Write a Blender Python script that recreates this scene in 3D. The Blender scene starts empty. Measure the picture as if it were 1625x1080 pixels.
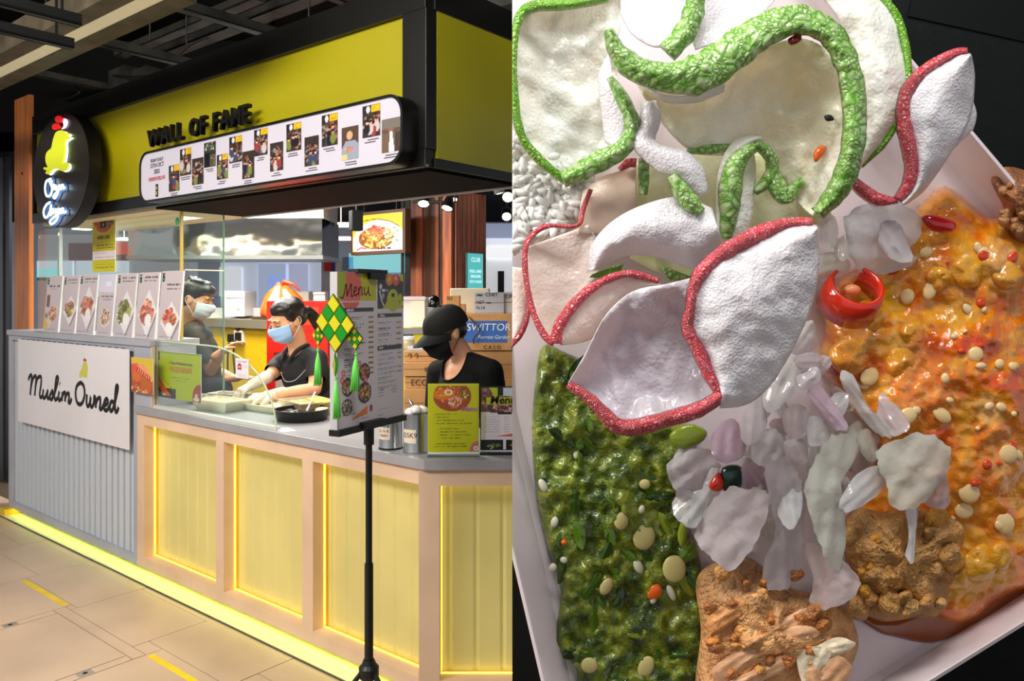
import bpy, bmesh, math, random
import numpy as np
from mathutils import Vector, Matrix, noise as mnoise

# ------------------------------------------------------------------ camera, world, light, exposure
FPX, CX, HZ, ZC = 1240.0, 812.5, 468.0, 1.5          # focal length and horizon in the 1625x1080 frame, eye height
scene = bpy.context.scene
col = scene.collection
cam_d = bpy.data.cameras.new('camera'); cam = bpy.data.objects.new('camera', cam_d); col.objects.link(cam)
cam.location = (0, 0, ZC); cam.rotation_euler = (math.pi/2, 0, 0)
cam_d.sensor_width = 36.0; cam_d.lens = FPX/1625*36; cam_d.shift_y = -(540-HZ)/1625; cam_d.clip_start = .02
scene.camera = cam
w = bpy.data.worlds.new('World'); scene.world = w; w.use_nodes = True
w.node_tree.nodes['Background'].inputs[0].default_value = (.93, .95, 1, 1)
w.node_tree.nodes['Background'].inputs[1].default_value = .46
scene.view_settings.view_transform = 'Standard'; scene.view_settings.look = 'None'
scene.view_settings.gamma = 1; scene.view_settings.exposure = .1; scene.view_settings.use_curve_mapping = False

def area(name, loc, target, sx, sy, power, color=(1, 1, 1), spread=180):
    l = bpy.data.lights.new(name, 'AREA'); l.shape = 'RECTANGLE'; l.size = sx; l.size_y = sy
    l.energy = power; l.color = color; l.spread = math.radians(spread)
    o = bpy.data.objects.new(name, l); col.objects.link(o); o.location = loc
    o.rotation_euler = (Vector(target)-Vector(loc)).to_track_quat('-Z', 'Y').to_euler()
    return o
def KCx(u, d, z=1.945): return (-.307+u*.7788+d*.6273, 2.83-u*.6273+d*.7788, z)
# lamps added to brighten stall, food, galley and hall; soffit lights are the stall's
area('added_lamp', (-2.9, .9, 3.3), (-2.3, 2.6, .6), 3.0, .9, 205, (1, .94, .86))  # added out of view to brighten the stall front and floor
area('added_lamp', (.1, .35, 3.35), (.6, 1.75, 1.3), .9, .5, 30, (1, .97, .94))  # added key lamp for the food
for _p in ((.15, .55, 3.3), (.75, .75, 3.35), (1.35, .6, 3.3)): area('added_glint_lamp', _p, (.6, 1.7, 1.2), .1, .1, 5, (1, .97, .95))  # small lamps put in for sharp glints on the food
area('added_galley_lamp', (-1.5, 4.75, 2.42), (-1.55, 4.7, 0), 1.7, .8, 70, (1, .95, .86))  # this and the next are added to brighten the stall's inside
area('added_galley_lamp', (-2.3, 5.6, 2.5), (-2.3, 5.6, 0), .9, .6, 60, (.95, .97, 1))
area('soffit_light', (KCx(-1.05, .33)), (KCx(-1.05, .36, 0)), 1.7, .12, 11, (1, .95, .84)).rotation_euler = (0, 0, -.6779)
area('soffit_light', (KCx(-2.85, .36)), (KCx(-2.85, .36, 0)), 1.3, .12, 9, (1, .94, .8)).rotation_euler = (0, 0, -.6779)
area('added_lamp', (-1.2, 9.6, 3.2), (-1.2, 9.6, 0), 5, 2.4, 300, (.96, .98, 1))  # added for the back wall of the rear hall

# ------------------------------------------------------------------ stall frame: u along the counter (to the right), d inwards, z up
KC = Vector((-.307, 2.83, 0)); KU = Vector((.7788, -.6273, 0)); KB = Vector((.6273, .7788, 0)); KR = math.atan2(-.6273, .7788)
def K(u, d, z=0): return KC + u*KU + d*KB + Vector((0, 0, z))
def pk(px, py, d=0.0):                                # a sight line met with the stall plane d -> u, z
    a = (px-CX)/FPX
    u = (a*(KC.y+d*KB.y)-KC.x-d*KB.x)/(KU.x-a*KU.y)
    return u, ZC+(HZ-py)/FPX*(KC.y+u*KU.y+d*KB.y)
def at(px, py, Y): return Vector(((px-CX)/FPX*Y, Y, ZC+(HZ-py)/FPX*Y))

# ------------------------------------------------------------------ materials
def lin(c):
    c = np.asarray(c, dtype=float)/255.0
    return np.where(c <= .04045, c/12.92, ((c+.055)/1.055)**2.4)
def rgba(c): return (*[float(v) for v in lin(c[:3])], 1.0)
MATS = {}
def M(name, c=(200, 200, 200), rough=.5, metal=0.0, emit=None, es=0.0, var=None, bump=None, attr=False, sss=0.0, coat=0.0, trans=0.0, spec=.5, alpha=1.0, c2=None, stretch=None, ior=1.45):
    if name in MATS: return MATS[name]
    m = bpy.data.materials.new(name); m.use_nodes = True; MATS[name] = m
    nt = m.node_tree; b = nt.nodes['Principled BSDF']; L = nt.links.new
    I = b.inputs
    I['Base Color'].default_value = rgba(c); I['Roughness'].default_value = rough; I['Metallic'].default_value = metal
    I['Specular IOR Level'].default_value = spec; I['IOR'].default_value = ior
    if emit is not None: I['Emission Color'].default_value = rgba(emit); I['Emission Strength'].default_value = es
    if coat: I['Coat Weight'].default_value = coat; I['Coat Roughness'].default_value = .08
    if trans: I['Transmission Weight'].default_value = trans
    if sss: I['Subsurface Weight'].default_value = sss; I['Subsurface Scale'].default_value = .02; I['Subsurface Radius'].default_value = (1, .6, .4)
    if alpha < 1: I['Alpha'].default_value = alpha
    tc = nt.nodes.new('ShaderNodeTexCoord'); vec = tc.outputs['Object']
    if stretch:
        mp = nt.nodes.new('ShaderNodeMapping'); mp.inputs['Scale'].default_value = stretch; L(vec, mp.inputs['Vector']); vec = mp.outputs[0]
    if attr:
        at_ = nt.nodes.new('ShaderNodeAttribute'); at_.attribute_name = 'Col'; L(at_.outputs['Color'], I['Base Color'])
        if emit is not None: L(at_.outputs['Color'], I['Emission Color'])
    elif var:
        n = nt.nodes.new('ShaderNodeTexNoise'); n.inputs['Scale'].default_value = var[0]; n.inputs['Detail'].default_value = 4
        L(vec, n.inputs['Vector'])
        r = nt.nodes.new('ShaderNodeValToRGB'); L(n.outputs[0], r.inputs[0])
        r.color_ramp.elements[0].position = .35; r.color_ramp.elements[1].position = .65
        a = var[1]; lo = np.array(c[:3])*(1-a); hi = np.clip(np.array(c[:3])*(1+a), 0, 255)
        r.color_ramp.elements[0].color = rgba(c2 if c2 else lo); r.color_ramp.elements[1].color = rgba(c if c2 else hi)
        L(r.outputs[0], I['Base Color'])
    if bump:
        n2 = nt.nodes.new('ShaderNodeTexNoise'); n2.inputs['Scale'].default_value = bump[0]; n2.inputs['Detail'].default_value = 3
        L(vec, n2.inputs['Vector'])
        bp = nt.nodes.new('ShaderNodeBump'); bp.inputs['Strength'].default_value = bump[1]; bp.inputs['Distance'].default_value = bump[2] if len(bump) > 2 else .01
        L(n2.outputs[0], bp.inputs['Height']); L(bp.outputs[0], I['Normal'])
    return m
def glass_mat(name, tint=(244, 250, 246), fac=.10):
    m = bpy.data.materials.new(name); m.use_nodes = True; MATS[name] = m
    nt = m.node_tree; nt.nodes.clear(); N = nt.nodes.new; L = nt.links.new
    o = N('ShaderNodeOutputMaterial'); mx = N('ShaderNodeMixShader'); t = N('ShaderNodeBsdfTransparent'); g = N('ShaderNodeBsdfGlossy'); f = N('ShaderNodeLayerWeight')
    t.inputs[0].default_value = rgba(tint); g.inputs['Roughness'].default_value = .03; g.inputs[0].default_value = (1, 1, 1, 1)
    f.inputs[0].default_value = .5; pw_ = N('ShaderNodeMath'); pw_.operation = 'POWER'; L(f.outputs['Facing'], pw_.inputs[0]); pw_.inputs[1].default_value = 4; ma = N('ShaderNodeMath'); ma.operation = 'MULTIPLY_ADD'; L(pw_.outputs[0], ma.inputs[0]); ma.inputs[1].default_value = .45; ma.inputs[2].default_value = fac*.4; L(ma.outputs[0], mx.inputs[0]); L(t.outputs[0], mx.inputs[1]); L(g.outputs[0], mx.inputs[2]); L(mx.outputs[0], o.inputs[0])
    return m

# ------------------------------------------------------------------ mesh builder
class MB:
    def __init__(s): s.v = []; s.f = []; s.mi = []; s.cur = 0
    def add(s, vs, fs):
        o = len(s.v); s.v += [tuple(p) for p in vs]; s.f += [tuple(i+o for i in f) for f in fs]; s.mi += [s.cur]*len(fs); return s
    def box(s, x0, x1, y0, y1, z0, z1, M4=None):
        vs = [Vector((x, y, z)) for z in (z0, z1) for y in (y0, y1) for x in (x0, x1)]
        if M4 is not None: vs = [M4 @ v for v in vs]
        return s.add(vs, [(0, 2, 3, 1), (4, 5, 7, 6), (0, 1, 5, 4), (2, 6, 7, 3), (0, 4, 6, 2), (1, 3, 7, 5)])
    def prism(s, poly, y0, y1, axis='y'):               # polygon in x,z extruded along y (or x,y along z)
        n = len(poly)
        if axis == 'y': a = [(p[0], y0, p[1]) for p in poly]; b = [(p[0], y1, p[1]) for p in poly]
        else: a = [(p[0], p[1], y0) for p in poly]; b = [(p[0], p[1], y1) for p in poly]
        return s.add(a+b, [tuple(range(n)), tuple(range(2*n-1, n-1, -1))]+[(i, i+n, (i+1) % n+n, (i+1) % n) for i in range(n)])
    def tube(s, pts, r, n=8, cap=True, squash=None):
        P = [Vector(p) for p in pts]; m = len(P); rs = r if hasattr(r, '__len__') else [r]*m
        vs = []; up = None
        for i, p in enumerate(P):
            t = (P[min(i+1, m-1)]-P[max(i-1, 0)])
            t = t.normalized() if t.length > 1e-9 else Vector((0, 0, 1))
            if up is None: up = Vector((0, 0, 1)) if abs(t.z) < .9 else Vector((1, 0, 0))
            x = up - t*up.dot(t)
            x = x.normalized() if x.length > 1e-6 else t.orthogonal().normalized()
            y = t.cross(x); up = x
            for k in range(n):
                a = 2*math.pi*k/n; vs.append(p+(x*math.cos(a)+y*math.sin(a))*rs[i])
        fs = [(i*n+k, i*n+(k+1) % n, (i+1)*n+(k+1) % n, (i+1)*n+k) for i in range(m-1) for k in range(n)]
        if cap: fs += [tuple(range(n-1, -1, -1)), tuple((m-1)*n+k for k in range(n))]
        return s.add(vs, fs)
    def lathe(s, prof, n=28, c=(0, 0, 0)):              # (r, z) profile round z
        vs = [(c[0]+r*math.cos(2*math.pi*k/n), c[1]+r*math.sin(2*math.pi*k/n), c[2]+z) for r, z in prof for k in range(n)]
        m = len(prof)
        fs = [(i*n+k, i*n+(k+1) % n, (i+1)*n+(k+1) % n, (i+1)*n+k) for i in range(m-1) for k in range(n)]
        fs += [tuple(range(n-1, -1, -1)), tuple((m-1)*n+k for k in range(n))]
        return s.add(vs, fs)
    def ball(s, c, r, nu=14, nv=9, rot=None):
        r = r if hasattr(r, '__len__') else (r, r, r); c = Vector(c); vs = []
        for j in range(nv+1):
            th = math.pi*j/nv
            for i in range(nu):
                ph = 2*math.pi*i/nu
                p = Vector((r[0]*math.sin(th)*math.cos(ph), r[1]*math.sin(th)*math.sin(ph), r[2]*math.cos(th)))
                if rot is not None: p = rot @ p
                vs.append(c+p)
        fs = [(j*nu+i, (j+1)*nu+i, (j+1)*nu+(i+1) % nu, j*nu+(i+1) % nu) for j in range(nv) for i in range(nu)]
        return s.add(vs, fs)
    def mesh(s, name, mats, smooth=False, bevel=0):
        me = bpy.data.meshes.new(name); me.from_pydata(s.v, [], s.f)
        bm = bmesh.new(); bm.from_mesh(me); bmesh.ops.remove_doubles(bm, verts=bm.verts, dist=1e-6)
        if bevel: bmesh.ops.bevel(bm, geom=list(bm.edges), offset=bevel, segments=2, affect='EDGES', profile=.6)
        bmesh.ops.recalc_face_normals(bm, faces=bm.faces)
        bm.to_mesh(me); bm.free()
        if len(mats) > 1 and not bevel and len(me.polygons) == len(s.mi):
            me.polygons.foreach_set('material_index', s.mi)
        for m in mats: me.materials.append(m)
        if smooth: me.polygons.foreach_set('use_smooth', [True]*len(me.polygons))
        return me
    def build(s, name, mat, parent=None, loc=None, rz=0, smooth=False, bevel=0, angle=None):
        mats = mat if isinstance(mat, (list, tuple)) else [mat]
        me = s.mesh(name, mats, smooth, bevel)
        if angle: sharp(me, angle)
        return link(name, me, parent, loc, rz)
def sharp(me, angle=40):
    me.polygons.foreach_set('use_smooth', [True]*len(me.polygons))
    bm = bmesh.new(); bm.from_mesh(me)
    for e in bm.edges:
        e.smooth = not (len(e.link_faces) == 2 and e.calc_face_angle(0) > math.radians(angle))
    bm.to_mesh(me); bm.free()
def link(name, me, parent=None, loc=None, rz=0):
    o = bpy.data.objects.new(name, me); col.objects.link(o); o.parent = parent
    if loc is not None: o.location = loc
    if rz: o.rotation_euler = (0, 0, rz)
    return o
def tag(o, label=None, cat=None, group=None, kind=None):
    if label: o['label'] = label
    if cat: o['category'] = cat
    if group: o['group'] = group
    if kind: o['kind'] = kind
    return o
def thing(name, label, cat, loc=(0, 0, 0), rz=0, group=None, kind=None):
    o = bpy.data.objects.new(name, None); col.objects.link(o); o.empty_display_size = .05
    o.location = loc; o.rotation_euler = (0, 0, rz)
    return tag(o, label, cat, group, kind)
def copy_tree(o, parent=None):
    c = o.copy(); col.objects.link(c); c.parent = parent
    for ch in list(o.children): copy_tree(ch, c)
    return c
def catmull(pts, k=6, closed=False):
    P = [np.array(p, float) for p in pts]; n = len(P); out = []
    if n < 3 and not closed: return [tuple(P[0]+(P[-1]-P[0])*t/k) for t in range(k+1)]
    for i in range(n if closed else n-1):
        if closed: a, b, c, d = P[i-1], P[i], P[(i+1) % n], P[(i+2) % n]
        else: a, b, c, d = P[max(i-1, 0)], P[i], P[i+1], P[min(i+2, n-1)]
        for j in range(k):
            t = j/k; out.append(tuple(.5*((2*b)+(c-a)*t+(2*a-5*b+4*c-d)*t*t+(3*b-a-3*c+d)*t**3)))
    if not closed: out.append(tuple(P[-1]))
    return out
def resample(pts, n):
    P = np.array(pts, float); s = np.r_[0, np.cumsum(np.linalg.norm(np.diff(P, axis=0), axis=1))]
    t = np.linspace(0, s[-1], n)
    return np.stack([np.interp(t, s, P[:, k]) for k in range(P.shape[1])], 1)
# lettering: a mesh lying in x,z facing -y, lower left (or centre) at the origin
def text_mesh(s, size, mat, ext=.0004, align='LEFT', shear=0, bold=0, spacing=1.0, xs=1.0):
    cu = bpy.data.curves.new('txt', 'FONT'); cu.body = s; cu.size = size; cu.extrude = ext; cu.align_x = align
    cu.shear = shear; cu.offset = bold; cu.space_character = spacing; cu.resolution_u = 3
    o = bpy.data.objects.new('txt', cu); col.objects.link(o)
    me = bpy.data.meshes.new_from_object(o.evaluated_get(bpy.context.evaluated_depsgraph_get()))
    bpy.data.objects.remove(o); bpy.data.curves.remove(cu)
    me.transform(Matrix(((xs, 0, 0, 0), (0, 0, -1, 0), (0, 1, 0, 0), (0, 0, 0, 1))))
    me.materials.clear(); me.materials.append(mat); return me
def text(s, size, mat, parent, loc, name='lettering', **k):
    me = text_mesh(s, size, mat, **k); me.name = name
    return link(name, me, parent, loc)
# flat print: an array of colours laid on a fine grid
class Pic:
    def __init__(s, w, h, c): s.w, s.h = w, h; s.a = np.ones((h, w, 3))*np.array(c, float); s.y, s.x = np.mgrid[0:h, 0:w].astype(float)
    def rect(s, x0, y0, x1, y1, c): s.a[int(max(0, y0)):int(y1), int(max(0, x0)):int(x1)] = c; return s
    def ell(s, cx, cy, rx, ry, c, rot=0):
        dx, dy = s.x-cx, s.y-cy; ca, sa = math.cos(rot), math.sin(rot)
        m = ((dx*ca+dy*sa)/rx)**2+((-dx*sa+dy*ca)/ry)**2 <= 1; s.a[m] = c; return s
    def poly(s, pts, c):
        m = np.zeros((s.h, s.w), bool); n = len(pts)
        for i in range(n):
            (x1, y1), (x2, y2) = pts[i], pts[(i+1) % n]
            if y1 == y2: continue
            m ^= ((y1 > s.y) != (y2 > s.y)) & (s.x < (x2-x1)*(s.y-y1)/(y2-y1)+x1)
        s.a[m] = c; return s
    def line(s, pts, wd, c):
        for (x1, y1), (x2, y2) in zip(pts[:-1], pts[1:]):
            dx, dy = x2-x1, y2-y1; q = dx*dx+dy*dy+1e-9
            t = np.clip(((s.x-x1)*dx+(s.y-y1)*dy)/q, 0, 1)
            s.a[(s.x-x1-t*dx)**2+(s.y-y1-t*dy)**2 <= (wd/2)**2] = c
        return s
    def words(s, x0, x1, y, h, c, rng, gap=.25):
        x = x0
        while x < x1:
            L = rng.uniform(2, 5)*h; x2 = min(x1, x+L)
            for q in np.arange(x, x2, 1.0):
                if rng.random() < .78: s.rect(q, y+rng.choice((0, 0, 1))*h*.3, q+1, y+h, c)
            x = x2+h*gap*3
        return s
    def food(s, cx, cy, rx, ry, pal, seed, n=60, sz=.25):
        rng = random.Random(seed)
        for _ in range(n):
            a = rng.uniform(0, 6.28); r = math.sqrt(rng.random())*.9; k = rng.uniform(.5, 1)*sz
            c = np.array(rng.choice(pal))*rng.uniform(.75, 1.15)
            s.ell(cx+rx*r*math.cos(a), cy+ry*r*math.sin(a), max(.7, rx*k), max(.7, ry*k*rng.uniform(.5, 1)), np.clip(c, 0, 255), rng.uniform(0, 3))
        return s
def print_grid(name, pic, W, H, mat, parent, loc=(0, 0, 0)):
    h, w_ = pic.h, pic.w
    xs = np.linspace(-W/2, W/2, w_); zs = np.linspace(H, 0, h)
    co = np.zeros((h, w_, 3)); co[..., 0] = xs[None, :]; co[..., 2] = zs[:, None]
    idx = np.arange(h*w_).reshape(h, w_)
    q = np.stack([idx[1:, :-1], idx[1:, 1:], idx[:-1, 1:], idx[:-1, :-1]], -1).reshape(-1, 4)
    me = bpy.data.meshes.new(name); nf = len(q)
    me.vertices.add(h*w_); me.vertices.foreach_set('co', co.ravel())
    me.loops.add(nf*4); me.loops.foreach_set('vertex_index', q.ravel().astype(np.int32))
    me.polygons.add(nf); me.polygons.foreach_set('loop_start', np.arange(0, nf*4, 4, dtype=np.int32))
    me.update(calc_edges=True)
    ca = me.color_attributes.new('Col', 'FLOAT_COLOR', 'POINT')
    cc = np.ones((h*w_, 4), np.float32); cc[:, :3] = lin(np.clip(pic.a, 0, 255)).reshape(-1, 3); ca.data.foreach_set('color', cc.ravel())
    me.materials.append(mat)
    return link(name, me, parent, loc)
def vcol(me, cols):                                    # one colour (0-255) per vertex
    ca = me.color_attributes.new('Col', 'FLOAT_COLOR', 'POINT')
    cc = np.ones((len(me.vertices), 4), np.float32); cc[:, :3] = lin(np.clip(cols, 0, 255)); ca.data.foreach_set('color', cc.ravel())
def coords(me):
    a = np.empty(len(me.vertices)*3); me.vertices.foreach_get('co', a); return a.reshape(-1, 3)
def remesh(mb, voxel, smooth=4, name='body', adapt=0):   # union of shapes -> one continuous surface
    me = mb.mesh(name, []); o = link(name, me)
    r = o.modifiers.new('r', 'REMESH'); r.mode = 'VOXEL'; r.voxel_size = voxel; r.use_smooth_shade = True
    if smooth: k = o.modifiers.new('s', 'SMOOTH'); k.iterations = smooth; k.factor = .5
    out = bpy.data.meshes.new_from_object(o.evaluated_get(bpy.context.evaluated_depsgraph_get()))
    bpy.data.objects.remove(o); bpy.data.meshes.remove(me); out.name = name
    return out
def fbm(p, sc, octv=3, seed=0):
    v = 0; a = 1; q = Vector(p)*sc+Vector((seed*7.31, seed*3.17, seed*1.73))
    for _ in range(octv): v += a*mnoise.noise(q); q = q*2.03; a *= .5
    return v

matt_print = M('flat_print', rough=.55, attr=True)
gloss_print = M('laminated_print', rough=.25, attr=True)
lit_print = M('backlit_print', rough=.4, attr=True, emit=(255, 255, 255), es=.55)
black_ink = M('black_ink', (22, 20, 20), .6)

# ================================================================== SETTING
def struct(name, mb, mat, label=None, parent=None, **k):
    o = mb.build(name, mat, parent, **k)
    return tag(o, label, None, None, 'structure') if parent is None else o
tile_m = M('beige_floor_tile', (204, 178, 154), .34, var=(1.6, .06), bump=(9, .05), spec=.4)
grout = M('dark_grout', (92, 76, 62), .8)
black = M('black_paint', (16, 17, 17), .45)
ceil_black = M('blackened_ceiling', (13, 14, 13), .8, var=(1.2, .35), spec=.12)
steel_dk = M('dim_galvanised_steel', (62, 61, 56), .55, .4, var=(5, .25))
fl = struct('floor', MB().box(-9, 5, -2.5, 16, -.08, -.012), grout, 'beige tiled mall floor around the stall')
rng = random.Random(3)
def tile(u0, u1, d0, d1):
    g = .0022
    o = MB().box(u0+g, u1-g, d0+g, d1-g, -.012, rng.uniform(-.0006, .0004)).build('floor_tile', tile_m, fl, KC, KR)
cols_d = {0: -.09, 1: -.40, 2: -.34, 3: -.2, 4: -.45, 5: -.1}
HU0, HU1, HD0, HD1 = -2.02, -1.22, -1.235, -.43          # floor hatch
def tiles_in(u0, u1, d0, d1):                            # cut tiles round the hatch
    if u1 <= HU0 or u0 >= HU1 or d1 <= HD0 or d0 >= HD1: tile(u0, u1, d0, d1); return
    if u0 < HU0-.01: tile(u0, HU0, d0, d1)
    if u1 > HU1+.01: tile(HU1, u1, d0, d1)
    a, b = max(u0, HU0), min(u1, HU1)
    if d1 > HD1+.01: tile(a, b, HD1, d1)
    if d0 < HD0-.01: tile(a, b, d0, HD0)
for k in range(-3, 6):
    u1 = -1.34-.625*(k-1) if False else -1.34-.625*k; u0 = u1-.625; base = cols_d.get(k, -.1-.13*(k % 3))
    for j in range(0, 5):
        d1 = base-.62*j; tiles_in(u0, u1, d1-.62, d1)
    if base < -.065: tile(u0, u1, base, -.06)
for k in range(-3, 6): tile(-1.34-.625*k-.625, -1.34-.625*k, -.058, .14)
MB().box(-9, 5, 6.6, 16, -.012, 0).build('floor_slab', M('far_floor', (205, 200, 195), .4), fl)
# the hatch: strips round an inset slab, with two lift locks
hatch = thing('floor_hatch', 'beige lift-up floor hatch with two small round locks', 'hatch', KC, KR)
s_ = .055; brass = M('dull_trim', (120, 96, 70), .4, .3)
for (a, b, c, d) in ((HU0, HU1, HD1-s_, HD1), (HU0, HU1, HD0, HD0+s_), (HU0, HU0+s_, HD0+s_, HD1-s_), (HU1-s_, HU1, HD0+s_, HD1-s_)):
    MB().box(a+.003, b-.003, c+.003, d-.003, -.012, .0005).build('frame_strip', tile_m, hatch)
MB().box(HU0+s_+.003, HU1-s_-.003, HD0+s_+.003, HD1-s_-.003, -.012, .0005).build('insert_slab', tile_m, hatch)
for (u, d) in ((HU0+.028, -.675), (HU1-.028, -.66)):
    p = MB().box(u-.02, u+.02, d-.028, d+.028, .0005, .0022).build('lock_plate', M('lock_steel', (190, 185, 178), .35, .6), hatch)
    MB().lathe([(.009, .0022), (.009, .003), (.006, .0032)], 14, (u, d, 0)).build('keyhole', black_ink, p)
tape = M('yellow_floor_tape', (240, 205, 40), .45, var=(8, .05))
for (u0, u1, lab) in ((-2.56, -2.035, 'yellow floor tape strip, the farther one near the grey slatted counter'), (-1.2, -.67, 'yellow floor tape strip, the nearer one cut by the frame edge')):
    o = MB().prism([(u0, -.436), (u1, -.436), (u1, -.408), (u0, -.408)], .0006, .0014, 'z').build('floor_tape', tape, None, KC, KR)
    tag(o, lab, 'tape', 'yellow floor tape strips')

# ceiling: dark slabs with steel channels, ducts, hangers and cables
struct('ceiling', MB().box(-9, 5, -2.5, 6.0, 3.45, 3.55), ceil_black, 'black service ceiling above the stall')
tag(MB().box(-9, 5, 6.0, 16, 2.62, 2.75).build('ceiling_rear', ceil_black), 'lower black ceiling of the hall behind the stall', None, None, 'structure')
struct('wall_bulkhead', MB().box(-9, 5, 6.0, 6.1, 2.62, 3.45), ceil_black, 'black ceiling bulkhead above the hall')
def bar_A(px, py, d, u0, u1, w_, h, mat, name, label, cat='ceiling beam', group='steel channels under the black ceiling', flange=True):
    u, z = pk(px, py, d)
    m = MB().box(u0, u1, d-w_/2, d+w_/2, z, z+.008) if flange else MB().box(u0, u1, d-w_/2, d+w_/2, z, z+h)
    if flange: m.box(u0, u1, d-w_/2, d-w_/2+.008, z, z+h).box(u0, u1, d+w_/2-.008, d+w_/2, z, z+h)
    o = m.build(name, mat, None, KC, KR); tag(o, label, cat, group); return u, z
def bar_B(px, py, d, d0, d1, w_, h, mat, name, label, cat='ceiling beam', group='steel channels under the black ceiling'):
    u, z = pk(px, py, d)
    m_ = MB().box(u-w_/2, u+w_/2, d0, d1, z, z+.008).box(u-w_/2, u-w_/2+.008, d0, d1, z, z+h).box(u+w_/2-.008, u+w_/2, d0, d1, z, z+h)
    for dd in (d0+.06, d1-.06): m_.box(u-.004, u+.004, dd-.004, dd+.004, z+.004, 3.45)
    o = m_.build(name, mat, None, KC, KR)
    tag(o, label, cat, group)
grey_lt = M('grey_ceiling_board', (104, 100, 92), .7, var=(4, .3))
brown_ch = M('brown_grey_channel', (84, 76, 60), .5, .2, var=(6, .2))
# pale light trough running out over the walkway, top left
u, z = pk(110, 62, -.55)
tr = thing('light_trough', 'long brown-grey light trough with a pale diffuser, top left of the ceiling', 'light trough', KC, KR)
MB().box(-4.6, -.8, -.68, -.60, z-.012, z+.1).box(-4.6, -.8, -.52, -.44, z-.012, z+.1).box(-4.6, -.8, -.60, -.52, z+.06, z+.1).build('channel', brown_ch, tr)
MB().box(-4.6, -.8, -.598, -.522, z-.004, z+.02).build('diffuser', M('trough_diffuser', (212, 205, 170), .5, emit=(212, 205, 170), es=.28), tr)
u, z = pk(60, 20, -1.0)
tag(MB().box(-4.6, -2.1, -1.35, -.82, z, z+.05).build('ceiling_panel', grey_lt, None, KC, KR), 'weathered grey ceiling board in the top left corner', 'ceiling panel')
for (px, py, d, lb_) in ((40, 20, -.95, 'short black hanger bar at the very top left'), (36, 60, -.85, 'short black hanger bar below the topmost one, by the light trough')):
    bar_B(px, py, d, d-.5, d+.18, .04, .04, black, 'hanger_bar', lb_, 'hanger bar', 'black hanger bars')
bar_B(220, 88, .15, -.4, 1.1, .06, .05, steel_dk, 'steel_channel', 'dark steel channel crossing just right of the light trough')
bar_B(330, 30, .1, -.5, 1.2, .07, .05, steel_dk, 'steel_channel', 'dark steel channel crossing in the middle of the black ceiling')
bar_B(90, 128, .3, .05, 1.3, .05, .05, steel_dk, 'steel_channel', 'dark steel channel just above the wooden post')
bar_B(560, 12, .45, -.4, 1.2, .06, .05, steel_dk, 'steel_channel', 'dark steel channel above the stall sign corner')
bar_A(190, 92, .55, -3.6, -1.9, .09, .05, steel_dk, 'cable_tray', 'galvanised cable tray behind the light trough', 'cable tray', 'cable trays over the stall')
bar_A(300, 76, .8, -3.5, -1.0, .12, .06, steel_dk, 'cable_tray', 'galvanised cable tray right behind the sign top', 'cable tray', 'cable trays over the stall')
u, z = pk(760, 38, .6)
tag(MB().box(-.25, 1.8, .5, .68, z, z+.10).build('cable_tray', steel_dk, None, KC, KR), 'galvanised cable tray over the sign\'s yellow side face', 'cable tray', 'cable trays over the stall')
def ceil_cable(pts, r, label, d=.7, name='cable'):
    q = []
    for (px, py) in pts:
        u, z = pk(px, py, d); q.append(K(u, d, z))
    tag(MB().tube(catmull(q, 5), r, 6).build(name, black, smooth=True), label, 'cable', 'black cables hanging under the ceiling')
ceil_cable([(180, 120), (225, 122), (262, 110), (300, 75), (330, 60)], .008, 'black cable sagging beside the cable tray', .6)
ceil_cable([(70, 140), (95, 158), (125, 148), (120, 138)], .008, 'black cable loop above the round sign', .5)
ceil_cable([(400, 55), (405, 30), (420, 28), (432, 35), (436, 62)], .02, 'thick black flexible duct hose above the sign', .9, 'duct_hose')
for i, (px, py) in enumerate(((238, 40), (296, 44), (490, 20))):
    u, z = pk(px, py, .5)
    tag(MB().tube([K(u, .5, z-.1), K(u, .5, 3.45)], .005, 6).build('threaded_rod', steel_dk), ('thin hanger rod left of the ceiling middle', 'thin hanger rod in the middle of the ceiling', 'thin hanger rod above the sign\'s right half')[i], 'hanger rod', 'ceiling hanger rods')
u, z = pk(205, 132, .7)
tag(MB().box(u-.16, u+.1, .62, .86, z-.06, z+.1).box(u+.12, u+.34, .66, .84, z-.02, z+.06).build('junction_box', steel_dk, None, KC, KR), 'grey steel junction box behind the sign top', 'junction box')
# columns left of the stall
wood_o = M('orange_wood', (176, 104, 52), .45, var=(3, .16), stretch=(6, 6, .5), bump=(12, .1))
greycol = M('grey_column', (74, 76, 80), .4, .3, var=(2, .12))
uA, _ = pk(23, 300, .12); uB, _ = pk(46, 300, .12)
post = thing('wooden_post', 'tall orange-brown wooden post at the left end of the stall', 'post', K(uA, .12), KR)
MB().box(0, uB-uA, 0, .03, 0, 2.9).build('board', wood_o, post)
MB().lathe([(.012, 0), (.012, .001), (.004, .0015)], 10).build('knot', M('wood_knot', (60, 34, 18), .9, spec=.1), post).matrix_local = Matrix.Translation(((uB-uA)*.55, -.001, 2.36)) @ Matrix.Rotation(math.pi/2, 4, 'X')
uC, _ = pk(-140, 300, .34); uD, _ = pk(19, 300, .36)
colu = thing('wall_left', 'dark grey metal-clad column at the left edge', None, K(uD, .34), KR, kind='structure')
MB().box(-.09, 0, 0, .02, 0, 3.45).build('edge_strip', M('dark_edge', (44, 46, 48), .4, .4), colu)
MB().box(-.105, -.095, 0, .02, 0, 3.45).build('dark_strip', black, colu)  # black strip between edge strip and cladding
MB().box(uC-uD, -.11, -.01, .02, 0, 3.45).build('cladding_panel', greycol, colu)

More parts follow.
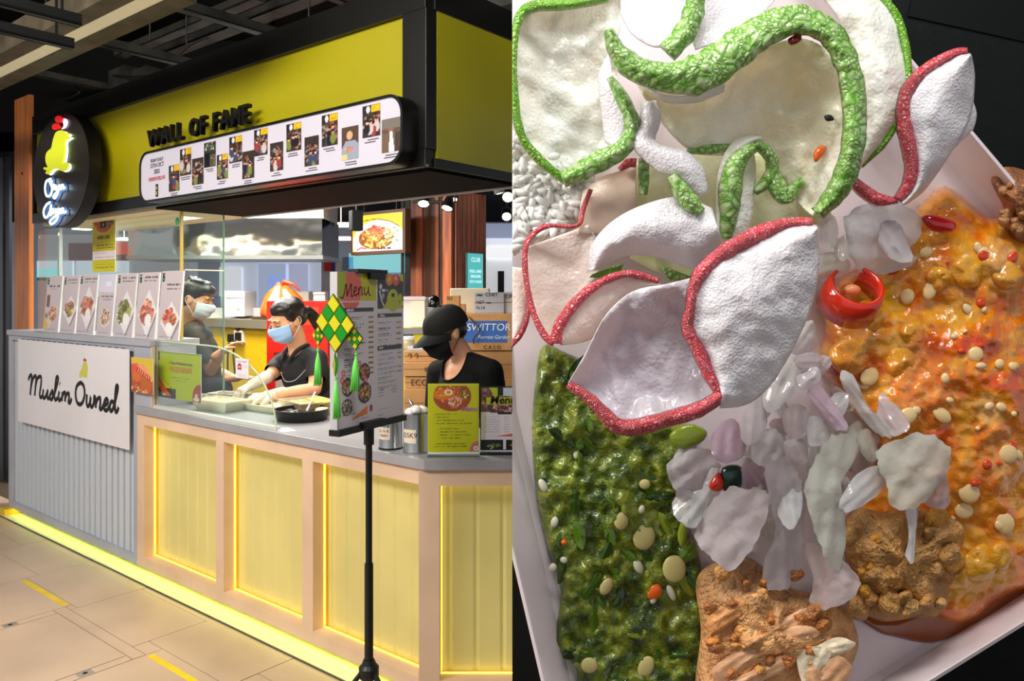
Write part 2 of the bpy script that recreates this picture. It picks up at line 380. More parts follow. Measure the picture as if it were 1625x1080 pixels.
# the hall behind: pale shop fronts, a wood-clad column, hanging lights
pale = M('pale_shopfront', (214, 222, 236), .5, var=(.8, .03))
white_m = M('white_laminate', (236, 234, 232), .4)
struct('wall_back', MB().box(-9, 5, 12.0, 12.2, 0, 2.62), pale, 'pale blue-white shop fronts far behind the stall')
def back_box(x0, y0, x1, y1, Y, th, mat, name, label, cat, group=None):
    a = at(x0, y1, Y); b = at(x1, y0, Y)
    o = MB().box(0, b.x-a.x, 0, th, 0, b.z-a.z).build(name, mat, None, (a.x, Y, a.z)); return tag(o, label, cat, group)
def shop(x0, y0, x1, y1, Y, th, wallm, label, bands=(), name='shop_front'):
    a = at(x0, y1, Y); b = at(x1, y0, Y); a.z = 0
    t = thing(name, label, 'shop front', (a.x, Y, 0))
    MB().box(0, b.x-a.x, 0, th, 0, b.z).build('front_wall', wallm, t)
    for (bx0, by0, bx1, by1, m, nm) in bands:
        p = at(bx0, by1, Y); q = at(bx1, by0, Y)
        MB().box(p.x-a.x, q.x-a.x, -.05, -.003, p.z, q.z).build(nm, m, t)
    return t
lum = lambda n, c, e: M(n, c, .5, emit=c, es=e)  # glow in the surface colour, also given to shop walls that are no lamps
shop(60, 372, 300, 470, 10.5, .3, M('glowing_shop_wall', (196, 190, 198), .6, emit=(196, 190, 198), es=.22),  # wall made to glow, brightening the view through the glass
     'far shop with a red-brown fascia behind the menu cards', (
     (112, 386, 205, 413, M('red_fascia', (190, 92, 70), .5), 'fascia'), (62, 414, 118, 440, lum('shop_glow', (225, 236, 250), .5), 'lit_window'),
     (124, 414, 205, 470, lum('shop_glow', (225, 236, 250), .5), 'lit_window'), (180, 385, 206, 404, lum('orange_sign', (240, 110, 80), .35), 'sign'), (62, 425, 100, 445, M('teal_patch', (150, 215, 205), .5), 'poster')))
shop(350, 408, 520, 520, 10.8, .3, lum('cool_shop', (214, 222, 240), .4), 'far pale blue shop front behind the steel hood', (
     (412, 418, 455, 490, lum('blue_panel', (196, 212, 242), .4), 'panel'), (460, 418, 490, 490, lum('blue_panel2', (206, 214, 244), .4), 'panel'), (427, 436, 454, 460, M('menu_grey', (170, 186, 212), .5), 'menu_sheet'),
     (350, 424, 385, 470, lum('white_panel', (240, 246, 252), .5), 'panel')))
t = shop(510, 412, 660, 520, 9.6, .3, M('white_stall', (226, 228, 232), .5), 'far white stall with an aqua lit counter window, under the hanging food picture', (
     (555, 402, 648, 432, lum('aqua_glow', (150, 226, 232), .6), 'lit_window'), (516, 404, 527, 430, M('flag_red', (214, 44, 40), .5), 'red_flag'), (527, 404, 532, 430, M('flag_blue', (48, 66, 150), .5), 'blue_flag'),
     (545, 408, 562, 428, M('photo_blue', (120, 150, 190), .5), 'poster')))
shop(770, 358, 830, 500, 9.0, .4, lum('white_glow_shop', (232, 234, 240), .5), 'far white shop with dotted fascia at the right, past the wooden column', (
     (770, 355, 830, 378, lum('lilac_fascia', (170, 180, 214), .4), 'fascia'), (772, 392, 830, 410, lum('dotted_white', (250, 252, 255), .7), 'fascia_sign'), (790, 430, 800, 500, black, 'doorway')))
# linear lights and downlights in the rear ceiling
for i, (px, py, Y) in enumerate(((541, 360, 9.0), (528, 381, 11))):
    p = at(px, py, Y)
    tag(MB().box(-.12*Y/8-.25, .25, -.05, .05, 0, .05).box(-.005, .005, -.005, .005, .04, 2.62-p.z).build('linear_light', lum('warm_tube', (255, 214, 190), 2.5), None, p), ('nearer pinkish linear ceiling light left of the food picture', 'farther pinkish linear ceiling light left of the food picture')[i], 'ceiling light', 'linear hall lights')
for i, (px, py, Y) in enumerate(((130, 364, 8.6), (197, 381, 9.8))):
    p = at(px, py, Y)
    o = MB().lathe([(.1, 0), (.1, .02), (.07, .03)], 18).box(-.004, .004, -.004, .004, .02, 2.62-p.z).build('downlight', lum('downlight_glow', (255, 248, 236), 5), None, (p.x, p.y, 2.585))
    o.location.z = p.z; tag(o, ('round ceiling downlight behind the round sign\'s lower edge', 'round ceiling downlight right of the hanging yellow card')[i], 'ceiling light', 'round hall downlights')
# wood-clad column
cor = at(722, 400, 6.0); cor.z = 0
wc = thing('wood_clad_column', 'square column clad in brown vertical wood planks behind the cardboard boxes', 'column', cor, KR)
MB().box(-.5, -.005, .005, .35, 0, 2.35).build('core', M('dark_core', (40, 26, 18), .7), wc)
tones = [(120, 66, 40), (150, 82, 50), (92, 54, 32), (86, 50, 30), (168, 92, 56), (70, 42, 26), (182, 100, 60)]
wd = [.09, .075, .07, .07, .04, .04, .095]; x = -.495
for c, w_ in zip(tones, wd):
    MB().box(x, x+w_-.004, -.012-(.01 if sum(c) > 250 else 0), .005, 0, 2.35).build('plank', M('wood_%d' % c[0], c, .5, var=(4, .2), stretch=(5, 5, .6)), wc); x += w_
for k in range(14):
    c = (158+rng.randint(-16, 14), 100+rng.randint(-12, 10), 68+rng.randint(-8, 8))
    MB().box(-.004, .008+(.004 if k % 2 else 0), .004+k*.025, .004+k*.025+.022, 0, 2.3).build('plank', M('slat_wood_%d' % (k % 5), c, .5, var=(5, .15), stretch=(5, 5, .6)), wc)
teal = thing('teal_screen', 'narrow upright teal screen with white lettering on the wooden column', 'screen', K(0, 0), 0)
p0 = cor + KB*.10 + KU*.016
teal.location = (p0.x, p0.y, 0); teal.rotation_euler = (0, 0, KR+math.pi/2)
MB().box(0, .19, -.02, 0, 1.44, 1.83).build('casing', M('screen_case', (120, 150, 150), .5), teal)
MB().box(.006, .184, -.023, -.02, 1.45, 1.825).build('display', lum('teal_glow', (96, 206, 206), .55), teal)
wt = lum('white_glow', (240, 250, 250), .7)
for s, z, sz in (('CLUB', 1.76, .05), ('ROLL AND', 1.675, .034), ('DROOME', 1.635, .034), ('SO IT LOUD', 1.595, .030)):
    text(s, sz, wt, teal, (.095, -.0245, z), align='CENTER', xs=.85)
# thin dark post left of the column
a = at(645, 400, 6.1)
tag(MB().box(-.02, .02, -.02, .02, 0, 2.6).box(-.05, -.03, -.02, .02, 0, 2.6).build('steel_post', black, None, (a.x+.01, a.y, 0)), 'thin black double post beside the wooden column', 'post')
# hanging back-lit food picture
uL, zT = pk(557, 339, 2.15); uR, zT2 = pk(643, 329, 2.15); _, zB = pk(557, 405, 2.15)
lb = thing('hanging_light_box', 'hanging yellow light box picturing a plate of curly fried noodles', 'light box', K((uL+uR)/2, 2.15, zB), KR)
W, H = uR-uL, zT-zB
MB().box(-W/2, W/2, 0, .06, 0, H).build('case', M('brown_case', (96, 62, 34), .5), lb)
pc = Pic(80, 66, (226, 176, 30)); pc.ell(42, 50, 42, 40, (214, 196, 190)); pc.ell(38, 42, 28, 20, (120, 70, 30)).food(38, 40, 27, 20, [(222, 160, 70), (200, 120, 50), (240, 196, 110), (150, 80, 30)], 4, 90, .16)
pc.food(40, 30, 14, 10, [(236, 96, 70), (240, 130, 90), (220, 80, 50)], 5, 30, .3).food(64, 38, 12, 14, [(230, 214, 190), (150, 150, 110), (240, 230, 216)], 6, 30, .25)
pc.line([(8, 62), (14, 58), (22, 60)], 2, (150, 40, 20)).words(40, 62, 60, 3, (60, 40, 30), random.Random(2)); pc.line([(18, 10), (40, 8), (60, 14), (74, 24)], 1.6, (90, 70, 20))
print_grid('picture', pc, W-.05, H-.05, lit_print, lb, (0, -.004, .025))
MB().tube([(-W*.3, .03, H), (-W*.3, .03, 2.62-zB)], .006, 6).tube([(W*.3, .03, H), (W*.3, .03, 2.62-zB)], .006, 6).build('hanger', black, lb)
a = at(567, 346, 5.6)
# track with spotlights
tk0 = at(655, 319, 5.3); tk1 = at(722, 322, 5.3)
tag(MB().tube([tk0, tk1], .012, 6).tube([tk0, tk0+Vector((0, 0, .45))], .006, 6).tube([tk1, tk1+Vector((0, 0, .45))], .006, 6).build('lamp_track', steel_dk), 'thin rail carrying spotlights above the wooden column', 'lamp track')
glow = lum('spot_glow', (255, 238, 214), 14)
def spot(px, py, Y, dirn, label, r=.045, body=black):
    p = at(px, py, Y); t = thing('spotlight', label, 'spotlight', p, 0, 'ceiling spotlights behind the stall')
    q = Vector(dirn).normalized().to_track_quat('Z', 'Y').to_matrix().to_4x4()
    o = MB().lathe([(r*.55, -.09), (r*.8, -.06), (r, 0), (r*.93, 0), (r*.8, -.006)], 18).build('housing', body, t, smooth=False); o.matrix_local = q
    o = MB().lathe([(r*.8, -.004), (r*.5, .004), (.001, .006)], 18).build('lamp', glow, t); o.matrix_local = q
    MB().tube([(-r*.9, 0, 0), (-r*.9, .0, .07), (0, 0, .1), (r*.9, 0, .07), (r*.9, 0, 0)], .005, 6).tube([(0, 0, .1), (0, 0, (2.62 if Y > 6 else 3.45)-p.z if Y > 5.5 else .14)], .006, 6).build('bracket', steel_dk, t)
spot(672, 324, 5.3, (.05, -.6, -1), 'black spotlight lit, leftmost of the row above the wooden column')
spot(709, 331, 5.2, (-.25, -.45, -1), 'black spotlight tilted left, in front of the wooden column', .042)
spot(719, 318, 5.4, (.25, -.5, -1), 'small lit spotlight just behind the tilted one', .034)
spot(806, 313, 6.2, (0, -1, -.6), 'bright spotlight at the right edge, upper of two', .05)
spot(804, 344, 7.4, (0, -1, -.6), 'bright spotlight at the right edge, lower of two', .05)
spot(793, 306, 5.6, (.3, .2, -1), 'grey spotlight facing away near the sign\'s right end', .04, M('spot_grey', (150, 150, 150), .5))
p = at(567, 348, 5.4)
tag(MB().box(-.05, .03, -.04, .04, -.08, .06).box(-.012, .0, -.01, .01, .06, .2).build('ceiling_speaker', black, None, p, .5, bevel=.006), 'small black box speaker in front of the hanging food picture', 'speaker')
p = at(514, 340, 6.5)
tag(MB().box(-.07, .0, -.03, .03, -.2, .1).box(-.04, -.03, -.005, .005, .09, 2.62-p.z).build('wood_hanger', M('brown_dark', (74, 40, 26), .6), None, p), 'small dark brown hanging board right of the steel hood', 'hanging board')

# ================================================================== THE STALL
GU = -2.04                                                   # right end of the tall grey counter
grey_p = M('grey_laminate', (170, 171, 180), .42, var=(3, .03))
grey_top = M('grey_worktop', (158, 156, 160), .35, var=(5, .04))
slat_m = M('corrugated_grey', (196, 203, 212), .42)
dark_gap = M('dark_gap', (30, 32, 38), .7)
beige = M('beige_frame', (222, 190, 160), .5, var=(3, .04), bump=(20, .04))
# tall slatted counter
tc_ = thing('slatted_counter', 'tall grey counter faced with vertical metal slats, left part of the stall', 'counter', KC, KR)
MB().box(-4.03, -2.2, .035, .25, .05, 1.225).build('carcass', dark_gap, tc_)
MB().box(-4.05, GU, -.012, .27, 1.228, 1.262).build('top', grey_p, tc_, bevel=.003)
MB().box(-2.235, GU, 0, .25, .905, 1.228).build('end_panel', grey_p, tc_)
MB().box(-2.235, -2.195, -.002, .25, .05, .905).box(-4.04, -3.985, -.002, .25, .05, 1.228).box(-3.985, -2.235, -.002, .03, .05, .095).box(-3.985, -2.235, -.002, .03, 1.195, 1.228).build('frame', grey_p, tc_)
n_sl = 24; pw = (3.985-2.235)/n_sl
me_sl = MB().prism([(.009, .003), (pw-.011, .003), (pw-.013, -.014), (.011, -.014)], .095, 1.195, 'z').mesh('slat', [slat_m])
for k in range(n_sl): link('slat', me_sl, tc_, (-3.985+k*pw, .03, 0))
lace = M('lacing_dark', (40, 40, 44), .5)
for k in range(18):
    MB().box(-3.74+k*.083, -3.70+k*.083, -.026, -.02, 1.205, 1.212).build('fixing_clip', lace, tc_)
# lit low counter with a frontal wing on the right
lc = thing('lit_counter', 'low counter with beige frame and glowing yellow ribbed panels', 'counter', KC, KR)
led = M('yellow_led', (255, 238, 110), .5, emit=(255, 236, 80), es=2.6)
acry = M('ribbed_acrylic', (196, 182, 118), .3, emit=(228, 212, 118), es=.18, var=(2.5, .04))
gold = M('golden_inner_frame', (232, 190, 60), .45)
def rib_panel(x0, x1, z0, z1, y, parent, MX, n):
    pts = []
    N = n*8
    for i in range(N+1):
        ph = (i % 8)/8; pts.append((x0+(x1-x0)*i/N, y+(.006*max(0, 1-abs(ph-.5)*9) if True else 0)))
    v = [(x, yy, z) for z in (z0, z1) for x, yy in pts]; m = len(pts)
    mb = MB().add([MX @ Vector(p) for p in v], [(i, i+1, m+i+1, m+i) for i in range(m-1)])
    mb.add([MX @ Vector(p) for p in [(x0, y+.02, z0), (x1, y+.02, z0), (x1, y+.02, z1), (x0, y+.02, z1)]], [(0, 1, 2, 3)])
    return mb.build('light_panel', acry, parent, smooth=False)
def counter_face(segs, x_end, MX, lo=.105, hi=.81):
    edges = [segs[0][0]-.075]+[b for a in segs for b in a]+[x_end]
    def bx(mb, *a): return mb.box(*a, M4=MX)
    bx(MB(), edges[0], x_end, -.004, .05, hi, .867).build('top_rail', beige, lc)
    bx(MB(), edges[0], x_end, -.004, .05, .052, lo).build('bottom_rail', beige, lc)
    for a, b in zip(edges[0::2], edges[1::2]): bx(MB(), a, b, -.004, .05, lo, hi).build('stile', beige, lc)
    for a, b in segs:
        rib_panel(a-.02, b+.02, lo-.02, hi+.02, .075, lc, MX, max(5, int((b-a)/.085)))
        bx(bx(bx(bx(MB(), a-.006, a, .05, .08, lo, hi), b, b+.006, .05, .08, lo, hi), a, b, .05, .08, lo-.006, lo), a, b, .05, .08, hi, hi+.006).build('inner_trim', gold, lc)
        for q in ((a, b, .052, .058, hi-.004, hi-.001), (a, b, .052, .058, lo+.001, lo+.004), (a+.001, a+.004, .052, .058, lo+.01, hi-.01), (b-.004, b-.001, .052, .058, lo+.01, hi-.01)): bx(MB(), *q).build('led_strip', led, lc)
counter_face([(-2.115, -1.408), (-1.341, -.736), (-.664, -.03)], -.002, Matrix())
MW = Matrix.Rotation(-KR, 4, 'Z')                            # the wing runs along world x
counter_face([(.045, .80)], .86, MW)
MB().prism([(-2.19, .11), (-.06, .11), (.60, .65), (.5, .8), (-.1, .4), (-2.19, .4)], .05, .86, 'z').build('carcass', M('carcass_dark', (120, 104, 60), .8), lc)
MB().prism([(-2.19, .07), (0, .07), (.66, .60), (.6, .7), (-.05, .2), (-2.19, .2)], 0, .05, 'z').build('kick_board', M('kick_pale', (196, 190, 150), .5), lc)
MB().box(-4.03, -2.19, .07, .2, 0, .05).build('kick_board', MATS['kick_pale'], tc_)
MB().prism([(-4.03, -.055), (-.02, -.055), (.9, .67), (.84, .75), (-.05, .072), (-4.03, .072)], 0, .006, 'z').build('floor_ledge', M('pale_ledge', (228, 226, 190), .4), lc)
MB().box(-4.03, -.02, -.062, -.056, -.001, .004).build('ledge_edge', M('dark_edge_strip', (60, 54, 36), .5), lc)
MB().box(-4.05, -3.97, -.05, .05, 0, .05).build('end_block', M('yellow_block', (230, 190, 40), .5), tc_)
top_poly = [(GU-.15, -.02), (.004, -.02), (.70, .542), (.42, .915), (.054, .62), (GU-.15, .62)]
wt_ = MB().prism(top_poly, .869, .907, 'z').build('worktop', grey_top, None, KC, KR, bevel=.002)
tag(wt_, 'long grey worktop lying on the lit counter', 'worktop')
def led_light(name, u0, u1, d, z, power, c=(1, .93, .22)):
    l = bpy.data.lights.new(name, 'AREA'); l.shape = 'RECTANGLE'; l.size = u1-u0; l.size_y = .03; l.energy = power; l.color = c
    o = bpy.data.objects.new(name, l); col.objects.link(o); o.location = K((u0+u1)/2, d, z); o.rotation_euler = (math.radians(-30), 0, KR); return o
led_light('under_counter_led', -4.0, -.05, .02, .049, 2.8, (.84,1,.13))
# printed white board
wb = thing('white_poster', 'white board reading Muslim Owned in black script, on the slatted counter', 'poster', K(-3.02, -.022), KR)
uo = -3.02
MB().box(-3.80-uo, -2.236-uo, -.004, 0, .664, 1.208).build('board', M('poster_white', (226, 222, 226), .45, var=(2, .015)), wb)
def zz(pts, ox, oy, sc, d, smooth=5, closed=False):          # traced stroke -> local x,z of a board in the plane d
    q = [pk(ox+x/sc, oy+y/sc, d) for x, y in pts]
    return catmull(q, smooth, closed)
def strokes(list_, rad, mat, parent, name, uo, zo, y, ox, oy, sc, d, flat=.15):
    mb = MB()
    for s in list_:
        p = zz(s, ox, oy, sc, d)
        mb.tube([(u-uo, 0, z-zo) for u, z in p], rad, 8)
    mb.v = [(x, y+yy*flat, z) for x, yy, z in mb.v]
    return mb.build(name, mat, parent, smooth=True)
MU = {'m_letter': [[(155, 375), (163, 348), (178, 328), (186, 345), (178, 450), (172, 518)], [(176, 460), (195, 372), (216, 338), (228, 350), (222, 440), (215, 525)], [(219, 450), (238, 368), (260, 343), (277, 354), (273, 430), (262, 505), (268, 540), (288, 530)]],
 'u_letter': [[(298, 465), (292, 520), (299, 548), (315, 538), (332, 500), (340, 468)], [(340, 468), (333, 530), (343, 553), (357, 533)]],
 's_letter': [[(355, 535), (382, 478), (386, 500), (386, 540), (374, 562), (358, 548)]],
 'l_letter': [[(385, 545), (410, 480), (438, 372), (431, 345), (419, 362), (410, 440), (402, 530), (413, 566), (432, 545)]],
 'i_letter': [[(448, 485), (440, 545), (450, 571), (466, 550)], [(453, 408), (456, 414)]],
 'm_small_letter': [[(480, 490), (472, 575)], [(475, 540), (490, 500), (506, 502), (503, 580)], [(503, 550), (520, 510), (540, 507), (540, 560), (536, 588), (552, 590), (567, 550)]],
 'o_letter': [[(650, 402), (618, 430), (604, 500), (615, 580), (642, 608), (672, 585), (690, 510), (682, 435), (655, 402), (640, 408)]],
 'w_letter': [[(712, 512), (708, 590), (720, 626), (738, 600), (748, 535), (745, 600), (757, 633), (778, 595), (782, 530), (800, 568)]],
 'n_letter': [[(800, 545), (795, 640)], [(797, 600), (815, 555), (838, 547), (839, 600), (835, 648), (852, 650), (870, 612)]],
 'e_letter': [[(870, 622), (905, 600), (911, 570), (896, 555), (880, 580), (872, 630), (885, 663), (905, 660), (926, 625)]],
 'd_letter': [[(966, 590), (946, 580), (930, 620), (935, 668), (955, 660), (975, 600), (1005, 470), (1004, 432), (990, 440), (982, 520), (978, 620), (985, 677), (1000, 672), (1014, 635)]]}
for nm, ss in MU.items(): strokes(ss, .0125, black_ink, wb, 'script_letter', uo, 0, -.0048, 20, 540, 6, -.024, .12)
def flat_poly(pts, ox, oy, sc, d, uo, zo, y0, y1, mat, parent, name, smooth=3):
    p = [(u-uo, z-zo) for u, z in zz(pts, ox, oy, sc, d, smooth, True)]
    return MB().prism(p, y0, y1).build(name, mat, parent)
flat_poly([(642, 350), (645, 300), (665, 262), (676, 215), (692, 200), (712, 215), (720, 262), (716, 310), (710, 354), (675, 345)], 20, 540, 6, -.024, uo, 0, -.0054, -.004, M('emblem_yellow', (206, 200, 84), .5), wb, 'bird_emblem')
flat_poly([(680, 200), (684, 172), (692, 168), (698, 180), (706, 178), (704, 202), (694, 192)], 20, 540, 6, -.024, uo, 0, -.0058, -.0044, M('emblem_red', (170, 50, 60), .5), wb, 'comb_emblem')

# ------------------------------------------------------------------ the sign box over the stall
def mesh_yellow():
    m = M('perforated_yellow', (176, 168, 6), .38, var=(.8, .03), coat=.15); nt = m.node_tree; N = nt.nodes.new; L = nt.links.new
    b = nt.nodes['Principled BSDF']
    tc = N('ShaderNodeTexCoord'); sp = N('ShaderNodeSeparateXYZ'); L(tc.outputs['Object'], sp.inputs[0])
    def mth(op, a, bb=None):
        n = N('ShaderNodeMath'); n.operation = op
        for i, v in enumerate((a, bb)):
            if v is None: continue
            if hasattr(v, 'links'): L(v, n.inputs[i])
            else: n.inputs[i].default_value = v
        return n.outputs[0]
    h = mth('ADD', sp.outputs[0], sp.outputs[1]); k = 2*math.pi/.0125
    s1 = mth('SINE', mth('MULTIPLY', mth('ADD', h, sp.outputs[2]), k)); s2 = mth('SINE', mth('MULTIPLY', mth('SUBTRACT', h, sp.outputs[2]), k))
    pr = mth('MULTIPLY', s1, s2)
    r = N('ShaderNodeValToRGB'); r.color_ramp.elements[0].position = .45; r.color_ramp.elements[1].position = .62; L(pr, r.inputs[0])
    mx = N('ShaderNodeMix'); mx.data_type = 'RGBA'; L(r.outputs[0], mx.inputs[0]); mx.inputs[6].default_value = rgba((184, 174, 6)); mx.inputs[7].default_value = rgba((84, 80, 4))
    L(mx.outputs[2], b.inputs['Base Color'])
    bp = N('ShaderNodeBump'); bp.inputs['Strength'].default_value = .35; bp.inputs['Distance'].default_value = .004; bp.invert = True; L(r.outputs[0], bp.inputs['Height']); L(bp.outputs[0], b.inputs['Normal'])
    return m
ymesh = mesh_yellow()
sg = thing('stall_sign_box', 'large yellow perforated sign box with black frame above the stall', 'sign box', KC, KR)
MB().box(-3.58, -.004, .03, .54, 1.99, 2.6).build('core', black, sg)
MB().box(-3.60, -.12, .012, .03, 2.03, 2.54).build('front_mesh_panel', ymesh, sg)
MB().box(-.03, -.012, .045, .49, 2.0, 2.54).build('side_mesh_panel', ymesh, sg).location = (.018, 0, 0)
satin = M('satin_black_metal', (26, 25, 23), .32, .3, var=(2, .1))
for nm, b in (('front_top_rail', (-3.61, 0, -.01, .03, 2.54, 2.66)), ('front_bottom_rail', (-3.61, 0, -.01, .03, 1.965, 2.03)), ('front_corner_stile', (-.12, .004, -.01, .045, 2.03, 2.54)),
              ('left_stile', (-3.61, -3.59, -.01, .03, 2.03, 2.54)), ('side_top_rail', (-.02, .01, .03, .55, 2.54, 2.66)), ('side_bottom_rail', (-.02, .01, .03, .55, 1.965, 2.0)), ('side_back_stile', (-.02, .01, .49, .55, 2.0, 2.54))):
    MB().box(*b).build(nm, satin, sg, bevel=.002)
cream = M('cream_soffit', (238, 226, 186), .55)
MB().box(-2.05, -.02, .03, .55, 1.955, 1.99).build('soffit', ceil_black, sg)
MB().box(-3.62, -2.05, .06, .6, 1.955, 1.99).build('case_soffit', cream, sg)
MB().box(-2.6, .004, -.006, .004, 1.966, 1.972).build('edge_bead', M('edge_bead_alu', (150, 140, 120), .35, .7), sg)
MB().box(-2.05, 0.0, .535, .552, 1.948, 1.956).build('light_rail', M('white_rail', (205, 200, 196), .4), sg)
# letters on top of the photo board
uw0, zw0 = pk(236, 240, -.05); uw1, _ = pk(399, 200, -.05)
lw = thing('letter_sign', 'raised black letters WALL OF FAME along the top of the photo board', 'lettering', K(uw0, -.05, 2.262), KR)
tmp = []
for ch in 'WALL OF FAME':
    if ch == ' ': tmp.append((None, .055)); continue
    me = text_mesh(ch, .118, satin, ext=.011, bold=.0025); c = coords(me); me.transform(Matrix.Translation((-c[:, 0].min(), 0, 0))); tmp.append((me, c[:, 0].max()-c[:, 0].min()+.010))
tot = sum(w_ for _, w_ in tmp); fx = (uw1-uw0)/tot; x = 0
for (me, w_), ch in zip(tmp, 'WALL OF FAME'):
    if me: me.transform(Matrix.Scale(fx, 4, (1, 0, 0))); me.name = 'letter'; link('letter', me, lw, (x, 0, 0))
    x += w_*fx
# the photo board
DB = -.085
ul, _ = pk(222, 270, DB); ur, _ = pk(640, 200, DB); _, zt = pk(245, 238, DB); _, zb = pk(235, 321, DB)
def rrect(x0, x1, z0, z1, r, n=7, rr=None):
    out = []
    for cx_, cz_, a0 in ((x1-r, z1-r, 0), (x0+r, z1-r, 90), (x0+r, z0+r, 180), (x1-r, z0+r, 270)):
        for k in range(n+1):
            a = math.radians(a0+90*k/n); out.append((cx_+r*math.cos(a), cz_+r*math.sin(a)))
    return out
pb = thing('photo_board', 'long white back-lit board of framed visitor photos with rounded ends', 'photo board', KC, KR)
MB().prism(rrect(ul, ur, zb, zt, .075), DB+.004, 0).build('case', satin, pb, angle=40)
rim = MB(); o_ = rrect(ul, ur, zb, zt, .075); i_ = rrect(ul+.011, ur-.011, zb+.011, zt-.011, .066); n_ = len(o_)
for k in range(n_):
    j = (k+1) % n_
    rim.add([(o_[k][0], DB-.004, o_[k][1]), (o_[j][0], DB-.004, o_[j][1]), (i_[j][0], DB-.004, i_[j][1]), (i_[k][0], DB-.004, i_[k][1]), (o_[k][0], DB+.004, o_[k][1]), (o_[j][0], DB+.004, o_[j][1]), (i_[j][0], DB+.004, i_[j][1]), (i_[k][0], DB+.004, i_[k][1])],
            [(0, 1, 2, 3), (0, 4, 5, 1), (3, 2, 6, 7)])
rim.build('rim', satin, pb)
MB().prism(i_, DB+.001, DB+.0045).build('white_face', M('backlit_white', (204, 200, 212), .45, emit=(226, 222, 236), es=.12), pb)
rects = [(268, 262, 284.6, 302), (285.7, 236, 303.4, 277), (305, 251, 323, 291.5), (324, 226, 342.4, 264), (344.3, 245, 361.7, 283), (364, 217, 384, 257), (384.6, 240, 403.4, 282), (403.4, 205.5, 424.6, 246),
         (428.7, 226.5, 449.4, 270), (454.6, 196.6, 478, 239), (483.4, 217, 505.8, 262), (510.8, 182.5, 535.7, 231), (542.4, 202, 568.7, 252.5), (575.5, 168, 603.3, 217), (606, 189, 637, 240.7)]
photo_m = M('photo_print', rough=.3, attr=True, emit=(255, 255, 255), es=.12)
prng = random.Random(11); tiny = M('grey_ink', (96, 92, 96), .6)
skin_p = [(214, 160, 128), (190, 130, 100), (226, 176, 150)]
for k, (x0, y0, x1, y1) in enumerate(rects):
    ua, za = pk(x0, y0+1.5, DB); ub, _ = pk(x1, y0, DB); _, zc = pk(x0, y1+2.5, DB); ub = min(ub, ur-.013)
    W, H = ub-ua, za-zc; p = Pic(26, 46, (58, 46, 40))
    if k == 14:
        p.rect(0, 0, 26, 46, (120, 112, 104)); p.rect(0, 14, 26, 20, (96, 78, 66)); p.rect(0, 20, 26, 46, (112, 92, 72)); p.poly([(11, 18), (14, 18), (17, 46), (9, 46)], (226, 224, 230)); p.ell(12, 15, 4, 2.5, (150, 96, 86)).rect(18, 20, 26, 46, (70, 58, 50))
    elif k == 12:
        p.rect(0, 0, 26, 46, (84, 66, 54)); p.poly([(0, 30), (6, 20), (20, 19), (26, 26), (26, 46), (0, 46)], (150, 158, 176)); p.ell(12, 12, 4.5, 6, (216, 166, 130)); p.food(13, 31, 9, 5, [(222, 150, 96), (206, 120, 70)], 7, 20, .3).rect(0, 38, 9, 46, (224, 196, 130))
    elif k == 3:
        p.rect(0, 0, 26, 46, (50, 50, 44)); p.food(13, 8, 13, 8, [(190, 196, 180), (40, 44, 40), (90, 96, 84)], 21, 40, .25); p.rect(1, 20, 12, 46, (16, 15, 16)); p.rect(14, 24, 26, 44, (96, 90, 72)); p.food(20, 34, 6, 9, [(150, 140, 110), (60, 56, 50)], 5, 30, .2)
    else:
        p.food(13, 26, 14, 20, [(60, 40, 34), (120, 76, 56), (170, 110, 80), (46, 44, 52), (150, 140, 140)], 30+k, 70, .2)
        for q in range(prng.randint(3, 5)):
            cx_, cy_ = prng.uniform(4, 22), prng.uniform(18, 30); c = prng.choice(((34, 30, 36), (150, 60, 54), (196, 188, 190), (120, 130, 60), (60, 70, 100)))
            p.ell(cx_, cy_+9, 4.5, 8, c).ell(cx_, cy_, 2.4, 3.2, prng.choice(skin_p)).ell(cx_, cy_-2, 2.5, 1.6, (30, 22, 20))
        if k in (0, 1, 4, 5, 7, 9, 11, 13): p.rect(0, 0, 26, 12, (40, 36, 38)); p.rect(13, 1, 26, 11, (226, 178, 24)); p.ell(8, 6, 3, 5, (214, 214, 220)); p.food(20, 6, 5, 4, [(240, 206, 60), (200, 140, 20)], k, 12, .3)
    ph = print_grid('photo', p, W, H, photo_m, pb, ((ua+ub)/2, DB-.0006, zc))
    for r_ in range(2): MB().box((ua+ub)/2-W*prng.uniform(.2, .42), (ua+ub)/2+W*prng.uniform(.2, .42), DB-.0002, DB+.001, zc-.012-.009*r_, zc-.008-.009*r_).build('caption', tiny, pb)
u1_, z1_ = pk(249, 262, DB)
inkd = M('soft_black_ink', (60, 56, 62), .6); inkr = M('red_ink', (206, 80, 96), .6)
for s, py, sz, m in (('SIGNY DULY', 256, .024, inkd), ('12TH OCT', 265, .031, inkd), ('2022', 275, .031, inkd), ('感谢您的光临支持', 285.5, .022, inkr)):
    u2, z2 = pk(249, py, DB); text(s, sz, m, pb, (u2, DB-.0008, z2), align='CENTER', xs=.95)
u2, z2 = pk(249, 302, DB); bdg = MB().prism(rrect(u2-.011, u2+.011, z2-.032, z2+.032, .007, 4), DB-.0012, DB+.002).build('badge', black_ink, pb)
MB().box(u2-.005, u2+.005, DB-.002, DB-.001, z2-.022, z2-.004).box(u2-.005, u2+.005, DB-.002, DB-.001, z2+.004, z2+.02).build('badge_mark', M('badge_yellow', (190, 180, 60), .5), bdg)

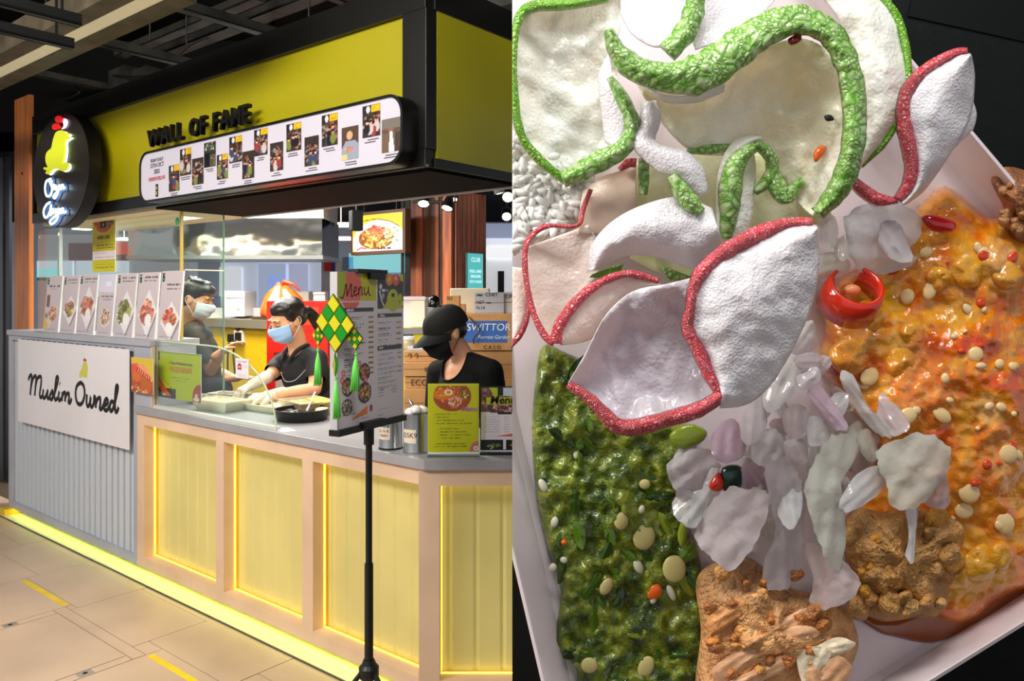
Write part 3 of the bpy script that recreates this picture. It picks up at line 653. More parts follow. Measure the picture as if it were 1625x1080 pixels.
# ------------------------------------------------------------------ the round neon sign
DO = -.12
ue0, _ = pk(53, 270, DO); ue1, _ = pk(143, 270, DO); ucen = (ue0+ue1)/2; _, zt1 = pk(103, 177, DO); _, zb1 = pk(95, 361, DO); zcen = (zt1+zb1)/2; ea, eb = (ue1-ue0)/2, (zt1-zb1)/2
rs = thing('round_sign', 'round black sign with a yellow chicken and white neon script', 'sign', K(ucen, DO, 0), KR)
ell = lambda f, n=64: [(ea*f*math.cos(2*math.pi*k/n), zcen+eb*f*math.sin(2*math.pi*k/n)) for k in range(n)]
MB().prism(ell(1), 0, .065).build('drum', satin, rs, angle=40)
MB().prism(ell(.985), -.003, 0).build('face', M('brown_black_face', (40, 32, 28), .3), rs)
MB().box(-.15, .15, .065, .125, zcen-.2, zcen+.2).build('wall_spacer', black, rs)
blk = lambda pts, y0, y1, mat, nm: flat_poly(pts, 40, 160, 5.142, DO, ucen, 0, y0, y1, mat, rs, nm)
ch_pts = [(318, 245), (282, 262), (262, 310), (250, 365), (242, 392), (212, 418), (198, 455), (200, 505), (215, 545), (186, 545), (184, 562), (208, 572), (196, 590), (215, 602), (240, 575), (265, 558), (300, 560), (330, 576), (362, 566), (378, 540), (372, 512), (352, 505), (330, 522), (344, 470), (352, 400), (352, 335), (398, 300), (372, 292), (384, 270), (352, 264), (340, 250)]
blk(ch_pts, -.022, -.012, M('lit_yellow', (206, 214, 40), .4, emit=(206, 214, 40), es=.55), 'chicken_emblem')
blk([(x+8, y+6) for x, y in ch_pts], -.009, -.005, lum('neon_halo', (214, 240, 226), 1.6), 'chicken_backlight')
redn = M('lit_red', (228, 36, 36), .4, emit=(228, 30, 36), es=.5)
blk([(300, 126), (276, 145), (284, 178), (310, 184), (330, 165), (326, 138)], -.022, -.012, redn, 'comb_emblem')
blk([(278, 188), (252, 205), (256, 236), (282, 238), (310, 222), (300, 195)], -.022, -.012, redn, 'comb_emblem')
blk([(312, 150), (345, 150), (358, 175), (345, 215), (310, 232), (330, 200)], -.010, -.006, lum('comb_halo', (236, 214, 255), 1.6), 'comb_backlight')
neon = M('white_neon', (240, 250, 255), .4, emit=(220, 240, 255), es=2.2); halo = M('blue_neon_glow', (60, 90, 130), .5, emit=(70, 130, 220), es=.12)  # second material: blue halo of the neon, put in as faintly glowing strokes
SC1 = [[(242, 640), (206, 660), (195, 720), (208, 776), (238, 772), (252, 720), (236, 668), (226, 650), (252, 662)], [(264, 680), (258, 720), (272, 718), (283, 692)], [(286, 690), (281, 722), (300, 716), (311, 690), (300, 750), (275, 796), (266, 778), (302, 738)], [(338, 690), (317, 700), (318, 722), (335, 712), (341, 688), (341, 715), (356, 712)]]
SC2 = [[(236, 830), (206, 850), (184, 900), (192, 950), (216, 945), (236, 900), (246, 850), (237, 930), (252, 920)], [(264, 880), (258, 915), (274, 910)], [(286, 880), (282, 913), (301, 908), (309, 878), (296, 960), (252, 1006), (236, 984), (292, 930)], [(338, 880), (316, 895), (320, 917), (336, 905), (341, 880), (346, 911), (366, 906)]]
for S in (SC1, SC2):
    for s in S:
        strokes([s], .0075, neon, rs, 'neon_letter', ucen, 0, -.022, 40, 160, 5.142, DO, .6)
    strokes(S, .019, halo, rs, 'neon_glow', ucen, 0, -.005, 40, 160, 5.142, DO, .12)

# ------------------------------------------------------------------ glass case and sneeze guard
gl = glass_mat('clear_glass'); gedge = M('glass_edge', (214, 214, 120), .3, emit=(214, 206, 110), es=.12); gedge2 = M('glass_edge_green', (120, 160, 130), .25)
dG = .17; ug0 = pk(62, 400, dG)[0]; ug1 = GU-.01
gc = thing('glass_case', 'tall clear glass screen standing on the grey counter ledge', 'glass screen', KC, KR)
umid = pk(92, 400, dG)[0]
MB().box(ug0, umid-.002, dG, dG+.008, 1.262, 1.955).build('front_pane', gl, gc)
MB().box(umid+.002, ug1-.012, dG, dG+.008, 1.262, 1.955).build('front_pane', gl, gc)
MB().box(ug1-.008, ug1, dG+.01, dG+.25, 1.262, 1.955).build('side_pane', gl, gc)
MB().box(ug1-.012, ug1+.001, dG-.004, dG+.01, 1.262, 1.958).build('corner_edge', M('golden_glass_edge', (206, 180, 84), .35), gc)  # yellow light on the glass edge put into its gold colour
MB().box(ug1-.009, ug1+.001, dG+.25, dG+.256, .907, 1.955).build('rear_edge', gedge2, gc)
MB().box(umid-.03, umid-.004, dG+.009, dG+.03, 1.262, 1.955).build('mullion', M('pale_mullion', (206, 210, 214), .4), gc)
MB().box(ug1-.009, ug1+.001, dG+.02, dG+.25, 1.635, 1.642).build('pane_joint', M('glass_joint', (220, 210, 190), .4), gc)
for i, (px, py, r_) in enumerate(((282, 351, .022),)):
    u2, z2 = pk(px, py, dG); MB().lathe([(r_, 0), (r_, .002), (r_*.6, .003)], 16).build('green_sticker', M('green_sticker', (70, 190, 120), .4), gc).matrix_local = Matrix.Translation((u2, dG-.001, z2)) @ Matrix.Rotation(math.pi/2, 4, 'X')
dS = .012; us1 = pk(438, 683, dS)[0]; us0 = GU+.012
prof = [(us0, .908), (us1, .908)]
ztp = pk(250, 541, dS)[1]; uc0 = pk(322, 546, dS)[0]
_c = lambda px, py: pk(px, py, dS)
crv = catmull([(us1, .908), _c(433, 650), _c(423, 620), _c(408, 594), _c(390, 575), _c(368, 560), _c(345, 551), (uc0, ztp-.004), (us0, ztp)], 5)
sn = thing('sneeze_guard', 'low glass sneeze guard with a rounded corner on the worktop edge', 'sneeze guard', KC, KR)
MB().prism([(us0, .908)]+crv, dS, dS+.008).build('pane', gl, sn)
ed = MB().tube([(u, dS+.004, z) for u, z in crv], .0042, 6).build('polished_edge', M('pale_glass_edge', (190, 206, 176), .25), sn, smooth=True)
MB().box(us0, us1+.01, dS-.008, dS+.016, .907, .922).build('base_channel', M('pale_channel', (206, 206, 196), .4), sn)
MB().box(us0-.012, us0, -.004, .03, .907, 1.228).build('side_channel', M('beige_channel', (204, 184, 160), .45), sn)

# ================================================================== PRINTED THINGS
card_w = M('card_white', (232, 228, 230), .5)
acrylic = glass_mat('acrylic', (246, 250, 248), .08)
# seven menu cards leaning on the ledge
xb = [(135, 258), (266, 387), (390, 533), (546, 672), (680, 836), (846, 1012), (1022, 1196)]
fd = [[(206, 120, 80), (222, 150, 100), (180, 90, 50)], [(206, 130, 100), (236, 200, 120), (120, 130, 60)], [(196, 110, 80), (170, 90, 60), (220, 160, 130)], [(150, 140, 80), (196, 130, 100), (214, 200, 170)],
      [(120, 124, 50), (160, 160, 80), (200, 190, 150)], [(206, 120, 96), (190, 100, 80), (230, 170, 140)], [(214, 110, 90), (224, 150, 110), (190, 80, 60)]]
card_lab = ['menu card of a long filled roll and a drink, leftmost on the ledge', 'menu card of a salad bowl box, second from the left on the ledge', 'menu card of fried chicken in white paper, third from the left on the ledge',
            'paler menu card of a small noodle dish, middle of the seven on the ledge', 'menu card of green-topped chicken in white paper, fifth from the left', 'menu card of chicken and an egg in white paper, sixth from the left', 'menu card of a rice box with red meat, rightmost on the ledge']
gb = M('pale_grey_print', (206, 190, 192), .5)
for k, (a, b) in enumerate(xb):
    dC = .055; u0, _ = pk(40+a/4.908, 530, dC); u1, _ = pk(40+b/4.908, 530, dC)
    ztop = pk(40+b/4.908+5, 320+([574, 572, 562, 562, 552, 545, 533][k])/4.908, dC+.03)[1]; W = u1-u0-.012; H = ztop-1.264
    c = thing('menu_card', card_lab[k], 'menu card', K((u0+u1)/2, dC, 1.2635), KR, 'menu cards on the counter ledge'); c.rotation_euler = (-math.atan2(.03, H), 0, KR)
    MB().box(-W/2, W/2, 0, .003, 0, H).build('card', card_w, c)
    p = Pic(44, 104, (206, 192, 196)); rng = random.Random(k)
    for y in range(104): p.a[y, :, :] += (y-50)*-.12
    if k == 3:
        p.rect(0, 0, 44, 30, (222, 218, 236)); p.rect(18, 12, 34, 20, (236, 240, 250)); p.words(6, 40, 36, 3, (110, 100, 104), rng); p.words(10, 36, 42, 2, (140, 130, 140), rng)
        p.ell(22, 74, 15, 16, (226, 206, 196)); p.food(22, 72, 14, 14, fd[k], k, 60, .22)
    elif k == 0:
        p.rect(4, 36, 13, 58, (120, 62, 44)); p.ell(8.5, 36, 4.5, 2, (170, 100, 80)); p.poly([(2, 92), (30, 54), (40, 58), (14, 100)], (224, 206, 170)); p.food(24, 70, 12, 14, fd[k], 3, 60, .22); p.poly([(2, 78), (14, 92), (8, 100), (0, 92)], (226, 180, 60)); p.ell(6, 74, 4, 5, (120, 130, 50))
        p.words(8, 38, 17, 4, (70, 60, 64), rng); p.words(10, 36, 24, 1.5, (130, 120, 124), rng)
    else:
        cy = [0, 64, 60, 0, 66, 66, 76][k]; ht = [0, 30, 42, 0, 40, 42, 32][k]
        p.poly([(4, cy+2), (24, cy-ht*.95), (43, cy-6), (26, cy+ht*.85)], (236, 232, 234)); p.poly([(26, cy+ht*.85), (43, cy-6), (43, cy+4), (28, cy+ht*.95)], (150, 140, 146))
        p.food(22, cy-4, 14, ht*.46, fd[k], 50+k, 90, .34)
        if k in (2, 4, 5, 6): p.ell(26-(4 if k == 6 else 0), cy+9, 7, 10 if k != 6 else 8, (244, 240, 238))
        if k == 6: p.food(30, cy-5, 7, 6, [(222, 150, 96), (196, 110, 70)], 9, 20, .4)
        if k == 4: p.food(12, cy-2, 7, 20, [(110, 116, 40), (140, 140, 60), (90, 96, 36)], 8, 40, .25)
        p.words(12, 42, 6 if k < 6 else 19, 3.6, (78, 70, 74), rng); p.words(12, 40, 12 if k < 6 else 26, 2, (120, 112, 116), rng)
    if k != 3: p.rect(2, 3, 7, 16, (26, 28, 26)); p.rect(3.5, 10, 6, 14, (60, 130, 90)); p.words(3, 7, 5, 2, (200, 200, 190), rng)
    p.words(3, 34, 99, 1.4, (120, 110, 116), rng)
    print_grid('print', p, W-.004, H-.004, gloss_print, c, (0, -.0006, .002))
    MB().box(W/2-.001, W/2+.004, -.002, .006, 0, H).build('acrylic_edge', M('acrylic_edge', (240, 236, 236), .2), c)
MB().box(-3.72, -2.1, .04, .09, 1.2622, 1.2632).build('card_rack', M('rack_clear', (200, 200, 206), .2), tc_)
# hanging yellow card on the glass
def flat_sign(name, label, cat, x0, y0, x1, y1, d, pic, mat=matt_print, th=.003, board=None, group=None, y1r=None):
    ua, zt_ = pk(x0, y0, d); ub, _ = pk(x1, y0, d); _, zb_ = pk(x0, y1, d)
    t = thing(name, label, cat, K((ua+ub)/2, d, zb_), KR, group)
    MB().box(-(ub-ua)/2, (ub-ua)/2, 0, th, 0, zt_-zb_).build('board', board or card_w, t)
    if pic is not None: print_grid('print', pic, ub-ua-.001, zt_-zb_-.001, mat, t, (0, -.0006, .0005))
    return t, ub-ua, zt_-zb_
rng = random.Random(8)
p = Pic(44, 112, (206, 196, 30)); p.ell(21, 10, 19, 26, (196, 90, 70)); p.food(12, 14, 11, 16, [(190, 70, 60), (160, 60, 50), (214, 130, 90)], 1, 40, .2); p.food(32, 14, 10, 16, [(110, 104, 90), (150, 140, 120), (70, 66, 56)], 2, 40, .2); p.rect(0, 0, 44, 1, (206, 196, 30)); p.rect(15, 1, 27, 28, (20, 20, 18))
p.words(8, 40, 60, 2.2, (120, 110, 30), rng); p.words(8, 40, 65, 2.2, (120, 110, 30), rng); p.rect(0, 72, 44, 88, (236, 226, 232)); p.words(5, 28, 75, 1.6, (150, 120, 150), rng); p.words(5, 40, 83, 1.8, (150, 90, 100), rng); p.words(8, 40, 97, 1.6, (150, 136, 30), rng); p.words(6, 40, 102, 2, (130, 116, 30), rng)
t, W, H = flat_sign('hanging_card', 'yellow vertical card with a black A badge taped on the glass', 'card', 147, 341, 183, 432, .160, p)
yk = M('badge_cream', (236, 226, 150), .5)
text('A', .035, yk, t, (-W*.01, -.0014, H*.865), align='CENTER'); text('◊', .03, yk, t, (-W*.01, -.0014, H*.775), align='CENTER')
text('BOBEB CARD', .030, M('olive_ink', (96, 90, 20), .5), t, (0, -.0014, H*.565), align='CENTER', xs=.95, bold=.0006)
# orange food photo card at the counter corner
p = Pic(40, 64, (214, 184, 40)); p.poly([(0, 14), (10, 10), (40, 40), (40, 64), (0, 64)], (170, 74, 20)); p.ell(8, 20, 12, 9, (228, 74, 50)); p.ell(10, 34, 9, 10, (210, 100, 20)); p.poly([(18, 30), (38, 44), (34, 64), (18, 64)], (186, 92, 20))
p.poly([(10, 14), (22, 10), (38, 34), (38, 42), (12, 26)], (236, 150, 100))
for q in range(7): p.line([(12+q*3.6, 17+q*2.6), (10+q*3.8, 25+q*2.4)], 2.2, (160, 30, 16))
p.food(8, 56, 9, 7, [(240, 190, 130), (150, 60, 20), (224, 150, 90)], 3, 26, .25); p.food(26, 60, 10, 4, [(240, 180, 110), (200, 100, 40)], 4, 16, .3)
flat_sign('photo_card', 'small orange photo card of stacked fried food on the grey counter corner', 'card', 208.5, 566, 243, 620.5, -.031, p, gloss_print)
# lime notice behind the sneeze guard
p = Pic(96, 84, (186, 190, 14)); p.rect(0, 0, 96, 3, (150, 156, 40)); p.rect(0, 66, 44, 84, (26, 30, 22)); p.poly([(4, 42), (16, 58), (34, 80), (14, 80)], (232, 74, 24)); p.ell(92, 76, 14, 24, (170, 70, 64)); p.ell(86, 72, 3, 4, (226, 190, 196)); p.ell(86, 78, 6, 4, (226, 200, 206))
p.words(34, 74, 45, 1.5, (96, 100, 16), random.Random(1)); p.words(44, 66, 50, 1.5, (96, 100, 16), random.Random(2)); p.rect(16, 76, 22, 80, (190, 196, 190))
for q in range(6): p.line([(12+q*5, 42+q*5), (13+q*5, 45+q*5)], 1.5, (120, 120, 16))
p.rect(2, 0, 9, 16, (20, 24, 20)); p.words(3, 8, 8, 5, (190, 196, 180), random.Random(4))
t, W, H = flat_sign('lime_notice', 'lime green notice sheet with orange lettering behind the sneeze guard', 'notice', 247.5, 556, 319, 628, .035, p, gloss_print)
text('A Taste of Perfection in every', .021, M('dark_lime_ink', (70, 80, 10), .5), t, (.03, -.0014, H*.74), align='CENTER', xs=.9)
text('VEGETARIAN', .040, M('orange_ink', (206, 120, 10), .5), t, (.03, -.0014, H*.58), align='CENTER', xs=.95, bold=.0008)
# small white payment sign on the sneeze guard
p = Pic(30, 46, (232, 226, 232)); p.rect(5, 14, 14, 26, (190, 40, 70)); p.rect(7, 11, 12, 14, (190, 40, 70)); p.words(4, 26, 6, 2, (90, 90, 100), random.Random(3)); p.ell(22, 17, 4, 4, (200, 190, 196)).ell(22, 17, 2.5, 2.5, (232, 226, 232)); p.rect(7, 18, 12, 21, (240, 210, 220)); p.words(4, 26, 37, 1.5, (160, 150, 160), random.Random(5)); p.words(4, 24, 41, 1.5, (160, 150, 160), random.Random(6))
flat_sign('payment_sign', 'small white card with a red shopping-bag mark on the sneeze guard', 'sign', 374, 568, 394.5, 599, -.001, p, th=.002)

# ------------------------------------------------------------------ the menu stand
st = thing('menu_stand', 'black tripod stand holding a tall white menu board', 'menu stand', (-.4575, 2.56, 0), math.atan2(.895, .445))
BW, B0, B1 = .357, 1.085, 1.572
MB().box(-BW/2, BW/2, 0, .028, B0, B1).build('board', M('grey_foam_board', (190, 188, 192), .6), st)
p = Pic(132, 186, (222, 212, 214)); rng = random.Random(14)
p.rect(0, 0, 73, 35, (196, 190, 24)); p.ell(24, 20, 20, 26, (226, 106, 84)); p.ell(6, 12, 10, 18, (170, 178, 40)); p.rect(0, 35, 73, 36, (236, 230, 230))
for q in range(8): p.line([(6+q*6, 30), (10+q*6, 34)], 1.2, (240, 170, 160))
p.rect(76, 3, 131, 45, (62, 56, 52)); p.ell(100, 6, 8, 9, (226, 130, 60)).ell(114, 6, 8, 9, (224, 96, 70)).ell(100, 6, 3, 4, (236, 190, 60)).ell(114, 5, 3, 3, (240, 170, 150)).ell(128, 4, 5, 5, (196, 190, 40))
p.ell(108, 34, 13, 15, (186, 190, 50)); p.poly([(86, 45), (94, 36), (122, 36), (131, 45)], (186, 190, 50)); p.ell(124, 30, 4, 5, (186, 190, 50)); p.ell(127, 38, 4, 4, (186, 190, 50)); p.ell(108, 27, 3.4, 2.6, (50, 50, 40))
p.line([(80, 22), (84, 34), (88, 40)], 2, (230, 226, 226)); p.ell(82, 16, 3, 3.6, (236, 232, 232)); p.ell(87, 28, 3, 4, (170, 160, 170)); p.words(85, 97, 20, 3, (236, 232, 232), rng)
p.rect(9, 43, 68, 48.5, (66, 60, 62)); p.words(16, 30, 44.2, 3, (226, 220, 220), rng)
for q in range(12):
    y = 54+q*6.3; p.words(12 if q > 5 else 24, 12+rng.uniform(24, 40), y, 1.6, (96, 88, 96), rng); p.words(12 if q > 5 else 24, 12+rng.uniform(20, 38), y+2.6, 1.1, (140, 130, 140), rng); p.rect(58, y, 68, y+2.4, (176, 130, 50)); p.words(59, 67, y+.4, 1.4, (96, 70, 40), rng)
p.rect(76, 51, 128, 56.5, (66, 60, 62)); p.words(80, 92, 52.2, 3, (226, 220, 220), rng)
for q in range(5):
    y = 62+q*7.4; p.words(77, 77+rng.uniform(20, 36), y, 1.6, (96, 88, 96), rng); p.words(77, 77+rng.uniform(16, 30), y+2.8, 1.1, (140, 130, 140), rng); p.rect(116, y, 126, y+2.4, (176, 140, 70))
p.rect(76, 92, 128, 98, (66, 60, 62)); p.words(80, 88, 93.4, 3, (226, 220, 220), rng)
for q in range(8):
    y = 102+q*6; p.words(77, 77+rng.uniform(20, 44), y, 1.6, (96, 88, 96), rng); p.words(77, 77+rng.uniform(16, 38), y+2.6, 1.1, (150, 140, 150), rng)
    if q in (0, 1, 3, 4): p.rect(118, y, 127, y+2.2, (180, 150, 60))
for y in (113, 128, 140, 160, 171): p.rect(76, y, 128, y+.8, (190, 180, 190))
for q in range(4): p.words(104, 116, 143+q*3.4, 1.5, (120, 110, 120), rng); p.words(77, 90, 144+q*3.8, 1.3, (120, 110, 120), rng)
p.words(77, 104, 172, 1.5, (130, 120, 130), rng); p.words(77, 88, 179, 1.5, (130, 120, 130), rng)
for (cx_, cy_, r_, pal) in ((18, 137, 11, [(206, 160, 110), (190, 110, 80), (226, 190, 150)]), (50, 122, 11, [(206, 110, 80), (226, 160, 90), (160, 90, 60)]), (50, 147, 13, [(226, 140, 60), (206, 180, 80), (170, 90, 50)]), (17, 161, 10, [(206, 150, 120), (170, 180, 140), (226, 200, 180)])):
    p.ell(cx_, cy_, r_, r_*1.02, (56, 50, 46)); p.food(cx_, cy_, r_*.9, r_*.9, pal, int(cx_+cy_), 40, .22)
for (x, y) in ((10, 120), (8, 128), (40, 111), (52, 131)): p.ell(x, y, 3.2, 4, (222, 70, 60)); p.ell(x, y, 1.4, 2, (240, 180, 170))
p.poly([(22, 178), (56, 163), (56, 174)], (232, 120, 40)); p.rect(60, 164, 66, 172, (170, 60, 50)); p.words(10, 30, 166, 1.6, (80, 74, 80), rng); p.words(10, 34, 170, 1.6, (60, 56, 60), rng); p.words(44, 58, 178, 1.2, (140, 130, 140), rng)
print_grid('menu_print', p, BW-.002, B1-B0-.002, gloss_print, st, (0, -.0008, B0+.001))
ms = [[(255, 300), (290, 306), (312, 230), (326, 172), (336, 290)], [(336, 290), (362, 215), (380, 172), (384, 292), (400, 282)], [(414, 250), (438, 232), (430, 200), (412, 222), (412, 270), (432, 286), (456, 262)], [(462, 205), (466, 286)], [(466, 250), (482, 206), (500, 210), (502, 270), (516, 280)], [(528, 200), (530, 262), (548, 278), (572, 240), (578, 196)], [(578, 196), (580, 262), (602, 286)]]
mb = MB()
for s in ms: mb.tube([(-BW/2+(x-232)/438*BW*.555, 0, B1-(y-62)/285*.092-.001) for x, y in catmull(s, 5)], .0022, 6)
mb.v = [(x, -.0012+y*.2, z) for x, y, z in mb.v]; mb.build('menu_lettering', M('dark_red_ink', (60, 28, 20), .5), st, smooth=True)
MB().box(-BW/2-.004, BW/2+.004, -.012, .03, B0-.02, B0).build('lower_ledge', black, st, bevel=.002)
MB().box(-.07, .045, -.022, .032, B0-.012, B0+.008).build('ledge_clamp', black, st, bevel=.002)
MB().box(-.09, .07, -.012, .03, B1-.002, B1+.012).build('top_clip', black, st, bevel=.002); MB().box(-.03, .05, -.018, -.002, B1-.02, B1+.004).build('top_clamp', black, st, bevel=.002)
MB().tube([(0, .014, .27), (0, .014, .62)], .0145, 12).build('outer_pole', black, st, smooth=False); MB().tube([(0, .014, .60), (0, .014, B0-.018)], .011, 12).build('inner_pole', black, st)
MB().tube([(0, .014, B0-.075), (0, .014, B0-.02)], .017, 12).build('neck', black, st)
MB().lathe([(.03, 0), (.033, .01), (.033, .035), (.024, .045), (.018, .06)], 16, (0, .014, .245)).build('hub', black, st)
MB().lathe([(.02, 0), (.02, .012), (.012, .016)], 12, (0, .014, .10)).tube([(0, .014, .1), (0, .014, .25)], .008, 8).build('lower_collar', black, st)
for k in range(3):
    a = math.radians(-100+120*k); c, s = math.cos(a), math.sin(a)
    lg = MB().tube([(.028*c, .014+.028*s, .262), (.21*c, .014+.21*s, .06), (.25*c, .014+.25*s, .012)], .0085, 8).build('leg', black, st)
    MB().tube([(.235*c, .014+.235*s, .022), (.252*c, .014+.252*s, .006)], .0125, 8).build('rubber_foot', black_ink, lg)
    MB().tube([(.018*c, .014+.018*s, .11), (.125*c, .014+.125*s, .155)], .005, 6).build('strut', black, st)
# woven diamond ornaments with tassels
ky = M('ornament_yellow', (226, 214, 30), .4); kg = M('ornament_green', (22, 150, 34), .4); kl = M('tassel_green', (110, 214, 90), .5, var=(30, .12), stretch=(1, 1, .05)); ko = M('ornament_edge', (70, 66, 20), .5)
def ketupat(label, verts, Y, segs, cells=3, tassel=None, strip=None):
    c = at(sum(v[0] for v in verts)/4, sum(v[1] for v in verts)/4, Y)
    t = thing('diamond_ornament', label, 'ornament', c, 0, 'green and yellow woven diamond ornaments')
    q = [at(*v, Y)-c for v in verts]; T, R_, B_, L_ = q
    MB().prism([(v.x*1.03, v.z*1.03) for v in (T, L_, B_, R_)], -.002, .010).build('backing', ko, t)
    for i in range(cells):
        for j in range(cells):
            f = lambda a, b: T.lerp(R_, a).lerp(L_.lerp(B_, a), b)
            g = .004; a0, a1, b0, b1 = i/cells+g, (i+1)/cells-g, j/cells+g, (j+1)/cells-g
            cs = [f(a0, b0), f(a1, b0), f(a1, b1), f(a0, b1)]; m = sum(cs, Vector())/4
            vs = [(v.x, -.002, v.z) for v in cs]+[(v.lerp(m, .12).x, -.0065, v.lerp(m, .12).z) for v in cs]
            MB().add(vs, [(4, 5, 6, 7), (0, 1, 5, 4), (1, 2, 6, 5), (2, 3, 7, 6), (3, 0, 4, 7), (3, 2, 1, 0)]).build('woven_cell', ky if (i+j) % 2 == 0 else kg, t)
    if strip:                                                # folded strip below the big one
        s = [at(*v, Y)-c for v in strip]; MB().prism([(v.x, v.z) for v in s], -.004, .004).build('folded_strip', kg, t); MB().prism([((v.x-s[0].x)*.45+s[0].x-.002, v.z) for v in s], -.007, -.004).build('strip_fold', M('ornament_olive', (170, 180, 40), .45), t)
    if tassel:
        (x0, y0), (x1, y1), wd_ = tassel; a = at(x0, y0, Y)-c; b = at(x1, y1, Y)-c
        MB().tube([B_+Vector((0, .002, .0)), a], .0014, 5).build('cord', kl, t)
        MB().ball(a, (.004, .004, .006), 8, 6).build('knot', kl, t, smooth=True)
        w2 = wd_/FPX*Y/2; n = 9
        for k in range(n):
            f = (k/(n-1)-.5)*2
            MB().tube([a, a.lerp(b, .35)+Vector((f*w2*.62, -.004*(1-f*f), 0)), b+Vector((f*w2, -.003*(k % 2), (k % 3)*.003))], [.0012, w2*.2, w2*.22], 6).build('tassel_strand', kl, t, smooth=True)
    return t
ketupat('large green and yellow woven diamond hanging on the menu board edge', [(528.5, 467), (562, 516), (532.5, 559), (502, 510)], 2.36, 3, 3, ((533, 600), (534.5, 665), 11), [(532, 560), (537, 578), (533, 598), (528, 580)])
ketupat('small woven diamond half hidden behind the large one, on its left', [(505, 518), (514, 533), (505, 548), (496, 531)], 2.42, 3, 3, ((504.5, 556), (504, 612), 11))
ketupat('small woven diamond to the lower right of the large one', [(562, 520), (575.5, 537), (564, 554.5), (550, 537)], 2.38, 3, 3, ((565, 562), (563, 621), 13))

# ------------------------------------------------------------------ table-top signs on the wing
def tent(name, label, x0, x1, ytop, Y, zrot, pic, frame, mat, base=True):
    a = at(x0, 722, Y); b = at(x1, 722, Y); zt_ = at(0, ytop, Y).z; W = b.x-a.x
    t = thing(name, label, 'table sign', ((a.x+b.x)/2, Y, .907), zrot, 'table signs on the counter wing'); H = zt_-.907
    MB().box(-W/2, W/2, 0, .004, .012, H).build('panel', frame, t)
    print_grid('print', pic, W-.006, H-.02, mat, t, (0, -.0008, .016))
    if base: MB().box(-W/2, W/2, -.03, .035, 0, .008).build('base', acrylic if base == 1 else black, t); MB().box(-W/2, W/2, -.004, .006, .008, .013).build('foot_bead', M('bead_white', (226, 230, 232), .3), t)
    return t, W, H
p = Pic(110, 152, (186, 188, 16)); rng = random.Random(31); p.ell(52, 26, 42, 34, (150, 70, 40)); p.food(52, 22, 36, 24, [(214, 130, 60), (196, 96, 40), (226, 160, 80), (170, 80, 40)], 6, 80, .18)
p.ell(32, 22, 24, 12, (206, 110, 30)); p.food(30, 20, 18, 8, [(226, 160, 60), (200, 100, 30)], 7, 30, .2); p.ell(44, 17, 9, 7, (240, 216, 180)).ell(44, 17, 5, 4, (196, 130, 60)); p.food(56, 40, 16, 14, [(226, 180, 160), (206, 150, 130), (190, 120, 96)], 8, 50, .2); p.food(78, 22, 12, 12, [(90, 110, 40), (150, 150, 60), (60, 80, 30), (206, 190, 120)], 9, 40, .22)
yy_, xx_ = np.mgrid[0:152, 0:110]; outm = (((xx_-52)/42.)**2+((yy_-26)/34.)**2 > 1); p.a[outm] = (186, 188, 16); p.rect(0, 0, 110, 3, (196, 196, 60))
p.ell(112, 152, 22, 26, (190, 110, 110)); p.ell(104, 144, 5, 5, (240, 226, 236)).ell(104, 144, 3, 3, (190, 120, 170))
for k_, (y, x0, x1) in enumerate(((66, 12, 62), (73, 12, 48), (80, 12, 78), (87, 12, 96), (99, 22, 70), (106, 22, 86), (113, 22, 92), (120, 22, 70), (133, 12, 84), (139, 12, 86))):
    p.words(x0+4, x1, y, 2.6, (90, 92, 30), rng); p.ell(x0, y+1.2, 1, 1, (70, 70, 20))
t, W, H = tent('table_sign', 'lime green table sign with a round photo of soup and rice', 679, 760, 608.5, 2.885, .03, p, M('lime_card', (196, 196, 40), .4), gloss_print)
text('Menu', .026, M('mauve_ink', (170, 100, 150), .5), t, (W*.15, -.0016, H*.62), shear=.3, bold=.0006)
p = Pic(100, 152, (222, 214, 222)); rng = random.Random(41); p.rect(0, 0, 100, 60, (110, 84, 80)); p.food(20, 26, 24, 26, [(150, 110, 100), (190, 140, 130), (110, 70, 60)], 2, 50, .2); p.poly([(18, 0), (80, 0), (70, 20), (30, 24)], (176, 186, 30)); p.rect(48, 0, 70, 22, (196, 200, 214)); p.ell(50, 46, 36, 26, (80, 60, 50)); p.food(54, 48, 30, 16, [(196, 140, 140), (160, 100, 100), (214, 170, 166)], 3, 60, .16)
p.a[62:] = (222, 214, 222); p.rect(12, 24, 100, 42, (190, 190, 20)); p.rect(36, 0, 48, 20, (34, 40, 30)); p.rect(36, 60, 66, 66, (40, 44, 36))
for q in range(7): p.words(6, 40, 72+q*6, 1.6, (130, 124, 136), rng); p.words(50, 62, 72+q*6, 1.8, (96, 90, 100), rng)
p.rect(72, 70, 94, 96, (196, 190, 206)); p.poly([(28, 120), (68, 112), (68, 120)], (206, 96, 60)); p.rect(74, 112, 90, 119, (60, 56, 66)); p.rect(0, 128, 100, 152, (26, 28, 26)); p.food(26, 140, 18, 10, [(70, 90, 50), (150, 170, 100), (40, 50, 36)], 4, 40, .2); p.rect(48, 128, 54, 152, (222, 214, 222)); p.food(76, 140, 16, 10, [(150, 60, 30), (206, 160, 120), (90, 40, 26)], 5, 40, .2)
t, W, H = tent('table_sign', 'white table menu in a black holder at the right edge', 762, 838, 613, 2.925, 0, p, black, gloss_print, 2)
text('Menu', .043, black_ink, t, (-W*.30, -.0016, H*.745), bold=.001, shear=.15)

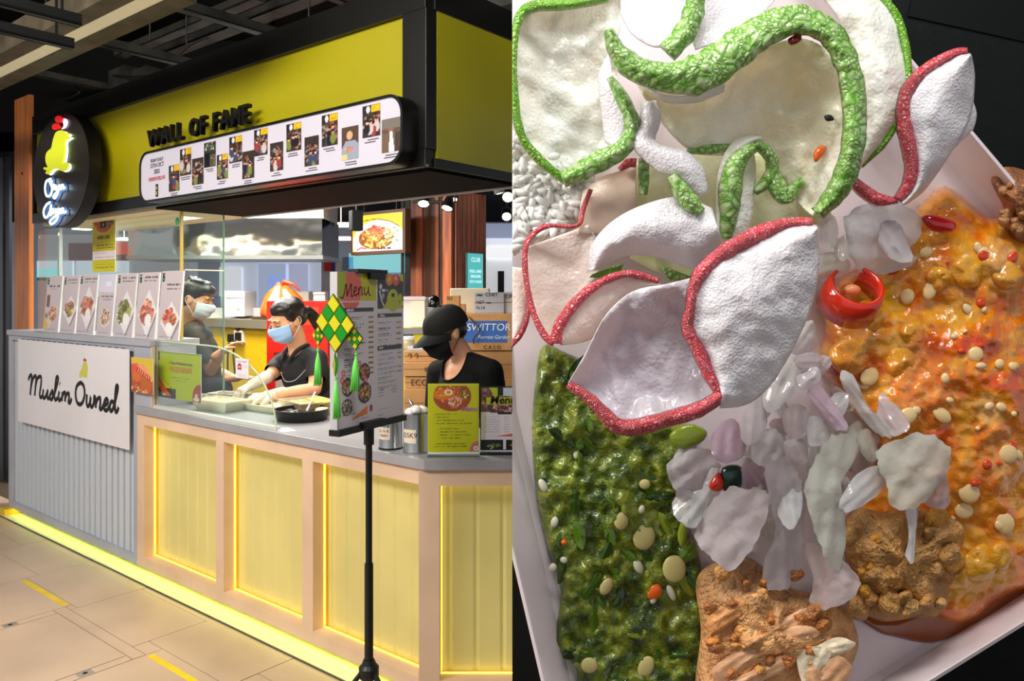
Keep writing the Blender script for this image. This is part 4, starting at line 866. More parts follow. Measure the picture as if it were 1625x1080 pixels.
# ================================================================== GALLEY AND GOODS
steel = M('stainless', (196, 196, 196), .22, 1.0, bump=(3, .12, .02)); steel_b = M('brushed_steel', (180, 180, 180), .32, 1.0)
hoodm = M('warped_stainless', (206, 202, 198), .10, 1.0, bump=(1.6, .5, .06))
yel_w = M('yellow_wall_panel', (222, 182, 10), .45, var=(1.5, .05))
card = M('cardboard', (198, 146, 92), .75, var=(7, .06)); card_d = M('cardboard_seam', (140, 96, 56), .75)
# steel hood, ceiling-hung
a = at(203, 411, 6.2); b = at(511, 346, 6.2)
hd = thing('extractor_hood', 'wide polished steel extractor hood hanging over the back of the stall', 'extractor hood', ((a.x+b.x)/2, 6.2, a.z)); W = b.x-a.x; H = b.z-a.z
MB().box(-W/2, W/2, 0, .6, .03, H).build('canopy', hoodm, hd); MB().box(-W/2-.01, W/2+.01, -.012, .6, 0, .03).build('rim', steel_b, hd)
MB().box(-W/2, W/2, .05, .55, H, 2.62-a.z).build('duct_cover', M('white_soffit_board', (214, 210, 208), .5), hd)
# yellow partition with steel ledge behind the staff
uq0 = pk(318, 520, 1.45)[0]; uq1 = pk(520, 520, 1.45)[0]
pt = thing('yellow_partition', 'waist-high yellow partition with a steel ledge behind the staff', 'partition', KC, KR)
MB().box(uq0-.9, uq1+.05, 1.45, 1.5, 0, 1.245).build('panel', yel_w, pt); MB().box(uq0-.9, uq1+.08, 1.41, 1.85, 1.245, 1.31).build('ledge', M('brown_steel_ledge', (150, 140, 116), .35, .5), pt)
us_, zs_ = pk(381, 534, 1.44)
so = thing('wall_socket', 'cream double wall socket with two black plugs on the yellow partition', 'socket', K(us_, 1.44, zs_), KR)
MB().box(-.06, .06, -.02, .01, -.05, .05).build('face_plate', M('cream_plastic', (226, 214, 190), .4), so, bevel=.006)
for (x, z, pts) in ((-.075, -.01, [(-.075, -.05, -.04), (-.08, -.06, -.2), (-.07, -.05, -.5)]), (.03, .005, [(.03, -.06, -.02), (.035, -.08, -.14), (.07, -.08, -.32)])):
    pl = MB().box(x-.022, x+.022, -.055, -.018, z-.03, z+.03).build('plug', black, so, bevel=.005); MB().tube(catmull(pts, 5), .007, 6).build('cord', black, so, smooth=True)
MB().box(-.02, .02, -.03, -.015, .05, .07).build('switch', black, so)
# red cabinet
a = at(421, 476, 5.15); b = at(522, 476, 5.15)
rc = thing('red_cabinet', 'bright red metal warmer cabinet behind the woman', 'cabinet', ((a.x+b.x)/2, 5.15, 0), -.12); W = b.x-a.x; red = M('red_enamel', (222, 34, 22), .35)
MB().box(-W/2, W/2, 0, .03, .75, .84).box(-W/2, -W/2+.05, 0, .03, .84, 1.12).box(W/2-.05, W/2, 0, .03, .84, 1.12).box(-W/2, W/2, 0, .03, 1.12, 1.46).box(-W/2, W/2, .03, .33, .75, 1.46).build('body', red, rc)
MB().box(-W/2+.05, W/2-.05, .024, .03, .84, 1.12).build('opening', M('grey_opening', (190, 176, 170), .4), rc); MB().box(-W/2+.05, W/2-.06, -.004, 0, 1.3, 1.42).build('label_plate', M('orange_red', (232, 70, 40), .4), rc)
MB().box(-W/2, W/2, .0, .33, 0, .75).build('stand', steel_b, rc); MB().ball((-W/2-.012, -.01, .96), .018, 10, 6).build('knob', red, rc, smooth=True)
# orange plastic bag on a tray
p = at(411, 500, 5.95)
ub_, db_ = (p-KC).dot(KU), (p-KC).dot(KB)
trn = MB().box(-.26, .24, -.14, .14, 0, .02).build('tray', M('dark_tray', (70, 48, 26), .5), None, K(ub_+.05, 1.62, 1.311), KR, bevel=.004); tag(trn, 'flat dark wooden tray on the steel ledge under the orange bag', 'tray')
bag = MB()
prof = [(.19, 0), (.20, .03), (.185, .08), (.15, .13), (.10, .18), (.055, .22), (.03, .25)]; n = 36; vs = []
for r, z in prof:
    for k in range(n):
        th = 2*math.pi*k/n; rr = r*(1+.10*math.sin(3*th+z*9)+.06*math.sin(7*th+z*24)+.04*math.sin(13*th)); vs.append((rr*math.cos(th), rr*.7*math.sin(th), z+.02*math.sin(2*th)*(z > .1)))
bag.add(vs, [(i*n+k, i*n+(k+1) % n, (i+1)*n+(k+1) % n, (i+1)*n+k) for i in range(len(prof)-1) for k in range(n)]+[tuple(range(n-1, -1, -1)), tuple((len(prof)-1)*n+k for k in range(n))])
og = M('orange_plastic', (246, 110, 40), .25, trans=.15, sss=.2, bump=(14, .4, .02))
bg = thing('orange_bag', 'knotted translucent orange plastic bag on the tray', 'bag', K(ub_+.0, 1.62, 1.335), KR+.3); bag.build('body', og, bg, smooth=True)
MB().tube([(0, 0, .24), (.02, 0, .27), (.1, .02, .245), (.15, .03, .19)], [.016, .02, .012, .004], 8).build('knot_end', M('orange_plastic_red', (226, 70, 30), .3), bg, smooth=True)
# pale machines on the ledge beyond
def appliance(name, label, cat, x0, y0, x1, y1, Y, dep, m, parts=(), rz=0):
    a = at(x0, y1, Y); b = at(x1, y0, Y); W = b.x-a.x; H = b.z-a.z
    t = thing(name, label, cat, ((a.x+b.x)/2, Y, a.z), rz); MB().box(-W/2, W/2, 0, dep, 0, H).build('body', m, t, bevel=.008)
    for (nm, fx0, fz0, fx1, fz1, mm) in parts: MB().box(-W/2+W*fx0, -W/2+W*fx1, -.008, .001, H*fz0, H*fz1).build(nm, mm, t)
    return t
crm = M('cream_enamel', (226, 220, 204), .4); gr2 = M('grey_panel', (176, 178, 172), .4); wpl = M('white_plastic', (236, 234, 230), .35)
appliance('kitchen_machine', 'cream countertop machine behind the woman\'s head', 'appliance', 437, 462, 490, 486, 6.55, .3, crm, (('panel', .05, .3, .65, .9, gr2), ('slot', .3, .08, .95, .22, M('brown_slot', (170, 150, 120), .5))))
appliance('plastic_tub', 'small white lidded tub right of the cream machine', 'tub', 497, 463, 516, 488, 6.4, .12, wpl, (('lid_band', 0, .85, 1, 1, crm),))
tag(MB().box(-1.5, .9, 0, .35, 0, 1.395).build('rear_shelf_unit', M('shelf_white', (214, 212, 210), .5), None, (at(470, 400, 6.5).x, 6.52, 0)), 'white waist-high unit behind the yellow partition', 'shelf unit')
appliance('white_rice_cooker', 'white rice cooker behind the man at the glass', 'appliance', 356, 462, 388, 502, 6.3, .3, M('cooker_white', (226, 230, 236), .3), (('lid', .05, .75, .95, 1.02, wpl), ('panel', .6, .3, .8, .6, gr2)))

# ------------------------------------------------------------------ food on the worktop
clear_pl = M('frosted_plastic', (238, 232, 212), .22, sss=.25); herb = M('dark_herb', (92, 78, 50), .6, var=(60, .5), bump=(60, .6, .006)); crumb = M('crumbs', (222, 196, 150), .7, var=(50, .2), bump=(70, .6, .006))
def tub(name, label, u, d, z, w_, l, h, rz, mat, fill, fh, group=None, cat='container'):
    t = thing(name, label, cat, K(u, d, z), KR+rz, group); s = .82; th = .003
    o = [(-w_/2*k, -l/2*k, zz_) for k, zz_ in ()]
    def ring(k, zz_, i=0): return [(sx*(w_/2*k-i), sy*(l/2*k-i), zz_) for sx, sy in ((-1, -1), (1, -1), (1, 1), (-1, 1))]
    v = ring(s, 0)+ring(1, h)+ring(1.04, h)+ring(1.04, h+.004)+ring(1, h+.004, th)+ring(s, .004, th)
    f = [(3, 2, 1, 0)]+[(i*4+k, i*4+(k+1) % 4, (i+1)*4+(k+1) % 4, (i+1)*4+k) for i in range(5) for k in range(4)]+[(20, 21, 22, 23)]
    MB().add(v, f).build('tub', mat, t)
    if fill:
        n = 14; k = s+(1-s)*fh; vs = []
        for j in range(n+1):
            for i in range(n+1):
                x, y = (i/n-.5), (j/n-.5); e = min(i, j, n-i, n-j); hh = h*fh+(.012*fbm((x*9+u*5, y*9, d), 1.2, 2)+.006 if e else -.002)
                vs.append((x*(w_*k-2*th-.002), y*(l*k-2*th-.002), hh))
        MB().add(vs, [(j*(n+1)+i, j*(n+1)+i+1, (j+1)*(n+1)+i+1, (j+1)*(n+1)+i) for j in range(n) for i in range(n)]).build('filling', fill, t, smooth=True)
    return t
tub('plastic_tub', 'clear plastic tub of crumbs on the worktop behind the sneeze guard', -1.70, .20, .907, .27, .16, .05, .12, clear_pl, crumb, .75)
tub('plastic_tub', 'wide clear tub under the woman\'s gloved hands', -1.52, .36, .907, .34, .2, .032, .05, clear_pl, M('pale_dough', (226, 206, 170), .6, bump=(30, .4, .005)), .5)
tub('herb_tray', 'long tray of chopped herbs at the far end, next to the lime notice', -1.90, .41, .907, .30, .12, .045, .3, crm, herb, .85)
tub('herb_tray', 'second tray of chopped herbs beside the crumb tub', -1.93, .29, .907, .26, .1, .04, .3, crm, herb, .85)
foil = tub('foil_tray', 'shallow foil tray with fried bits behind the black pan', -1.24, .40, .907, .26, .20, .065, -.2, M('foil_pale', (206, 190, 160), .4, .3), M('fried_bits', (190, 150, 100), .6, var=(40, .35), bump=(40, .6, .008)), .8)
ch = MB().prism([(-.07, -.03), (.05, -.045), (.075, .02), (-.03, .03)], 0, .006, 'z').build('cheese_slice', M('cheese_yellow', (232, 176, 50), .5), None, K(-1.16, .41, .978), KR, bevel=.001); ch.rotation_euler = (.2, .12, KR); tag(ch, 'yellow slice lying on the foil tray', 'food slice')
pn_c = at(479, 660, 3.72); pan = thing('black_pan', 'round black pan of dark sauce on the worktop beside the guard', 'pan', (pn_c.x, 3.72, .907))
MB().lathe([(.108, 0), (.118, .008), (.127, .05), (.129, .054), (.124, .054), (.114, .012), (.001, .01)], 40).build('pan_body', M('matt_black_pan', (24, 24, 22), .45), pan, angle=40)
vs = [(0, 0, .036)]; fs = []; nr, na = 9, 36
for i in range(1, nr+1):
    for k in range(na):
        r = .121*i/nr; th = 2*math.pi*k/na; x, y = r*math.cos(th), r*math.sin(th); vs.append((x, y, .036+.008*fbm((x*30, y*30, 1), 1.5, 2)))
fs = [(0, 1+k, 1+(k+1) % na) for k in range(na)]+[(1+i*na+k, 1+(i+1)*na+k, 1+(i+1)*na+(k+1) % na, 1+i*na+(k+1) % na) for i in range(nr-1) for k in range(na)]
MB().add(vs, fs).build('dark_sauce', M('dark_sauce', (58, 42, 30), .3, var=(26, .7), bump=(40, .8, .01)), pan, smooth=True)
MB().ball((.09, .03, .042), (.035, .05, .014), 12, 8).build('fried_pile', crumb, pan, smooth=True)
MB().tube([(.03, -.02, .045), (.035, .02, .075), (.04, .09, .12)], [.008, .004, .004], 6).build('white_spoon', wpl, pan, smooth=True)
pc = pk(455, 683, .02); pp = MB().box(-.055, .05, -.03, .03, 0, .002).build('paper_slip', card_w, None, K(pk(456, 683, .045)[0], .035, .9072), KR-.25); tag(pp, 'small white paper slip on the worktop edge', 'paper')
# steel canisters
def canister(label, px, Y, r, ztop, txt, sz, extra):
    p = at(px, 700, Y); c = thing('steel_canister', label, 'canister', (p.x, Y, .907), 0, 'steel canisters on the worktop'); h = ztop-.907
    MB().lathe([(r*1.04, 0), (r*1.04, .008), (r, .012), (r, h), (r*.95, h), (r*.95, .02)], 40).build('body', steel_b, c, angle=40)
    MB().lathe([(r*1.05, 0), (r*1.05, .007), (r, .0075)], 40).build('base_ring', extra, c)
    n = 12; a0, a1 = math.radians(205), math.radians(275); rr = r+.0008; z0, z1 = h*.28, h*.62
    vs = [(rr*math.cos(a0+(a1-a0)*k/n), rr*math.sin(a0+(a1-a0)*k/n), z) for z in (z0, z1) for k in range(n+1)]
    MB().add(vs, [(k, k+1, n+2+k, n+1+k) for k in range(n)]).build('paper_label', M('label_cream', (226, 210, 190), .6), c)
    for q, (s, z) in enumerate(txt):
        me = text_mesh(s, sz, black_ink, align='CENTER', ext=.0002); v = coords(me)
        for i, vv in enumerate(me.vertices): th = math.radians(240)+v[i, 0]/rr; vv.co = ((rr+.0006-v[i, 1])*math.cos(th), (rr+.0006-v[i, 1])*math.sin(th), v[i, 2]+z)
        me.name = 'label_lettering'; link('label_lettering', me, c)
    return c
c1 = canister('brushed steel canister half hidden by the menu board, lettered label', 620, 3.03, .045, 1.05, (('1 E O B', .085), ('CL N B', .068), ('CASH', .051)), .015, black)
c2 = canister('brushed steel canister with a handwritten 255K9 label', 661, 2.955, .049, 1.055, (('255K9', .062),), .026, steel_b)
for i, (x, y, r) in enumerate(((-.02, 0, .026), (.018, .01, .027), (0, -.02, .022))): MB().ball((x, y, .15+.006*i), (r, r, .018), 10, 7).build('plastic_wrap', M('clear_wrap', (230, 226, 222), .3, bump=(60, .6, .006)), c2, smooth=True)
MB().tube([(-.005, 0, .1), (-.012, 0, .17), (-.028, 0, .2)], .005, 6).build('spoon_handle', steel_b, c2, smooth=True)
for i, x in enumerate((-.012, .014)): MB().ball((x, 0, .148), (.02, .02, .014), 10, 7).build('plastic_wrap', MATS['clear_wrap'], c1, smooth=True)

# ------------------------------------------------------------------ cartons behind the man in the cap
tb = thing('rear_table', 'steel work table carrying the cardboard boxes behind the man', 'table', (-.1, 4.0, 0))
MB().box(-.75, .85, 0, .7, .84, .87).build('table_top', steel_b, tb)
for x in (-.7, .8):
    for y in (.05, .65): MB().tube([(x, y, 0), (x, y, .84)], .02, 8).build('leg', steel_b, tb)
def carton(label, x0, x1, Y, z0, z1, dep, txts=(), m=card, rz=0, name='cardboard_box', blue=None, group='cartons behind the man'):
    a = at(x0, 0, Y).x; b = at(x1, 0, Y).x; W = b-a; H = z1-z0
    t = thing(name, label, 'box', ((a+b)/2, Y, z0), rz, group); MB().box(-W/2, W/2, 0, dep, 0, H-.002).build('carton', m, t, bevel=.004)
    MB().box(-W/2+.002, W/2-.002, -.0012, .0005, H*.5-.0015, H*.5+.0015).build('seam', card_d, t) if not blue and W > .12 else None
    if blue: MB().box(-W/2+blue[0]*W, -W/2+blue[1]*W, -.0015, .001, H*blue[2], H*blue[3]).build('printed_panel', M('blue_print', (58, 104, 178), .5), t)
    for (s, fx, fz, sz, mm, sh) in txts: text(s, sz, mm, t, (-W/2+W*fx, -.0025, H*fz), shear=sh)
    return t
brn = M('brown_ink', (84, 52, 30), .7); wi = M('white_ink', (236, 236, 240), .5); bro = M('edge_brown', (150, 104, 64), .7)
zf = lambda py, Y: ZC+(HZ-py)/FPX*Y
carton('plain cardboard box at the bottom of the stack beside the canisters', 641, 724, 4.02, .87, zf(616, 4.02), .3)
carton('low cardboard box marked ECO, second from the bottom of the left stack', 642, 722, 4.03, zf(616, 4.03), zf(597, 4.03), .3, (('ECO 10', .12, .25, .045, brn, 0),))
carton('cardboard box with an oblong stamp, third up in the left stack', 640, 720, 4.02, zf(597, 4.02), zf(574, 4.02), .3, (('BRAND', .42, .35, .03, brn, 0),))
carton('cardboard box with pictogram corner, top of the left stack', 641, 722, 4.04, zf(574, 4.04), zf(556, 4.04), .3, (('↑↑', .06, .3, .04, brn, 0), ('—— ——', .3, .4, .03, brn, 0)))
carton('cardboard box at the bottom right behind the man', 722, 836, 4.02, .87, zf(600, 4.02), .4)
carton('cardboard box under the blue-printed one behind the man', 724, 834, 4.03, zf(600, 4.03), zf(556, 4.03), .4, (('CASE', .45, .15, .03, brn, 0),))
carton('cardboard box with a blue printed panel reading SWITTOR', 722, 812, 4.02, zf(556, 4.02), zf(497, 4.02), .42, (('SWITTOR', .20, .54, .052, wi, .1), ('Forrest Garden', .40, .32, .026, wi, .3), ('C A S O', .5, .05, .026, brn, 0)), blue=(.05, .92, .22, .8))
tw = MB().tube(catmull([at(744, 502, 4.0), at(756, 515, 3.99), at(761, 524, 3.99), at(752, 536, 3.99), at(752, 545, 4.0)], 5), .004, 6).build('twine', brn, smooth=True); tag(tw, 'brown twine knotted across the blue-printed box', 'twine')
carton('grey white printed carton on top of the blue-printed box', 752, 800, 4.1, zf(497, 4.1), zf(463, 4.1), .2, (('▬  CNIT', .1, .8, .028, M('dark_ink', (60, 60, 66), .6), 0), ('NET  ▬', .08, .45, .022, MATS['dark_ink'], 0), ('N.14', .08, .2, .022, MATS['dark_ink'], 0)), m=M('grey_carton', (186, 188, 196), .6), name='grey_carton')
carton('white carton at the right edge on the cardboard boxes', 800, 840, 4.12, zf(497, 4.12), zf(462, 4.12), .2, (('OR 2', .05, .7, .03, brn, 0),), m=M('white_carton', (222, 210, 204), .6), name='white_carton')
carton('small brown carton left of the grey printed one', 707, 729, 4.1, zf(498, 4.1), zf(468, 4.1), .12, (('SU', .1, .75, .024, brn, 0),), name='small_carton'); carton('low brown carton leaning by the small one', 729, 738, 4.11, zf(498, 4.11), zf(482, 4.11), .12, name='small_carton')
cr_b = M('pale_cream_board', (240, 234, 206), .4)
appliance('cream_cooler', 'pale cream cool box behind the cartons', 'cooler', 714, 457, 776, 632, 4.46, .2, cr_b, (('rim', .02, .03, .98, .2, M('pale_green_rim', (206, 214, 190), .4)),))
appliance('white_bin', 'white plastic storage bin left of the man\'s cap', 'bin', 627, 472, 674, 520.5, 4.74, .3, wpl, (('lid', -.02, .92, 1.02, 1.04, M('lid_pink', (230, 214, 220), .4)), ('side_panel', .55, .05, 1, .9, M('warm_white', (240, 234, 214), .4))))
appliance('steel_shelf', 'low steel shelf under the white bin', 'shelf', 600, 521, 690, 873, 4.72, .35, M('olive_back', (196, 176, 30), .5), (('top_strip', 0, .975, 1, 1, steel_b), ('dark_front', 0, .93, .62, .975, M('dark_front', (60, 62, 56), .5))))
p = at(690, 498, 4.25); fk = thing('thermos_flask', 'shiny black and steel flask behind the man\'s cap', 'flask', (p.x, 4.22, zf(556, 4.04))); MB().lathe([(.036, 0), (.038, .02), (.037, .23), (.03, .27), (.012, .285)], 24).build('body', M('black_gloss', (20, 20, 20), .12, .4), fk, angle=50); MB().lathe([(.0385, .12), (.0385, .22), (.037, .221)], 24).build('steel_band', steel_b, fk, angle=40)
p = at(647, 553, 4.1); jr = thing('glass_jar', 'clear glass jar of snacks on the left carton stack', 'jar', (p.x, 4.12, zf(556, 4.04)-.002)); MB().lathe([(.034, 0), (.036, .01), (.036, .045), (.03, .055)], 20).build('jar', M('jar_glass', (206, 190, 150), .2, trans=.3), jr, smooth=True); MB().lathe([(.033, .055), (.033, .07), (.02, .072)], 20).build('lid', wpl, jr, smooth=False)
bx_ = MB().box(-.09, .1, -.08, .08, 0, .022).build('pale_tray', M('pale_blue_tray', (190, 200, 214), .4), None, (at(676, 0, 4.12).x, 4.14, zf(556, 4.04)-.001), bevel=.004); tag(bx_, 'flat pale blue tray on the left carton stack', 'tray')

# ================================================================== PEOPLE
def cap(mb, pts, rs, n=12):                                  # chain of tapered limbs with round joints
    for i in range(len(pts)-1): mb.tube([pts[i], pts[i+1]], [rs[i], rs[i+1]], n)
    for p, r in zip(pts, rs): mb.ball(p, r, n, 8)
def hand(mb, wrist, fwd, up, side, grow=0.0, curl=.5, s=1.0):
    """palm and five fingers: fwd along the hand, up = back of the hand, side = thumb side (+1/-1)"""
    f = Vector(fwd).normalized(); u = Vector(up); u = (u-f*u.dot(f)).normalized(); r = f.cross(u)*side
    W = Vector(wrist)
    cap(mb, [W-f*.05*s, W, W+f*.02*s], [.027*s+grow, .024*s+grow, .026*s+grow])
    for k in (-1, 0, 1): cap(mb, [W+f*.015*s+r*.010*k*s, W+f*.085*s+r*.024*k*s], [.015*s+grow, .013*s+grow], 10)
    for k, L in enumerate((.070, .080, .075, .058)):
        b = W+f*(.083-.004*abs(k-1.3))*s+r*(.033-.022*k)*s; d = (f+r*(.14-.09*k)).normalized(); a = curl*(.55+.08*k)
        pts = [b]
        for j, q in enumerate((.42, .33, .25)): a2 = a*(j+1)*.62; pts.append(pts[-1]+(d*math.cos(a2)-u*math.sin(a2))*L*q*s)
        cap(mb, pts, [.0092*s+grow, .0088*s+grow, .0080*s+grow, .0066*s+grow], 8)
    b = W+f*.025*s+r*.024*s
    cap(mb, [b, b+(f*.6+r*.75-u*.2).normalized()*.036*s, b+(f*.6+r*.75-u*.2).normalized()*.036*s+(f*.9+r*.25-u*.35).normalized()*.030*s, b+(f*.6+r*.75-u*.2).normalized()*.036*s+(f*.9+r*.1-u*.5).normalized()*.052*s], [.014*s+grow, .0115*s+grow, .0098*s+grow, .008*s+grow], 8)
skin_w = M('warm_skin', (226, 168, 128), .5, sss=.12, var=(12, .04)); skin_m = M('tan_skin', (204, 148, 114), .5, sss=.12, var=(12, .04)); lip_d = M('dark_lash', (40, 26, 22), .5)
hair_m = M('black_hair', (24, 18, 16), .32, bump=(120, .5, .003), stretch=(1, 1, .12))
def head_parts(mb, X, grow=0):
    B = lambda c, r: mb.ball(X @ Vector(c), tuple(v+grow for v in r), 18, 12, X.to_3x3())
    B((0, .018, .03), (.074, .092, .085)); B((0, -.02, -.02), (.066, .068, .075)); B((0, -.034, -.055), (.050, .056, .052)); B((0, -.066, -.088), (.024, .020, .018))
    for s in (-1, 1):
        B((s*.034, -.058, -.035), (.030, .030, .028)); B((s*.074, .012, -.012), (.010, .021, .030)); B((s*.078, .018, .006), (.008, .014, .016)); B((s*.030, -.078, .030), (.026, .012, .009))
    mb.tube([X @ Vector((0, -.082, .022)), X @ Vector((0, -.100, -.022))], [.008+grow, .013+grow], 10); B((0, -.100, -.024), (.013, .012, .011)); B((.012, -.092, -.028), (.008, .009, .008)); B((-.012, -.092, -.028), (.008, .009, .008)); B((0, -.086, -.055), (.022, .010, .012))
def face_bits(t, X, down=True):
    for s in (-1, 1):
        e = [X @ Vector((s*.016, -.084, .004)), X @ Vector((s*.031, -.0865, -.001 if down else .004)), X @ Vector((s*.047, -.076, .003))]
        MB().tube(catmull(e, 4), [.0018]*9, 6).build('eyelid', lip_d, t, smooth=True)
        MB().ball(X @ Vector((s*.031, -.079, .004)), (.013, .007, .007), 12, 8, X.to_3x3()).build('eye', M('eye_lid_skin', (214, 156, 122), .5) if down else lip_d, t, smooth=True)
        b = [X @ Vector((s*.012, -.091, .027)), X @ Vector((s*.032, -.090, .033)), X @ Vector((s*.052, -.074, .026))]
        MB().tube(catmull(b, 4), [.0026]*8+[.0014], 6).build('eyebrow', hair_m, t, smooth=True)
def face_mask(t, X, mat, big=1.0, pleat=True):
    nu, nv = 26, 14; top = []; zt_, zb_ = -.002, -.118
    for j in range(nv+1):
        v = j/nv
        for i in range(nu+1):
            u = i/nu*2-1; th = u*1.22; z = zt_+(zb_-zt_)*v-.012*(1-abs(u))*(v-.5)*0+(.014*abs(u)**1.5*(.2-v)*-1)
            rf = .107+.014*math.sin(math.pi*min(1, v*1.05))-.028*max(0, v-.72)/.28+.030*math.exp(-(u/.26)**2)*math.exp(-((v-.16)/.26)**2)
            rx = .081+.004*math.sin(math.pi*v)-.02*max(0, v-.6)/.4
            wv = .0022*math.sin(v*math.pi*7)*(1-abs(u)**3) if pleat else 0
            top.append(X @ Vector((rx*math.sin(th)*big, -(rf+wv)*math.cos(th)**.8*big+.008, z)))
    c = X @ Vector((0, 0, -.05)); m = len(top); bot = [p+(c-p).normalized()*.002 for p in top]
    fs = []
    for j in range(nv):
        for i in range(nu): a = j*(nu+1)+i; fs += [(a, a+1, a+nu+2, a+nu+1), (m+a, m+a+nu+1, m+a+nu+2, m+a+1)]
    for i in range(nu): a = nv*(nu+1)+i; fs += [(i, m+i, m+i+1, i+1), (a, a+1, m+a+1, m+a)]
    for j in range(nv): a, b = j*(nu+1), j*(nu+1)+nu; fs += [(a, a+nu+1, m+a+nu+1, m+a), (b, m+b, m+b+nu+1, b+nu+1)]
    mk = MB().add(top+bot, fs).build('face_mask', mat, t, smooth=True)
    for s in (-1, 1):
        MB().tube(catmull([X @ Vector((s*.069, -.028, -.012)), X @ Vector((s*.078, .0, .01)), X @ Vector((s*.084, .030, .012)), X @ Vector((s*.083, .034, -.02)), X @ Vector((s*.074, .0, -.055)), X @ Vector((s*.062, -.03, -.088))], 4), .0016, 5).build('ear_loop', M('loop_white', (226, 230, 236), .5) if mat.name != 'black_mask' else mat, mk)
    return mk
def headX(pos, f, pitch=0, roll=0, s=1.0):
    a = math.atan2(f[0], -f[1])
    return Matrix.Translation(pos) @ Matrix.Rotation(a, 4, 'Z') @ Matrix.Rotation(pitch, 4, 'X') @ Matrix.Rotation(roll, 4, 'Y') @ Matrix.Scale(s, 4)
def cut(me, tests):                                          # remove the part of a garment that any test covers
    bm = bmesh.new(); bm.from_mesh(me); bmesh.ops.delete(bm, geom=[v for v in bm.verts if any(t(v.co) for t in tests)], context='VERTS'); bm.to_mesh(me); bm.free(); return me
def add_mesh(name, me, mat, parent):
    me.materials.clear(); me.materials.append(mat); me.polygons.foreach_set('use_smooth', [True]*len(me.polygons)); return link(name, me, parent)
def torso(mb, pel, chest, neck, sl, sr, g):
    pel, chest, neck, sl, sr = map(Vector, (pel, chest, neck, sl, sr)); ax = (sl-sr).normalized()
    for c, w_, dpt, h in ((pel, .155, .115, .13), (pel.lerp(chest, .5), .135, .105, .13), (chest, .150, .115, .14), (chest.lerp(neck, .45), .135, .095, .09)):
        z = (neck-pel).normalized(); y = z.cross(ax).normalized(); R = Matrix((ax, y, z)).transposed(); mb.ball(c, (w_+g, dpt+g, h+g), 18, 12, R)
    cap(mb, [sl, neck.lerp((sl+sr)/2, .5), sr], [.052+g, .060+g, .052+g])
    cap(mb, [neck+Vector((0, 0, -.03)), sl], [.05+g, .045+g]); cap(mb, [neck+Vector((0, 0, -.03)), sr], [.05+g, .045+g])

